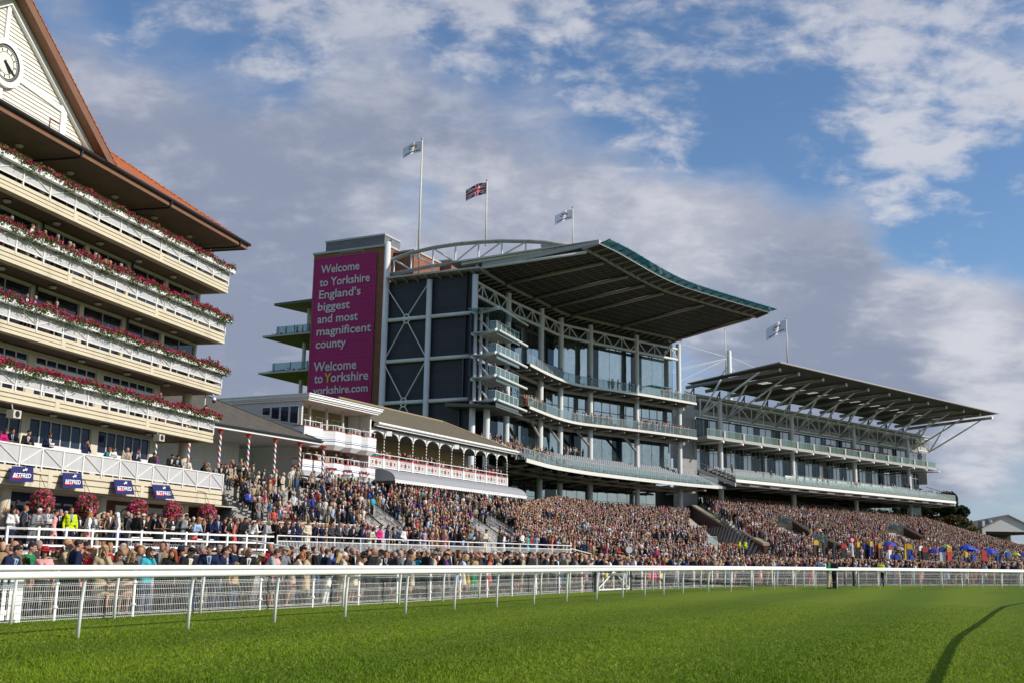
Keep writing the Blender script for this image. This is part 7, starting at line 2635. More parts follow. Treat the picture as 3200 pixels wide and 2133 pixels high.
def rz_(a):
 c, s = math.cos(a), math.sin(a)
 return np.array([[c, -s, 0], [s, c, 0], [0, 0, 1]])


POSES = {  # lean of the back, elbow and wrist of each arm (person faces -y), head pitch, head turn
 'stand': (3, (.27, .03, 1.13), (.27, -.06, .88), (-.27, .03, 1.13), (-.27, -.06, .88), 6, 0),
 'lean': (24, (.26, -.26, 1.05), (.06, -.46, 1.08), (-.26, -.26, 1.05), (-.06, -.48, 1.09), 8, 20),
 'leanl': (20, (.27, -.24, 1.05), (.10, -.46, 1.08), (-.27, -.22, 1.05), (-.12, -.47, 1.08), 4, -40),
 'read': (8, (.25, -.03, 1.12), (.10, -.30, 1.15), (-.25, -.03, 1.12), (-.10, -.30, 1.15), 28, 0),
 'clasp': (4, (.27, .0, 1.13), (.05, -.23, .98), (-.27, .0, 1.13), (-.05, -.24, 1.0), 8, -15),
 'shade': (5, (.30, -.20, 1.40), (.09, -.20, 1.62), (-.27, .03, 1.13), (-.25, -.08, .88), 0, 15),
 'chin': (6, (.20, -.20, 1.16), (.05, -.19, 1.45), (-.24, -.10, 1.10), (.06, -.25, 1.10), 6, 10),
 'sit': (6, (.25, -.08, .72), (.10, -.30, .62), (-.25, -.08, .72), (-.10, -.30, .62), 8, 0),
 'walk': (6, (.27, .10, 1.13), (.25, .0, .9), (-.27, -.06, 1.14), (-.22, -.26, .98), 4, 0),
}


def skeleton(pose, sex):
 lean, el, wl, er, wr, hp, ht = POSES[pose]
 a = math.radians(lean)
 seat = pose == 'sit'
 zp = 0.52 if seat else 0.94
 R = rx_(a)
 piv = np.array([0, 0.0, zp])
 up = lambda p: piv + R @ (np.array(p, float) - np.array([0, 0, 0.94]))
 k = 1.0 if sex == 'm' else 0.90
 J = {'pel': piv, 'waist': up((0, 0, 1.10)), 'rib': up((0, -.005, 1.24)), 'chest': up((0, -.01, 1.36)), 'shl': up((.175 * k, 0, 1.425)), 'shr': up((-.175 * k, 0, 1.425)), 'neck': up((0, .0, 1.46)), 'neck2': up((0, -.02, 1.55))}
 hc = up((0, -.045, 1.645))
 J['head'] = hc
 J['HM'] = rz_(math.radians(ht)) @ rx_(math.radians(hp + lean * 0.35))
 J['el'], J['wl'], J['er'], J['wr'] = [np.array(v, float) for v in (el, wl, er, wr)]
 if seat:
  for s_, n in ((1, 'l'), (-1, 'r')):
   J['hip' + n] = np.array([.09 * s_, 0, .50])
   J['kn' + n] = np.array([.11 * s_, -.42, .50])
   J['an' + n] = np.array([.11 * s_, -.40, .09])
 else:
  st = 0.16 if pose == 'walk' else 0.02
  back = 0.10 * math.sin(a) / 0.4 if lean > 10 else 0
  for s_, n in ((1, 'l'), (-1, 'r')):
   J['hip' + n] = np.array([.088 * s_, 0.0, .92])
   J['kn' + n] = np.array([.095 * s_, -.02 - st * s_ + back * 0.7, .50])
   J['an' + n] = np.array([.10 * s_, .02 - st * 1.6 * s_ + back, .09])
 return J


def hand(mb, w, el, sx):
 """palm, four fingers of unequal length curled a little, and a thumb off the side"""
 w, el = np.array(w, float), np.array(el, float)
 d = w - el
 d /= np.linalg.norm(d)
 side = np.cross(d, [0, 0, 1.0])
 if np.linalg.norm(side) < 0.3:
  side = np.array([1.0, 0, 0]) - d * d[0]
 side /= np.linalg.norm(side)
 dn = np.cross(side, d)
 if dn[2] > 0:
  dn = -dn
 caps(mb, w, w + d * 0.03, .028, .030, 8)
 for k in range(4):
  o = (k - 1.5) * 0.021
  caps(mb, w + d * .02 + side * o * 0.8, w + d * .085 + side * o, .017, .014, 6)
  Lf = (.036, .042, .039, .030)[k]
  p = w + d * .09 + side * o
  q = p + d * Lf + dn * .008
  r = q + d * Lf * .55 + dn * .022
  caps(mb, p, q, .0105, .0095, 6)
  caps(mb, q, r, .0095, .0085, 6)
 t0 = w + d * .025 + side * (.026 * sx)
 t1 = t0 + d * .04 + side * (.030 * sx) + dn * .012
 caps(mb, t0, t1, .014, .011, 6)
 caps(mb, t1, t1 + d * .028 + dn * .012, .011, .009, 6)


def body(pose, sex):
 J = skeleton(pose, sex)
 mb = MB()
 f = sex == 'f'
 w = (.062, .048, .070, .082) if f else (.060, .060, .085, .105)
 for j, ww, r in (('pel', w[0] + (.012 if f else 0), .112 if f else .105), ('waist', w[1], .098 if f else .108), ('rib', w[2], .102 if f else .112), ('chest', w[3], .095 if f else .108)):
  c = J[j]
  caps(mb, c + [-ww, 0, 0], c + [ww, 0, 0], r, r, 12)
 for a, b in (('pel', 'waist'), ('waist', 'rib'), ('rib', 'chest')):
  caps(mb, J[a], J[b], .10, .10, 12)
 if f:
  for s_ in (-1, 1):
   c = J['chest'] + np.array([.062 * s_, -.065, -.03])
   ell(mb, c, .058, .055, .058)
 for s_, n in ((1, 'l'), (-1, 'r')):
  sh = J['sh' + n]
  caps(mb, J['chest'] + [0.03 * s_, 0, .03], sh, .075, .062 if not f else .050)
  caps(mb, sh, J['e' + n], .052 if not f else .042, .040 if not f else .033)
  caps(mb, J['e' + n], J['w' + n], .039 if not f else .032, .027 if not f else .022)
  hand(mb, J['w' + n], J['e' + n], -s_)
  caps(mb, J['hip' + n], J['kn' + n], .088 if not f else .085, .056 if not f else .052)
  caps(mb, J['kn' + n], J['an' + n], .056 if not f else .050, .036 if not f else .030)
  m_ = J['kn' + n] * .65 + J['an' + n] * .35
  ell(mb, m_ + np.array([0, .018, 0]), .05, .052, .13)
  caps(mb, J['an' + n] + np.array([0, .03, -.045]), J['an' + n] + np.array([.01 * s_, -.16, -.062]), .042, .030)
 caps(mb, J['neck'], J['neck2'] + np.array([0, -.01, .03]), .058 if not f else .048, .054 if not f else .045)
 H, M = J['head'], J['HM']
 hx = lambda v: H + M @ np.array(v, float)
 ell(mb, hx((0, .015, .025)), .078, .098, .100, M)
 ell(mb, hx((0, -.022, -.045)), .060, .070, .085, M)
 ell(mb, hx((0, -.050, -.092)), .034, .030, .026, M)
 caps(mb, hx((0, -.088, .012)), hx((0, -.112, -.028)), .010, .017, 7)
 caps(mb, hx((-.026, -.082, .032)), hx((.026, -.082, .032)), .014, .014, 7)
 for s_ in (-1, 1):
  ell(mb, hx((.079 * s_, .012, -.010)), .012, .022, .034, M, 8, 6)
  ell(mb, hx((.042 * s_, -.070, -.030)), .022, .018, .020, M, 8, 6)
 return mb, J


def upper(pose, sex, kind):
 """jacket, coat, blouse or dress"""
 J = skeleton(pose, sex)
 f = sex == 'f'
 mb = MB()
 g = .020 if kind in ('jacket', 'coat') else .009
 w = (.066, .052, .072, .086) if f else (.066, .066, .088, .108)
 low = J['pel'] + np.array([0, 0, -.04 if kind in ('jacket', 'coat') else .04])
 for c, ww, r in ((low, w[0], .115), (J['waist'], w[1], .103 if f else .112), (J['rib'], w[2], .106 if f else .116), (J['chest'], w[3], .100 if f else .112)):
  caps(mb, c + [-ww, 0, 0], c + [ww, 0, 0], r + g, r + g, 12)
 for a, b in ((low, J['waist']), (J['waist'], J['rib']), (J['rib'], J['chest'])):
  caps(mb, a, b, .10 + g, .10 + g, 12)
 if f:
  for s_ in (-1, 1):
   ell(mb, J['chest'] + np.array([.062 * s_, -.068, -.03]), .06 + g, .058 + g, .06 + g)
 for s_, n in ((1, 'l'), (-1, 'r')):
  sh = J['sh' + n]
  caps(mb, J['chest'] + [0.03 * s_, 0, .03], sh, .078 + g * .6, (.062 if not f else .050) + g)
  if kind != 'dress':
   caps(mb, sh, J['e' + n], (.052 if not f else .043) + g, (.041 if not f else .035) + g)
   e = J['e' + n] + (J['w' + n] - J['e' + n]) * (.92 if kind in ('jacket', 'coat') else .80)
   caps(mb, J['e' + n], e, (.040 if not f else .034) + g, (.031 if not f else .027) + g)
 if kind in ('jacket', 'coat'):
  caps(mb, J['neck'] + np.array([0, .03, .0]), J['neck'] + np.array([0, .025, .035]), .062, .060)
 if kind in ('coat', 'dress') and pose != 'sit':
  c0 = J['pel']
  z1 = .52 if kind == 'coat' else .50
  mb2 = mb
  a, b = (.165, .20) if kind == 'coat' else (.155, .215)
  back = J['knl'][1] * 0.6
  prof = [(c0[2] + .08, .13), (c0[2] - .05, a), (.7, (a + b) / 2 + .005), (z1, b)]
  n = 20
  base = len(mb.v)
  for z, r in prof:
   for k in range(n):
    an = 2 * math.pi * k / n
    rr = r * (1 + (.06 * math.sin(an * 5 + z * 3) if z < .75 else 0))
    mb.v.append((rr * math.cos(an) * 1.12, back * (c0[2] - z) / .45 + rr * math.sin(an) * .82, z))
  for i in range(len(prof) - 1):
   for k in range(n):
    k2 = (k + 1) % n
    mb.f.append((base + i * n + k, base + i * n + k2, base + (i + 1) * n + k2, base + (i + 1) * n + k))
    mb.m.append(0)
  mb.f.append(tuple(base + k for k in range(n)))
  mb.f.append(tuple(base + (len(prof) - 1) * n + k for k in range(n)))
  mb.m += [0, 0]
 elif kind in ('coat', 'dress'):
  for n in 'lr':
   caps(mb, J['hip' + n], J['kn' + n], .125, .10, 12)
  caps(mb, (J['hipl'] + J['hipr']) / 2, (J['knl'] + J['knr']) / 2, .12, .10, 12)
 return mb


def lower(pose, sex, kind):
 J = skeleton(pose, sex)
 mb = MB()
 c = J['pel']
 caps(mb, c + [-.066, 0, .0], c + [.066, 0, .0], .118, .118, 12)
 if kind == 'skirt' and pose != 'sit':
  n = 18
  base = len(mb.v)
  back = J['knl'][1] * 0.6
  prof = [(1.04, .125), (.9, .158), (.7, .172), (.53, .178)]
  for z, r in prof:
   for k in range(n):
    an = 2 * math.pi * k / n
    mb.v.append((r * math.cos(an) * 1.1, back * (.94 - z) / .45 + r * math.sin(an) * .82, z))
  for i in range(len(prof) - 1):
   for k in range(n):
    k2 = (k + 1) % n
    mb.f.append((base + i * n + k, base + i * n + k2, base + (i + 1) * n + k2, base + (i + 1) * n + k))
    mb.m.append(0)
  mb.f.append(tuple(base + k for k in range(n)))
  mb.f.append(tuple(base + (len(prof) - 1) * n + k for k in range(n)))
  mb.m += [0, 0]
  return mb
 for n in 'lr':
  caps(mb, J['hip' + n], J['kn' + n], .102, .074)
  caps(mb, J['kn' + n], J['an' + n] + np.array([0, 0, -.01]), .074, .060)
 return mb


def shoes(pose):
 J = skeleton(pose, 'm')
 mb = MB()
 for s_, n in ((1, 'l'), (-1, 'r')):
  caps(mb, J['an' + n] + np.array([0, .03, -.042]), J['an' + n] + np.array([.01 * s_, -.17, -.056]), .049, .036)
 return mb


def shirtfront(pose):
 """white wedge of shirt between the lapels, with tie"""
 J = skeleton(pose, 'm')
 a = math.radians(POSES[pose][0])
 R = rx_(a)
 zp = J['pel'][2]
 P = lambda x, y, z: tuple(np.array([0, 0, zp]) + R @ np.array([x, y, z - .94]))
 s = MB()
 s.hexa([P(-.012, -.166, 1.14), P(.012, -.166, 1.14), P(.012, -.10, 1.14), P(-.012, -.10, 1.14), P(-.066, -.128, 1.475), P(.066, -.128, 1.475), P(.062, -.05, 1.475), P(-.062, -.05, 1.475)])
 s.hexa([P(-.03, -.158, 1.30), P(.03, -.158, 1.30), P(.03, -.10, 1.30), P(-.03, -.10, 1.30), P(-.064, -.1285, 1.474), P(.064, -.1285, 1.474), P(.062, -.05, 1.474), P(-.062, -.05, 1.474)])
 t = MB()
 t.hexa([P(-.02, -.172, 1.17), P(.02, -.172, 1.17), P(.02, -.15, 1.17), P(-.02, -.15, 1.17), P(-.014, -.138, 1.46), P(.014, -.138, 1.46), P(.014, -.12, 1.46), P(-.014, -.12, 1.46)])
 return s, t


def paper(pose):
 J = skeleton(pose, 'm')
 c = (J['wl'] + J['wr']) / 2 + np.array([0, -.09, .03])
 mb = MB()
 for s_ in (-1, 1):
  mb.hexa([tuple(c + v) for v in np.array([(0, 0, -.10), (.11 * s_, .03, -.10), (.11 * s_, .034, -.10), (0, .004, -.10), (0, -.05, .08), (.11 * s_, -.02, .08), (.11 * s_, -.016, .08), (0, -.046, .08)])])
 return mb


# ---- all meshes used, remeshed in one pass into continuous surfaces
CACHE = {}
PENDING = []


def want(key, mb, vox, mats, extra=None, smooth_it=3):
 PENDING.append((key, mb, vox, mats, extra, smooth_it))


def flush():
 obs = []
 for key, mb, vox, mats, extra, it in PENDING:
  me = bpy.data.meshes.new('tmp')
  me.from_pydata(mb.v, [], mb.f)
  o = bpy.data.objects.new('tmp', me)
  COL.objects.link(o)
  r = o.modifiers.new('r', 'REMESH')
  r.mode = 'VOXEL'
  r.voxel_size = vox
  r.use_smooth_shade = True
  s = o.modifiers.new('s', 'SMOOTH')
  s.factor = 0.5
  s.iterations = it
  obs.append(o)
 dg = bpy.context.evaluated_depsgraph_get()
 for o, (key, mb, vox, mats, extra, it) in zip(obs, PENDING):
  me = bpy.data.meshes.new_from_object(o.evaluated_get(dg))
  me.name = '_'.join(str(k) for k in key)
  me.materials.clear()
  for m in mats:
   me.materials.append(m)
  if extra is not None:
   bm = bmesh.new()
   bm.from_mesh(me)
   for vs, fs, mi in extra:
    nv = [bm.verts.new(v) for v in vs]
    for f in fs:
     fc = bm.faces.new([nv[i] for i in f])
     fc.material_index = mi
     fc.smooth = True
   bm.to_mesh(me)
   bm.free()
  CACHE[key] = me
 for o in obs:
  me = o.data
  bpy.data.objects.remove(o)
  bpy.data.meshes.remove(me)
 PENDING.clear()


def face_bits(J):
 """eyes and mouth set into the head"""
 H, M = J['head'], J['HM']
 hx = lambda v: H + M @ np.array(v, float)
 out = []
 for s_ in (-1, 1):
  e = MB()
  ell(e, hx((.030 * s_, -.0905, .010)), .013, .007, .008, M, 8, 6)
  out.append((e.v, e.f, 1))
 e = MB()
 ell(e, hx((0, -.0865, -.062)), .024, .007, .008, M, 8, 6)
 out.append((e.v, e.f, 2))
 return out


HAIRS = ('short', 'bob', 'long', 'curly', 'bun', 'fringe')


def hairmesh(kind):
 mb = MB()
 if kind == 'short':
  ell(mb, (0, .026, .040), .086, .102, .098)
  ell(mb, (0, -.035, .085), .062, .045, .035)
 elif kind == 'fringe':       # thin ring round a bald crown
  ell(mb, (0, .055, .0), .087, .075, .055)
 elif kind == 'bob':
  ell(mb, (0, .024, .040), .092, .106, .100)
  ell(mb, (0, .050, -.045), .100, .075, .095)
  for s_ in (-1, 1):
   caps(mb, (.080 * s_, .0, .03), (.084 * s_, -.005, -.09), .030, .030)
  caps(mb, (-.045, -.075, .080), (.045, -.075, .080), .028, .028)
 elif kind == 'long':
  ell(mb, (0, .024, .040), .092, .106, .100)
  for s_ in (-1, 0, 1):
   caps(mb, (.060 * s_, .055, .03), (.085 * s_, .075, -.26), .050, .038)
  for s_ in (-1, 1):
   caps(mb, (.080 * s_, .0, .03), (.090 * s_, .0, -.20), .030, .026)
  caps(mb, (-.045, -.07, .085), (.045, -.07, .085), .026, .026)
 elif kind == 'curly':
  r = np.random.default_rng(4)
  for k in range(70):
   d = r.normal(size=3)
   d /= np.linalg.norm(d)
   if d[1] < -.45 and d[2] < .45:
    continue
   if d[2] < -.7:
    continue
   ell(mb, (d[0] * .095, .022 + d[1] * .105, .035 + d[2] * .10), .034, .034, .034, None, 7, 5)
 elif kind == 'bun':
  ell(mb, (0, .026, .040), .088, .103, .098)
  ell(mb, (0, .120, .055), .048, .045, .045)
  caps(mb, (-.045, -.072, .080), (.045, -.072, .080), .024, .024)
 return mb


def lathe_m(prof, n=22, sx=1.0, sy=1.0):
 mb = MB()
 mb.lathe((0, 0, 0), prof, n)
 mb.v = [(x * sx, y * sy, z) for x, y, z in mb.v]
 return mb


def hatmesh(kind):
 if kind == 'brim':
  mb = lathe_m([(.0, .155), (.07, .150), (.092, .12), (.098, .07), (.10, .062), (.185, .045), (.195, .052), (.10, .074), (.10, .07)], 24, 1.0, 1.06)
 elif kind == 'trilby':
  mb = lathe_m([(.0, .150), (.06, .152), (.088, .135), (.100, .07), (.145, .058), (.150, .064), (.10, .08)], 22, 1.0, 1.12)
 elif kind == 'bowler':
  mb = lathe_m([(.0, .165), (.05, .158), (.085, .125), (.100, .07), (.102, .058), (.128, .058), (.130, .066), (.10, .072)], 22, 1.0, 1.12)
 elif kind == 'cap':
  mb = lathe_m([(.0, .135), (.06, .128), (.10, .100), (.112, .072), (.10, .055), (.0, .05)], 20, 1.0, 1.12)
  mb.hexa([(-.075, -.165, .052), (.075, -.165, .052), (.09, -.08, .062), (-.09, -.08, .062), (-.075, -.165, .060), (.075, -.165, .060), (.09, -.08, .085), (-.09, -.08, .085)])
 else:   # fascinator: tilted disc, loops and quills
  mb = lathe_m([(.0, .012), (.06, .01), (.075, .0), (.06, -.008), (0, -.008)], 16)
  mb.v = [(x + .045, y, z + .135 + x * .35) for x, y, z in mb.v]
  r = np.random.default_rng(8)
  for k in range(16):
   a = r.uniform(0, 6.28)
   q = (.045 + .10 * math.cos(a), .10 * math.sin(a), .15 + r.uniform(.02, .13))
   mb.path([(.045, 0, .14), (.045 + .06 * math.cos(a), .06 * math.sin(a), .19), q], .011, 4, r2=.004)
 return mb


COLS = {
 'black': (.018, .018, .020), 'charcoal': (.045, .046, .05), 'navy': (.016, .022, .055), 'grey': (.19, .195, .20), 'pale grey': (.36, .36, .36), 'white': (.72, .70, .67), 'cream': (.60, .52, .38),
 'beige': (.46, .35, .22), 'tan': (.40, .26, .13), 'brown': (.11, .06, .032), 'olive': (.12, .105, .045), 'khaki': (.30, .25, .14), 'green': (.02, .22, .09), 'red': (.45, .02, .025), 'crimson': (.30, .012, .03),
 'coral': (.72, .13, .09), 'pink': (.70, .33, .32), 'hot pink': (.66, .03, .20), 'magenta': (.55, .02, .16), 'orange': (.70, .17, .05), 'yellow': (.66, .50, .06), 'lilac': (.40, .32, .46), 'purple': (.13, .04, .22),
 'blue': (.03, .06, .34), 'pale blue': (.36, .48, .66), 'turquoise': (.05, .42, .50), 'teal': (.02, .18, .22), 'hi-vis yellow': (.50, .60, .02), 'taupe': (.22, .17, .14), 'striped': (.50, .30, .20), 'floral': (.55, .36, .38), 'denim': (.07, .11, .20)}
HC = {'dark': (.022, .014, .009), 'brown': (.07, .036, .017), 'auburn': (.20, .06, .022), 'ginger': (.34, .12, .03), 'blonde': (.50, .33, .14), 'fair': (.34, .22, .11), 'grey': (.30, .30, .30), 'white': (.62, .61, .58), 'bald': None}
SKINS = [(.44, .235, .165), (.40, .205, .14), (.48, .265, .19), (.36, .18, .12), (.43, .22, .15)]

MESHROW = """
18 m dark/short navy jacket charcoal - lean 110 0.7|62 m brown/fringe olive jacket charcoal - chin 250 0.9|92 m dark/short green blouse charcoal - stand 80 1.9|143 f dark/bob pink blouse charcoal red/brim stand 165 1.0
222 m ginger/short navy jacket charcoal - stand 70 1.9|236 m dark/short navy jacket black - stand 60 1.2|262 m dark/short olive jacket charcoal - stand 75 1.7|291 f ginger/short red jacket charcoal - stand 140 0.9
324 f blonde/long beige coat black - chin 150 0.6|353 f brown/bob taupe jacket striped - lean 130 0.6|404 f fair/long black blouse striped - lean 150 0.55|462 f brown/bob turquoise jacket denim - chin 120 0.7
376 f fair/bun pale_grey jacket charcoal - stand 60 2.1|437 f blonde/curly navy jacket black - stand 100 1.9|510 m grey/short navy jacket black - stand 60 1.8|530 f auburn/long black coat black - leanl 140 0.65
577 m dark/short black jacket black black/cap lean 120 0.8|624 m grey/short pale_grey blouse denim - shade 100 0.9|655 m dark/short navy jacket navy - leanl 160 0.6|684 m grey/short charcoal jacket charcoal - stand 150 2.0
696 m dark/short navy jacket denim - shade 90 0.9|717 m brown/short navy jacket navy - stand 170 1.7|737 f fair/bob tan blouse denim - stand 120 0.6|769 m dark/fringe black jacket black - lean 140 0.8
789 f blonde/long cream blouse beige beige/brim lean 100 1.5|832 m brown/short pale_grey jacket charcoal - lean 70 0.8|862 f auburn/bob pink blouse navy - stand 100 0.7|884 m grey/short grey jacket charcoal khaki/cap stand 90 1.5
903 m dark/short charcoal jacket charcoal - stand 80 2.1|917 f ginger/curly cream jacket pink - lean 60 0.6|940 m dark/short black coat black black/cap stand 60 1.4|958 f brown/bob beige coat black - stand 100 0.9
1018 m brown/short navy jacket white - stand 60 1.2|1033 f blonde/long navy blouse white - lean 90 0.6|1058 m grey/short cream jacket beige - stand 80 1.6|1073 f white/short cream coat cream - stand 70 0.9
1095 m dark/short black jacket black - stand 65 1.9|1112 f dark/bun cream coat pink black/fascinator lean 90 0.6|1128 f brown/bob pink dress pink black/fascinator read 110 1.2|1156 m auburn/fringe black jacket black - read 100 0.8
1178 m grey/short charcoal jacket charcoal black/bowler read 95 0.8|1208 m brown/short black jacket black - stand 170 1.9|1223 m grey/short charcoal jacket charcoal - lean 80 0.8|1250 m brown/short grey jacket grey - read 85 1.2
1272 m dark/short charcoal jacket black - read 100 0.7|1287 f blonde/long grey jacket cream white/fascinator stand 90 0.9|1333 m grey/short black coat black - stand 50 1.0|1353 f fair/bob cream coat khaki grey/brim stand 70 1.3
1369 m brown/short black coat black tan/trilby lean 85 0.8|1391 f dark/bun purple jacket navy black/fascinator stand 70 1.4|1434 f blonde/bob pale_blue dress pale_blue blue/fascinator lean 100 0.6|1447 f fair/long cream dress cream - stand 90 1.0
1465 f auburn/long taupe jacket yellow black/brim stand 100 1.1|1482 f blonde/bun tan blouse green red/fascinator read 110 0.9|1497 m dark/short charcoal jacket charcoal - stand 80 1.6|1515 m dark/short navy jacket navy - stand 90 2.0
1527 f auburn/long coral dress coral - shade 90 0.6|1545 m dark/short black jacket black - stand 80 1.7|1573 m white/fringe black jacket black - lean 85 0.8|1590 m dark/short black jacket black - stand 80 1.8
1609 m white/short black jacket black - lean 90 0.6|1630 m white/fringe beige jacket khaki - stand 85 0.8|1653 m dark/short navy jacket charcoal - stand 80 1.7|1666 m grey/short taupe jacket grey - stand 45 0.8
1704 m dark/short charcoal jacket charcoal - stand 70 0.9|1723 f brown/bob brown jacket denim - stand 90 1.2|1754 m grey/fringe khaki jacket denim - lean 85 0.7|1773 f dark/bob black jacket black - lean 90 0.6
1797 f auburn/bob grey jacket brown - stand 90 1.0|1829 f blonde/bun pink dress pink cream/brim lean 90 0.6|1869 m dark/short black jacket black - lean 80 0.9|1893 f auburn/bob white blouse yellow - lean 95 0.6
1914 m brown/short navy jacket khaki khaki/trilby lean 85 0.9|1948 f fair/bob lilac jacket lilac - lean 90 0.7|1971 m brown/short white blouse charcoal - lean 95 0.6|1989 m dark/fringe charcoal jacket charcoal - lean 90 1.0
2006 f auburn/bob brown jacket brown - lean 95 0.7|2025 f fair/bun coral dress coral red/fascinator lean 90 0.6|2043 f brown/long hot_pink dress hot_pink - lean 90 0.7|2063 f blonde/bob crimson jacket yellow - lean 95 0.6
2086 m dark/short navy jacket navy - lean 90 0.8|2109 f white/bob pale_grey coat pale_grey pale_grey/brim lean 90 0.7|2131 f dark/bob blue jacket denim - lean 90 0.7|2160 m brown/short charcoal jacket charcoal - lean 85 0.8
2189 f fair/bun black coat black tan/trilby stand 90 0.8|2215 m grey/short olive jacket khaki - lean 90 0.7|2236 f blonde/long floral dress floral - lean 95 0.6|2262 m dark/short navy jacket navy - lean 85 0.8
2290 m white/short grey jacket charcoal - lean 90 0.7|2316 f auburn/curly white blouse navy - lean 90 0.7|2345 m dark/short black jacket black - lean 90 0.8|2372 f brown/long pink dress pink - lean 95 0.6
2398 m grey/fringe tan jacket khaki - lean 90 0.7|2425 f blonde/bob blue dress blue - lean 90 0.7|2450 m dark/short charcoal jacket charcoal - lean 90 0.8|2476 f fair/bun cream coat cream cream/brim lean 90 0.6
2505 m brown/short navy jacket navy - lean 90 0.8|2530 f dark/long red dress red - lean 95 0.7|2610 m grey/short black jacket black - lean 90 0.7|2635 f blonde/curly cream blouse tan - lean 90 0.7
2700 f brown/bob tan jacket brown - lean 95 0.7|2727 m dark/short charcoal jacket charcoal - lean 90 0.8|2758 m white/short grey jacket grey - lean 90 0.7|2790 f fair/long pink blouse denim - lean 90 0.7
2818 m dark/short black jacket black - lean 90 0.8|2846 f blonde/bob white blouse cream - lean 95 0.7|2872 f auburn/long coral dress coral - lean 90 0.6|2900 m dark/short navy jacket navy - lean 90 0.8
2928 m grey/short charcoal jacket charcoal yellow/cap lean 90 0.7|2955 f brown/bun pale_blue dress pale_blue - lean 90 0.7|2982 m dark/short brown jacket khaki - lean 90 0.8|3010 f blonde/bob floral dress floral - lean 95 0.7
3040 f auburn/long red dress red - lean 90 0.6|3066 m brown/short pale_blue blouse denim - lean 90 0.8|3094 f fair/bob tan jacket brown - lean 90 0.7|3122 m dark/short black jacket black - lean 90 0.8|3150 m grey/fringe navy jacket navy - lean 90 0.7|3178 f blonde/long beige coat beige - lean 90 0.7
"""
PLATROW = """
4 f blonde/curly taupe jacket black - stand 130 0.5|28 f dark/long white jacket navy - chin 130 0.4|64 m ginger/short charcoal jacket charcoal - stand 60 1.6|97 m white/short grey jacket grey - lean 120 0.5
136 m brown/fringe grey jacket charcoal - read 130 0.6|155 m dark/short black jacket black - stand 140 1.9|161 f dark/bun pink dress pink black/fascinator stand 70 0.5|180 m grey/short black jacket black - stand 150 1.2
213 m ginger/short hi-vis_yellow jacket navy - stand 150 0.8|268 f ginger/long white jacket pink white/fascinator stand 60 1.0|324 f blonde/bun black dress black black/fascinator stand 70 1.0|364 f white/bob white jacket blue - stand 250 0.9
396 f grey/curly grey jacket grey - stand 80 1.6|421 m brown/fringe black jacket black - stand 20 1.0|470 m brown/short black jacket black - stand 90 0.9|492 f dark/long black dress black - chin 160 0.5
520 f auburn/long black dress black red/fascinator read 110 0.7|549 m brown/short charcoal jacket charcoal - read 95 0.9|567 m dark/short grey jacket charcoal - read 100 0.7|597 f white/short olive jacket olive - read 150 0.8
612 m grey/fringe charcoal jacket charcoal - stand 100 1.6|605 f ginger/bob pale_blue jacket coral - lean 130 0.3|645 f brown/bob navy jacket navy white/fascinator chin 60 0.5|672 m grey/short navy jacket navy - clasp 120 0.8
706 f dark/long black dress black - clasp 100 0.6|728 f brown/bob coral dress coral black/fascinator stand 70 0.5|749 m dark/short black jacket charcoal - lean 130 0.4|783 m brown/short white blouse charcoal - lean 60 0.5
823 m grey/short pale_grey jacket pale_grey - lean 110 0.4|852 m auburn/short black jacket black - stand 40 1.0|884 f auburn/bob black jacket black brown/brim read 120 0.5|908 m brown/short navy jacket navy - stand 90 0.7
931 f white/bob navy jacket navy navy/fascinator clasp 110 0.5|957 m brown/short cream coat cream brown/trilby clasp 130 0.5|983 m grey/fringe navy jacket navy - stand 80 0.8|1005 f blonde/bob navy dress tan - clasp 160 0.4
1030 m dark/short charcoal jacket charcoal - clasp 110 0.6|1056 m ginger/short charcoal jacket charcoal - clasp 130 0.4|1075 m dark/fringe black jacket black - stand 100 1.3|1093 m white/short black jacket black - lean 130 0.4
1120 m dark/short navy jacket black - lean 110 0.6|1153 f brown/bob cream jacket cream purple/cap lean 120 0.4|1184 f brown/curly hot_pink jacket navy - clasp 130 0.4|1208 m brown/short navy jacket navy - stand 90 0.7
1224 f dark/bob black dress black - stand 100 1.0|1259 f dark/bob white jacket black - clasp 120 0.4|1280 m dark/short black jacket black - lean 110 0.6|1302 m grey/fringe charcoal jacket charcoal - lean 120 0.4
1324 f fair/bun lilac dress lilac pale_blue/fascinator clasp 130 0.4|1362 f blonde/long tan dress tan - stand 40 0.5|1387 f blonde/long pink dress pink - stand 30 0.6|1431 m brown/short black jacket black - lean 100 0.4
1446 m dark/short pale_blue blouse navy cream/trilby stand 90 0.4|1466 m white/fringe grey jacket charcoal - read 110 0.4|1513 m dark/short cream coat cream - read 110 0.4|1558 f dark/bob black jacket black khaki/brim clasp 110 0.5
1572 f brown/bun white blouse white cream/brim read 100 0.4|1590 m grey/short grey jacket charcoal - lean 110 0.7|1612 m grey/fringe black jacket black - lean 100 0.4|1630 m auburn/short white blouse charcoal - clasp 110 0.5
1648 f blonde/bob turquoise dress turquoise turquoise/brim clasp 100 0.4|1674 f brown/long pale_blue dress pale_blue - clasp 200 0.4|1697 m brown/short navy jacket navy - stand 30 0.7|1723 f dark/bun coral dress coral orange/brim stand 70 0.4
1759 m fair/short khaki jacket khaki - read 110 0.4|1776 f brown/bob black dress black - stand 100 0.8|1793 f auburn/long striped dress striped - clasp 90 0.4
"""
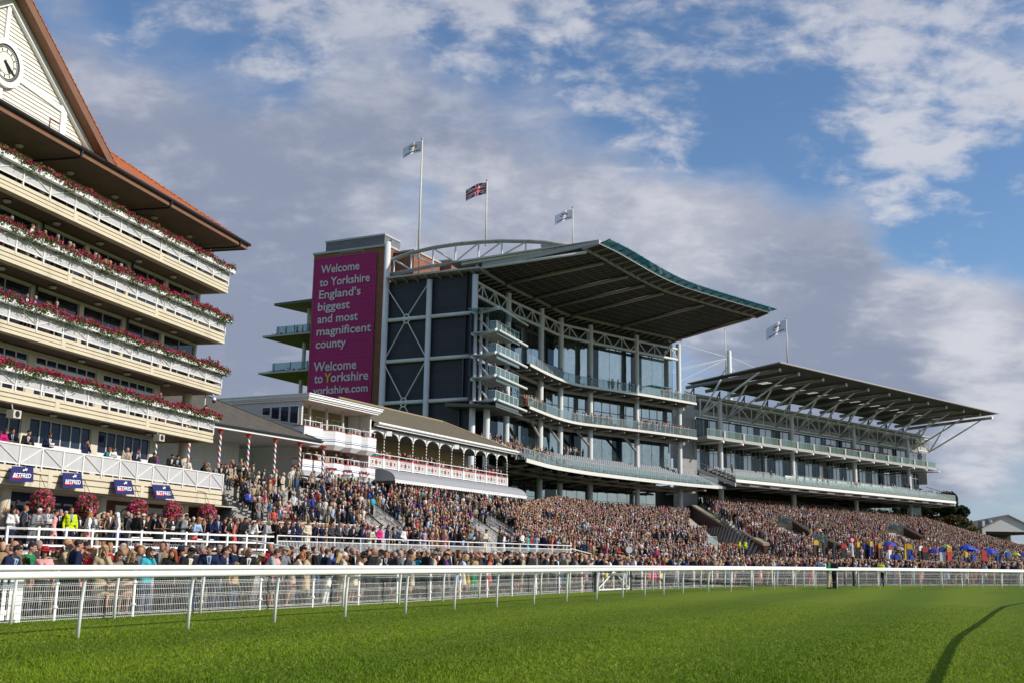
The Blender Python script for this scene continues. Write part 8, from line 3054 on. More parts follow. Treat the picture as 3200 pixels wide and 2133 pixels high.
BALC1 = """
3 f brown/bob magenta jacket black - lean 110|42 m dark/short black jacket black - lean 150|82 m dark/short black jacket black - lean 130|151 m brown/short navy jacket navy - read 120|267 m dark/short navy blouse charcoal - chin 110
326 f auburn/bob teal blouse teal - lean 90|349 f brown/bun white blouse white - lean 130|390 m brown/fringe beige jacket beige - lean 140|417 m brown/short navy jacket navy - lean 110|470 m dark/short black jacket black - lean 120|482 f brown/bob purple jacket black - lean 130
529 m dark/short black jacket black - lean 130|549 m dark/short navy jacket navy - lean 140|583 m white/fringe cream jacket cream - leanl 150|628 f auburn/bob black jacket black - lean 90|646 f grey/bob taupe jacket black - lean 150|666 f fair/bob grey jacket grey - lean 100|688 m dark/short black jacket black - lean 140|699 m grey/fringe black jacket black - lean 110
"""
BALC3 = """
82 m dark/short navy jacket black - stand 130|106 m brown/fringe black jacket black - read 130|148 f dark/bun white blouse white - stand 140|177 m grey/short black jacket black - stand 160|648 m grey/short navy jacket navy - lean 140|669 m fair/fringe navy blouse navy - lean 110
"""
BALC4 = """
9 f dark/long crimson blouse crimson - stand 100|34 m grey/short charcoal jacket charcoal - stand 120|96 m brown/short white blouse white - stand 60|108 m dark/short charcoal jacket charcoal - stand 250|138 m auburn/fringe charcoal jacket charcoal - stand 120|178 m grey/short black jacket black - stand 130|190 f dark/bun crimson blouse black - stand 110
214 m grey/short black jacket black - stand 80|228 m brown/fringe white blouse white - stand 140|272 f blonde/bob black dress black - stand 110|293 f fair/bun white dress white white/fascinator stand 100|306 m auburn/short taupe jacket taupe - stand 130|327 f blonde/bob coral dress coral - stand 120|340 f fair/curly tan blouse tan - stand 90|362 m grey/short white blouse white - lean 100|681 f auburn/fringe cream blouse cream - stand 110
"""
BALC2 = """
499 m brown/fringe charcoal jacket charcoal - stand 130|633 m dark/short black coat black - lean 20
"""
STEPROW = """
709 m grey/fringe beige jacket charcoal - stand 120 74|738 m grey/short charcoal jacket black - read 120 76|752 m white/fringe charcoal jacket charcoal - stand 130 81|772 m brown/fringe blue jacket navy - sit 130 71|779 m dark/short charcoal jacket charcoal - stand 100 83|789 m white/short beige coat beige - stand 130 71.5
810 m dark/short black jacket black - read 140 74.5|836 f blonde/bob tan coat tan - stand 30 75|853 f fair/bob cream coat cream - stand 60 79|877 m white/short cream coat beige - stand 100 78|848 f blonde/long white blouse white blue/fascinator sit 110 70|876 f auburn/bob floral dress floral - sit 130 71|900 f blonde/bob pink dress pink cream/brim sit 130 71.5
913 m grey/short grey jacket grey tan/trilby stand 130 84|928 m brown/short charcoal jacket charcoal - stand 100 75|947 m brown/fringe khaki jacket khaki - sit 130 71.5|967 m grey/short beige coat beige - stand 110 80|988 m grey/short black jacket denim grey/cap stand 130 76|1003 m dark/short navy jacket navy - stand 120 79|1023 f auburn/bob beige dress beige - read 70 78
1057 m dark/short black jacket black - read 120 76|1083 m grey/short black jacket black - stand 120 86|1097 f blonde/long grey dress grey - stand 120 87|1115 f auburn/bob navy dress navy yellow/cap stand 30 80|1136 m grey/fringe navy jacket navy - stand 60 75|1147 m brown/short charcoal jacket charcoal - sit 110 78|1068 f grey/bob navy dress lilac - stand 110 82
"""
BAYUP = "979 m brown/fringe black jacket black - read 110|1085 f blonde/bob brown jacket black - sit 100|1117 f auburn/bob cream jacket cream - stand 40|1132 m grey/short black jacket black - stand 100"
BAYLO = "969 m dark/short grey jacket charcoal - stand 30|990 m fair/short khaki jacket khaki - stand 40|1027 f brown/bob beige blouse beige - stand 120|1051 m grey/fringe black jacket black - stand 60|1069 f dark/bob black dress black - stand 80|1087 f dark/bun hot_pink dress hot_pink crimson/brim stand 60|1101 m dark/short navy jacket navy - stand 40"

PEOPLE = []


def parse(txt, n):
 out = []
 for e in txt.replace('\n', '|').split('|'):
  w = e.split()
  if len(w) < n:
   continue
  hair, cut = w[2].split('/')
  out.append(dict(x=float(w[0]), sex=w[1], hair=hair, cut=cut, top=w[3].replace('_', ' '), kind=w[4], bot=w[5].replace('_', ' '), hat=None if w[6] == '-' else w[6].replace('_', ' ').split('/'),
      pose=w[7], az=float(w[8]), extra=float(w[9]) if len(w) > 9 else None))
 return out


def place(txt, n, zone, group, fn):
 for p in parse(txt, n):
  q = fn(p)
  if q is None:
   continue
  p['loc'] = q
  p['zone'] = zone
  p['group'] = group
  PEOPLE.append(p)


def on_line(line, z):
 def f(p):
  L = Line(offset([tuple(q) for q in line.p], -p['extra']))
  d = L.hit(p['x'])
  if d is None:
   return None
  q = L.at(d)
  return (q[0], q[1], z)
 return f


PLL = Line([(-25.5, 44.2), (-19.75, 45.0), (-15.4, 52.0), (-12.0, 57.5), (-9.15, 62.0), (-6.0, 67.0), (-2.4, 73.0), (2.0, 80.0), (8.0, 89.0)])
place(MESHROW, 10, 'at the mesh fence', 'spectators along the mesh fence', on_line(ML, 0.004))
place(PLATROW, 10, 'on the raised platform', 'spectators on the raised platform', on_line(PLL, 1.55))


def on_balc(i, n):
 def f(p):
  s, _ = A.pick(p['x'], 1066, n)
  z = LV[i][1] + 1.6
  for y in (900, 1000):
   pass
  lo, hi = -6.0, 22.0
  for _ in range(40):
   m_ = (lo + hi) / 2
   w = A(m_, n, z)
   d = np.array([w[0], w[1], w[2] - EYE])
   px = CXP + FPX * float(d @ _r) / float(d @ _f)
   if px < p['x']:
    lo = m_
   else:
    hi = m_
  return A((lo + hi) / 2, n, LV[i][1])
 return f


place(BALC1, 9, 'on the lowest clock-stand balcony', 'spectators on the clock stand balconies', on_balc(0, -0.45))
place(BALC2, 9, 'on the second clock-stand balcony', 'spectators on the clock stand balconies', on_balc(1, -0.5))
place(BALC3, 9, 'on the third clock-stand balcony', 'spectators on the clock stand balconies', on_balc(2, -0.5))
place(BALC4, 9, 'on the fourth clock-stand balcony', 'spectators on the clock stand balconies', on_balc(3, -0.5))


def on_steps(p):
 Y = p['extra']
 r = ray(p['x'], 1600)
 x, y = r[0] * Y, Y
 best = None
 for i in range(2, 8):
  for u in np.linspace(0, 1, 21):
   for v in np.linspace(0.9, 2.0, 56):
    q = terr_pt(i, u, v)
    d = (q[0] - x) ** 2 + (q[1] - y) ** 2
    if best is None or d < best[0]:
     best = (d, q)
 return (x, y, best[1][2])


place(STEPROW, 10, 'on the concrete steps', 'spectators on the concrete steps', on_steps)


def on_bay(z, n):
 return lambda p: W(W.pick(p['x'], 1350, n)[0], n, z)


place(BAYUP, 9, 'in the upper white bays', 'spectators in the white bays', on_bay(10.55, -0.1))
place(BAYLO, 9, 'in the lower white bays', 'spectators in the white bays', on_bay(8.05, -0.1))
for x, y, sx, d in ((2590, 1837, 'm', dict(hair='dark', cut='short', top='green', kind='blouse', bot='beige', hat=None, pose='stand', az=100)),
     (2609, 1837, 'm', dict(hair='brown', cut='short', top='charcoal', kind='jacket', bot='black', hat=None, pose='clasp', az=60)),
     (2756, 1830, 'm', dict(hair='dark', cut='short', top='hi-vis yellow', kind='blouse', bot='navy', hat=['navy', 'cap'], pose='stand', az=20))):
 q = atz(x, y, 0)
 d.update(x=x, sex=sx, loc=(q[0], q[1], 0.0), zone='standing on the turf side of the fence', group='people on the turf', extra=0)
 PEOPLE.append(d)
for x, y, Y in ((2310, 1690, 118), (2329, 1691, 118)):
 q = at(x, y, Y)
 PEOPLE.append(dict(x=x, sex='m', hair='dark', cut='short', top='hi-vis yellow', kind='jacket', bot='black', hat=None, pose='clasp', az=120, extra=0, loc=(q[0], q[1], q[2] - 1.55), zone='below the brick wall', group='stewards by the brick wall'))

# ---- words that single each one out
HATW = {'brim': 'wide-brimmed hat', 'trilby': 'trilby', 'bowler': 'bowler hat', 'cap': 'flat cap', 'fascinator': 'fascinator'}
KINDW = {('m', 'jacket'): 'jacket', ('m', 'coat'): 'coat', ('m', 'blouse'): 'shirt', ('f', 'jacket'): 'jacket', ('f', 'coat'): 'long coat', ('f', 'blouse'): 'top', ('f', 'dress'): 'dress', ('m', 'dress'): 'shirt'}
POSEW = {'shade': 'shading eyes', 'chin': 'hand on face', 'read': 'looking down at a card', 'sit': 'seated'}
CUTW = {'short': 'short %s hair', 'bob': '%s bob', 'long': 'long %s hair', 'curly': 'curly %s hair', 'bun': 'pinned-up %s hair', 'fringe': 'balding %s head'}


def describe(p, lvl):
 w = '%s in %s %s' % ('man' if p['sex'] == 'm' else 'woman', p['top'], KINDW[(p['sex'], p['kind'])])
 if p['hat']:
  w += ' and %s %s' % (p['hat'][0], HATW[p['hat'][1]])
 elif lvl >= 1:
  w += ', ' + CUTW[p['cut']] % p['hair']
 if lvl >= 2 and p['pose'] in POSEW:
  w += ', ' + POSEW[p['pose']]
 return w


ORDW = ['first', 'second', 'third', 'fourth', 'fifth', 'sixth', 'seventh', 'eighth', 'ninth', 'tenth', 'eleventh', 'twelfth', 'thirteenth', 'fourteenth', 'fifteenth', 'sixteenth', 'seventeenth', 'eighteenth', 'nineteenth', 'twentieth']
byz = {}
for p in PEOPLE:
 byz.setdefault(p['zone'], []).append(p)
for z, ps in byz.items():
 ps.sort(key=lambda q: q['x'])
 short = lambda q: '%s in %s' % ('man' if q['sex'] == 'm' else 'woman', q['top'])
 for lvl in (1, 2):
  cnt = {}
  for q in ps:
   if 'label' not in q:
    cnt.setdefault(describe(q, lvl), []).append(q)
  for k, qs in cnt.items():
   if len(qs) == 1 and sum(1 for q in ps if describe(q, lvl) == k) == 1:
    qs[0]['label'] = k + ', ' + z
 cnt = {}
 for i, q in enumerate(ps):
  if 'label' not in q:
   nb = ps[i - 1] if i else (ps[i + 1] if len(ps) > 1 else None)
   side = 'right of' if i else 'left of'
   if nb is None:
    q['label'] = describe(q, 1) + ', ' + z
   else:
    cnt.setdefault('%s %s %s %s' % (describe(q, 1), side, short(nb), z), []).append(q)
 for k, qs in cnt.items():
  for j, q in enumerate(qs):
   q['label'] = k if len(qs) == 1 else '%s, %s such from left %s' % (describe(q, 1), ORDW[j], z)
seen = {}
for p in PEOPLE:
 w = p['label'].split()
 if len(w) > 16:
  p['label'] = ' '.join(p['label'].replace(' clock-stand', '').replace('short ', '').split()[:16])
 k = p['label']
 seen.setdefault(k, []).append(p)
for k, qs in seen.items():
 if len(qs) > 1:
  for j, q in enumerate(qs):
   q['label'] = '%s, %s from left of these' % (describe(q, 0), ORDW[j]) + ' ' + q['zone']

# ---- meshes
need = set()
for p in PEOPLE:
 s, k, po = p['sex'], p['kind'], p['pose']
 need.add(('body', po, s))
 need.add(('top', po, s, k))
 if k not in ('dress',):
  sk = s == 'f' and (p['bot'] in ('pink', 'navy', 'cream', 'lilac', 'striped', 'yellow', 'coral', 'blue', 'tan', 'white', 'floral') and p['top'] != 'beige') and po != 'sit' and p['x'] not in (1033.0,)
  p['skirt'] = sk
  need.add(('low', po, s, 'skirt' if sk else 'trousers'))
for key in sorted(need):
 if key[0] == 'body':
  mb, J = body(key[1], key[2])
  want(key, mb, 0.0125, [SKINM, EYEM, LIP], face_bits(J), 2)
 elif key[0] == 'top':
  want(key, upper(*key[1:]), 0.02, [CLOTH])
 else:
  want(key, lower(*key[1:]), 0.02, [CLOTH])
for po in POSES:
 want(('shoes', po), shoes(po), 0.018, [CLOTH])
for h in HAIRS:
 want(('hair', h), hairmesh(h), 0.012, [HAIRM], None, 2)
flush()


def plainmesh(key, mb, m):
 me = bpy.data.meshes.new('_'.join(key))
 me.from_pydata(mb.v, [], mb.f)
 me.materials.append(m)
 bm = bmesh.new()
 bm.from_mesh(me)
 bmesh.ops.recalc_face_normals(bm, faces=bm.faces)
 bm.to_mesh(me)
 bm.free()
 CACHE[key] = me


for h in ('brim', 'trilby', 'bowler', 'cap', 'fascinator'):
 plainmesh(('hat', h), hatmesh(h), CLOTH)
 CACHE[('hat', h)].shade_smooth()
for po in POSES:
 s_, t_ = shirtfront(po)
 plainmesh(('shirt', po), s_, CLOTH)
 plainmesh(('tie', po), t_, CLOTH)
 plainmesh(('paper', po), paper(po), mat('paper', (0.7, 0.69, 0.66), 0.8))
PAPERM = MATS['paper']


def child(name, me, parent, col, M=None):
 o = bpy.data.objects.new(name, me)
 COL.objects.link(o)
 o.parent = parent
 if M is not None:
  o.matrix_local = M
 o.color = (*col, 1)
 return o


def jit(c, a=0.12):
 k = 1 + RN.uniform(-a, a)
 return tuple(min(1, x * k) for x in c)


LOWNAME = {'trousers': 'trousers', 'skirt': 'skirt'}
for i, p in enumerate(PEOPLE):
 po, s = p['pose'], p['sex']
 o = bpy.data.objects.new('person', CACHE[('body', po, s)])
 COL.objects.link(o)
 o.color = (*SKINS[i % len(SKINS)], 1)
 o.location = p['loc']
 o.rotation_euler = (0, 0, math.pi - math.radians(p['az'] + RN.uniform(-9, 9)))
 k = (1.0 if s == 'm' else 0.94) * RN.uniform(0.97, 1.035)
 if p['x'] in (737.0, 1446.0):
  k = 0.74
 o.scale = (k, k, k)
 tag(o, p['label'], 'person', p['group'])
 J = skeleton(po, s)
 HMx = Matrix.Translation(tuple(J['head'])) @ Matrix([list(r) for r in J['HM']]).to_4x4()
 tc = jit(COLS[p['top']])
 child({'jacket': 'jacket', 'coat': 'coat', 'blouse': 'shirt', 'dress': 'dress'}[p['kind']], CACHE[('top', po, s, p['kind'])], o, tc)
 if p['kind'] != 'dress':
  kk = 'skirt' if p['skirt'] else 'trousers'
  child(kk, CACHE[('low', po, s, kk)], o, jit(COLS[p['bot']]))
 child('shoes', CACHE[('shoes', po)], o, COLS['black'] if s == 'm' else COLS['taupe'])
 hcol = HC[p['hair']]
 child('hair', CACHE[('hair', p['cut'])], o, jit(hcol), HMx)
 if p['hat']:
  child('hat', CACHE[('hat', p['hat'][1])], o, COLS[p['hat'][0]], HMx)
 if s == 'm' and p['kind'] == 'jacket' and i % 5 != 4:
  sh = child('shirt_front', CACHE[('shirt', po)], o, COLS['white'] if i % 3 else COLS['pale blue'])
  child('tie', CACHE[('tie', po)], sh, COLS[('navy', 'crimson', 'purple', 'grey', 'yellow', 'black')[i % 6]])
 if po == 'read':
  ca = bpy.data.objects.new('race_card', CACHE[('paper', po)])
  COL.objects.link(ca)
  ca.location = o.location
  ca.rotation_euler = o.rotation_euler
  ca.scale = o.scale
  tag(ca, 'white race card held by the ' + ' '.join(p['label'].split()[:10]).rstrip(','), 'paper', 'race cards held by spectators')
# ================================================================== the rest of the crowd, past the three hundred nearest


def template(sex, pose, hair, hat):
 """small figure; every vertex carries what it is: 0 skin 1 hair 2 top 3 lower 4 shirt 5 hat"""
 V, F_, G = [], [], []

 def ring_loft(rings, n, g, cap0=True, cap1=True):
  b = len(V)
  for (cx, cy, z, rx, ry) in rings:
   for k in range(n):
    a = 2 * math.pi * (k + .5) / n
    V.append((cx + rx * math.cos(a), cy + ry * math.sin(a), z))
    G.append(g)
  for i in range(len(rings) - 1):
   for k in range(n):
    k2 = (k + 1) % n
    F_.append((b + i * n + k, b + i * n + k2, b + (i + 1) * n + k2, b + (i + 1) * n + k))
  if cap1:
   F_.append(tuple(b + (len(rings) - 1) * n + k for k in range(n)))
  if cap0:
   F_.append(tuple(b + k for k in reversed(range(n))))
 f = sex == 'f'
 k = .9 if f else 1.0
 sit = pose == 'sit'
 dz = -.42 if sit else 0
 dress = f and pose != 'lean'
 ring_loft([(0, 0, .92 + dz, .17, .12), (0, 0, 1.1 + dz, .14 * k, .11), (0, -.01, 1.3 + dz, .19 * k, .125), (0, 0, 1.43 + dz, .20 * k, .10), (0, 0, 1.49 + dz, .07, .06)], 7, 2)
 if sit:
  for s in (-1, 1):
   ring_loft([(.09 * s, .05, .44, .08, .08), (.1 * s, -.4, .46, .07, .07)], 5, 3)
   ring_loft([(.1 * s, -.4, .48, .06, .06), (.1 * s, -.42, .0, .05, .05)], 5, 0 if f else 3)
 elif dress:
  ring_loft([(0, 0, .5, .19, .17), (0, 0, .95, .165, .125)], 8, 2)
  for s in (-1, 1):
   ring_loft([(.07 * s, 0, .02, .035, .04), (.08 * s, 0, .55, .06, .06)], 5, 0)
 else:
  for s in (-1, 1):
   ring_loft([(.10 * s, 0, .0, .055, .07), (.09 * s, 0, .5, .07, .075), (.085 * s, 0, .96, .09, .10)], 6, 3)

 def limb(p, q, r0, r1, g):
  p, q = np.array(p), np.array(q)
  d = (q - p) / np.linalg.norm(q - p)
  u = np.cross(d, (0.3, 1, 0.2))
  u /= np.linalg.norm(u)
  w = np.cross(d, u)
  b = len(V)
  for c, r in ((p, r0), (q, r1)):
   for kk in range(5):
    a = 2 * math.pi * kk / 5
    V.append(tuple(c + r * (math.cos(a) * u + math.sin(a) * w)))
    G.append(g)
  for kk in range(5):
   F_.append((b + kk, b + (kk + 1) % 5, b + 5 + (kk + 1) % 5, b + 5 + kk))
  F_.append(tuple(b + 5 + kk for kk in range(5)))
 bare = dress and hair != 'short'
 for s in (-1, 1):
  sh = (.20 * k * s, 0, 1.41 + dz)
  if pose in ('lean', 'sit'):
   e, w = (.25 * s, -.14, 1.12 + dz), (.07 * s, -.34, 1.12 + dz)
  elif pose == 'arm' and s == 1:
   e, w = (.30, -.16, 1.36), (.10, -.2, 1.6)
  else:
   e, w = (.27 * s, .02, 1.14 + dz), (.22 * s, -.14, .92 + dz)
  limb(sh, e, .055, .045, 0 if bare else 2)
  limb(e, w, .045, .035, 0 if bare else 2)
  limb(w, tuple(np.array(w) + (np.array(w) - np.array(e)) * .35), .036, .03, 0)
 if sex == 'm' and pose != 'arm':
  b = len(V)
  V.extend([(-.055, -.10, 1.475 + dz), (.055, -.10, 1.475 + dz), (0, -.150, 1.17 + dz)])
  G.extend([4, 4, 4])
  F_.append((b, b + 1, b + 2))
 hz = 1.64 + dz
 R_ = [(0, -.02, hz - .13, .04, .05), (0, -.03, hz - .08, .062, .075), (0, -.01, hz, .076, .098), (0, .0, hz + .07, .07, .088), (0, .0, hz + .115, .03, .04)]
 ring_loft(R_, 8, 0)
 if hair != 'bald':
  lo = {'short': -.02, 'bob': -.13, 'long': -.27}[hair]
  ring_loft([(0, .055, hz + lo, .085, .06), (0, .035, hz + .03, .088, .085), (0, .015, hz + .09, .078, .092), (0, .01, hz + .13, .035, .045)], 8, 1)
 if hat == 'brim':
  ring_loft([(0, 0, hz + .06, .18, .19), (0, 0, hz + .075, .10, .11), (0, 0, hz + .16, .08, .09)], 9, 5)
 elif hat == 'fan':
  ring_loft([(.05, 0, hz + .12, .09, .08), (.07, 0, hz + .19, .05, .10)], 6, 5)
 elif hat == 'cap':
  ring_loft([(0, -.04, hz + .06, .10, .14), (0, -.01, hz + .12, .08, .09)], 8, 5)
 return np.array(V), F_, np.array(G)


TPL = [template(*a) for a in (('m', 'stand', 'short', None), ('m', 'lean', 'short', None), ('m', 'stand', 'bald', None), ('m', 'lean', 'bald', None), ('m', 'stand', 'short', 'cap'), ('m', 'arm', 'short', None), ('m', 'lean', 'short', 'brim'),
        ('f', 'stand', 'bob', None), ('f', 'lean', 'long', None), ('f', 'stand', 'long', 'fan'), ('f', 'lean', 'bob', 'brim'), ('f', 'stand', 'short', None), ('f', 'arm', 'bob', 'fan'))]
SITM, SITF = template('m', 'sit', 'short', None), template('f', 'sit', 'bob', None)
TW_ = np.array([16, 15, 7, 5, 4, 3, 2, 11, 10, 8, 4, 4, 2], float)
TW_ /= TW_.sum()
CROWD = []          # x, y, z, facing, template


def add_person(x, y, z, az, t=None):
 d = np.array([x, y, z - EYE])
 w = float(d @ _f)
 px = CXP + FPX * float(d @ _r) / w
 pf = CYP - FPX * float(d @ _u) / w
 ph = pf - 1.78 * FPX / w
 for x0, x1, y0, y1, Y in KEEP_CLEAR:
  if x0 < px < x1 and ph < y1 and pf > y0 and y < Y:
   return
 CROWD.append((x, y, z, az, t if t is not None else int(NR.choice(len(TPL), p=TW_))))


def fill(i, v0, v1, dens, az, skip=None):
 F0, F1 = np.array(terr_pt(i, 0, v0)), np.array(terr_pt(i, 1, v0))
 T0, T1 = np.array(terr_pt(i, 0, v1)), np.array(terr_pt(i, 1, v1))
 wid = (np.linalg.norm(F1 - F0) + np.linalg.norm(T1 - T0)) / 2
 dep = (np.linalg.norm((T0 - F0)[:2]) + np.linalg.norm((T1 - F1)[:2])) / 2
 nr_, nc = max(1, int(dep / (0.92 if i < 5 else 1.15))), max(1, int(wid / (0.60 if i < 5 else 0.66)))
 for r in range(nr_):
  for c in range(nc):
   if RN.random() > dens * (1.0 if i < 5 else 0.72 + 0.4 * math.sin(r * 0.9 + 2.2 * math.sin(c * 0.21 + i)) * math.sin(c * 0.33 + i * 2)):
    continue
   u = min(1, max(0, (c + .5 + RN.uniform(-.35, .35) + (.5 if r % 2 else 0)) / nc))
   v = v0 + (v1 - v0) * min(.999, max(0, (r + .5 + RN.uniform(-.3, .3)) / nr_))
   q = terr_pt(i, u, v)
   add_person(q[0], q[1], q[2], az + RN.gauss(0, 38))


for i, dp, dstp in ((1, .30, 0), (2, .45, .0), (3, .50, .30), (4, .50, .42), (5, .62, .74), (6, .80, .90), (7, .86, .92), (8, .88, .94), (9, .88, .94), (10, .86, .92), (12, .84, .92), (13, .82, .92), (14, .80, .88), (15, .75, .8), (16, .6, .55)):
 az = 112 + max(0, i - 5) * 3
 if dp:
  fill(i, 0.22 if i < 8 else 0.0, 0.98, dp, az)
 if dstp:
  fill(i, 1.0, 2.0, dstp, az)
for i in (5, 6, 7, 8, 9, 12, 13, 14):
 for k in range(70):
  u = RN.random()
  q = terr_pt(i, u, 2.0)
  B_, T_ = lerp(ST[i][1], ST[i + 1][1], u), lerp(ST[i][2], ST[i + 1][2], u)
  d = np.array(T_) - np.array(B_)
  d /= np.linalg.norm(d)
  e = RN.uniform(0.2, 3.2 if i < 7 else 2.4)
  add_person(q[0] + d[0] * e, q[1] + d[1] * e, q[2], 120 + RN.gauss(0, 40))
dd = 0.0
while dd < ML.len:
 p = ML.at(dd)
 t_ = ML.dir(dd)
 n_ = np.array([-t_[1], t_[0]])
 L2_ = min(np.linalg.norm(np.array(PL_.at(PL_.len * f)) - np.array(p)) for f in np.linspace(0, 1, 60))
 room = max(2.6, L2_ - 1.0)
 left = p[1] < 52
 r = 1.5
 while r < (min(room, 5.0) if left else room):
  ds_ = (.55 if r < 3 else .28) if left else .80
  if RN.random() < ds_:
   a = 112 + RN.gauss(0, 45)
   add_person(p[0] + n_[0] * r + RN.uniform(-.2, .2), p[1] + n_[1] * r + RN.uniform(-.2, .2), 0.004, a)
  r += 0.85
 dd += 0.60


def along(line, z, n, az, clumps, spread, inset=0.5, tpl=None, a=0.02, b=0.98):
 L = Line(line)
 for _ in range(n):
  c = RN.choice(clumps) if clumps else RN.uniform(a, b)
  d = min(.99, max(.01, c + RN.gauss(0, spread)))
  p = L.at(L.len * d)
  t_ = L.dir(L.len * d)
  e = inset + abs(RN.gauss(0, .35))
  add_person(p[0] - t_[1] * e, p[1] + t_[0] * e, z, az + RN.gauss(0, 35), tpl)


along(e3, 27.48, 56, 118, [.03, .12, .17, .22, .27, .30, .43, .46, .58, .66, .85, .90, .97], .012, .4)
along(e3, 21.63, 130, 118, [.03, .06, .13, .17, .42, .48, .52, .72, .74, .78, .82, .86, .90, .94], .022, .4)
for k in range(8):
 line = offset(e1, -0.75 - 0.85 * k)
 L = Line(line)
 for _ in range(14 if k > 1 else 7):
  d = RN.uniform(.01, .34)
  p = L.at(L.len * d)
  add_person(p[0], p[1], 13.45 + .34 * k, 112 + RN.gauss(0, 20), -1 if RN.random() < .6 else -2)
along(offset(e1, -8.0), 16.5, 34, 118, [.05, .12, .2, .27, .52, .56, .74, .86], .02, .1)
for _ in range(120):
 s = RN.choice([197, 199, 201, 203, 206, 208, 210, 212, 214, 216, 218, 221, 223]) + RN.gauss(0, .7)
 q = EB(s, 2.5 - abs(RN.gauss(0, .3)), 23.4)
 add_person(*q, 140 + RN.gauss(0, 30))
for s, n, z in [(165, 3, 17.2), (172, 5.0, 15.9), (176, 4, 16.4), (178.5, 5.2, 15.9), (183, 5, 15.9), (185.5, 5.2, 15.9), (190, 5.2, 15.9), (192, 5.2, 15.9), (194, 5.2, 15.9), (203, 5.2, 15.9), (204, 5.2, 15.9), (205, 5.2, 15.9), (198, 1, 17.2), (201, 2, 16.8), (207, 1, 17.2),
    (212, 1, 17.2), (213, 1.2, 17.2), (217, 1, 17.2), (221, 2, 16.8), (222, 1.5, 16.8), (226, 1, 17.2), (228, 1, 17.2), (229, 1, 17.2), (234, 1, 17.4), (235, .5, 17.4), (236, 1, 17.4), (239, 1, 17.4), (232, 5.2, 15.9), (236, 4.8, 15.9), (241, 5.2, 15.9), (242, 5.2, 15.9), (245.5, 5.2, 15.9)]:
 add_person(*EB(s, n, z), 140 + RN.gauss(0, 40))
for _ in range(70):
 s = RN.choice([11, 13, 15.5, 18, 20, 22, 24, 26, 28, 30, 32, 34, 35.2]) + RN.gauss(0, .7)
 add_person(*W(min(35.6, max(9.2, s)), -.35 - abs(RN.gauss(0, .7)), 9.12), 116 + RN.gauss(0, 35))
for s, n in ((-41.5, -2), (-39.5, -2.2), (-38.6, -2.4), (-37.2, -2.2), (-36.4, -2.2)):
 add_person(*RF(s, n, 35.05), 200 + RN.gauss(0, 40))
for z, ss in ((20.9, (-10.5, -8.4, -6.5)), (23.9, (-11, -7)), (26.85, (-10.5, -6.2)), (29.75, (-9.5,))):
 for s in ss:
  add_person(*BX(s, -.6, z), 110)

TOPM = [COLS[c] for c in ('black', 'charcoal', 'navy', 'black', 'charcoal', 'navy', 'black', 'black', 'charcoal', 'navy', 'black', 'charcoal', 'grey', 'brown', 'brown', 'tan', 'beige', 'white', 'olive', 'taupe', 'crimson', 'denim', 'pale blue')]
TOPF = [COLS[c] for c in ('black', 'black', 'black', 'navy', 'navy', 'charcoal', 'white', 'cream', 'cream', 'black', 'charcoal', 'pink', 'coral', 'red', 'beige', 'tan', 'hot pink', 'turquoise', 'purple', 'taupe', 'grey', 'brown', 'floral', 'blue', 'white', 'brown', 'navy')]
LOWS = [COLS[c] for c in ('black', 'charcoal', 'navy', 'grey', 'khaki', 'denim', 'black')]
HCS = [HC[c] for c in ('dark', 'dark', 'brown', 'brown', 'brown', 'auburn', 'fair', 'blonde', 'blonde', 'grey', 'grey', 'white')]
HATS = [COLS[c] for c in ('black', 'cream', 'beige', 'pink', 'black', 'white', 'tan', 'navy', 'brown', 'crimson')]


def pick(l):
 return np.array(l[RN.randrange(len(l))]) * RN.uniform(.6, 1.1)


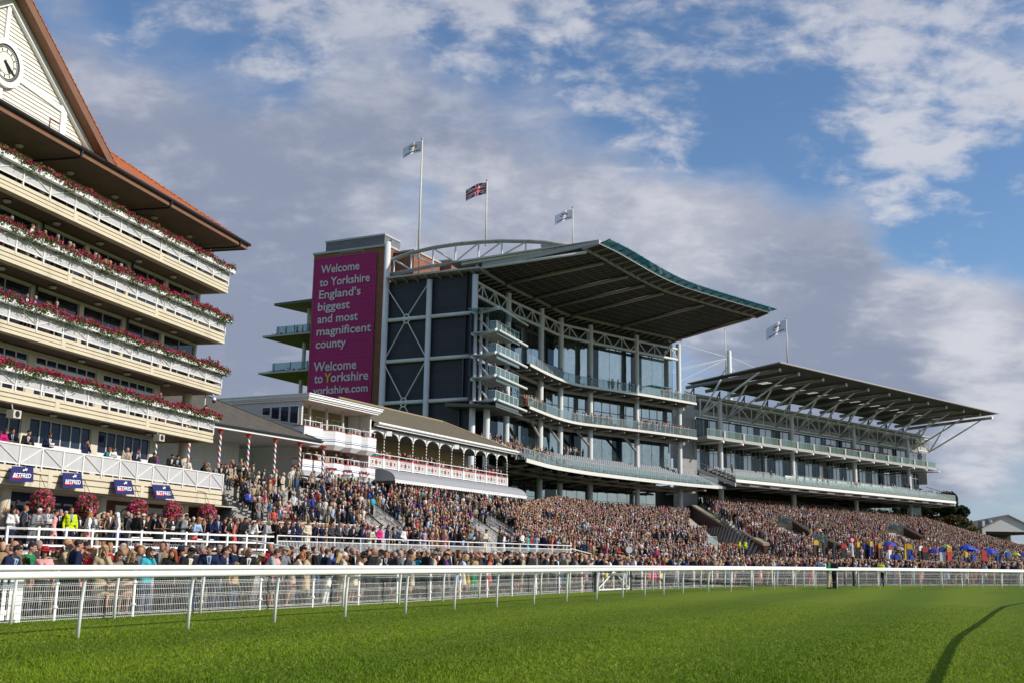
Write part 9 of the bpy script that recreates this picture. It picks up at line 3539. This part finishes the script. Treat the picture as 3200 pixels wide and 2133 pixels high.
byt = {}
for q in CROWD:
 byt.setdefault(q[4], []).append(q)
AV, AC, AF, AL = [], [], [], []
voff = 0
for t, qs in byt.items():
 V, F_, G = TPL[t] if t >= 0 else (SITM if t == -1 else SITF)
 fem = t >= 7 or t == -2
 n, m = len(qs), len(V)
 q = np.array([[a[0], a[1], a[2], math.pi - math.radians(a[3])] for a in qs])
 sc = NR.uniform(.93, 1.06, n) * (.95 if fem else 1.0)
 c, s = np.cos(q[:, 3]), np.sin(q[:, 3])
 lx, ly = V[None, :, 0] * sc[:, None], V[None, :, 1] * sc[:, None]
 ly = ly - NR.uniform(-.03, .12, n)[:, None] * np.clip(V[None, :, 2] - .9, 0, None) / .7
 P = np.stack([q[:, :1] + lx * c[:, None] - ly * s[:, None], q[:, 1:2] + lx * s[:, None] + ly * c[:, None], q[:, 2:3] + V[None, :, 2] * sc[:, None]], 2)
 pal = np.zeros((n, 6, 3))
 for j in range(n):
  pal[j, 0] = np.array(SKINS[RN.randrange(len(SKINS))]) * RN.uniform(.85, 1.15)
  pal[j, 1] = pick(HCS)
  pal[j, 2] = pick(TOPF if fem else TOPM)
  pal[j, 3] = pick(LOWS)
  pal[j, 4] = (.66, .65, .64) if RN.random() < .75 else (.36, .45, .6)
  pal[j, 5] = pick(HATS)
 AV.append(P.reshape(-1, 3))
 AC.append(np.clip(pal[:, G, :], 0, 1).reshape(-1, 3))
 ln = np.array([len(f) for f in F_])
 fl = np.concatenate([np.array(f) for f in F_])
 AF.append((fl[None, :] + (np.arange(n) * m)[:, None] + voff).ravel())
 AL.append(np.tile(ln, n))
 voff += n * m
AV, AC, AF, AL = np.concatenate(AV), np.concatenate(AC), np.concatenate(AF), np.concatenate(AL)
me = bpy.data.meshes.new('crowd')
me.vertices.add(len(AV))
me.vertices.foreach_set('co', AV.ravel())
me.loops.add(len(AF))
me.loops.foreach_set('vertex_index', AF.astype(np.int32))
me.polygons.add(len(AL))
me.polygons.foreach_set('loop_start', np.concatenate([[0], np.cumsum(AL)[:-1]]).astype(np.int32))
me.polygons.foreach_set('loop_total', AL.astype(np.int32))
ca = me.color_attributes.new('Col', 'FLOAT_COLOR', 'POINT')
ca.data.foreach_set('color', np.concatenate([AC, np.ones((len(AC), 1))], 1).ravel())
me.materials.append(mat_attr('crowd_cloth', .8, .15))
me.update()
me.validate()
me.shade_smooth()
cr = bpy.data.objects.new('crowd', me)
COL.objects.link(cr)
tag(cr, 'dense race-day crowd packed over the terraces and upper decks', 'crowd', kind='stuff')
print('PEOPLE', len(PEOPLE), 'CROWD', len(CROWD))
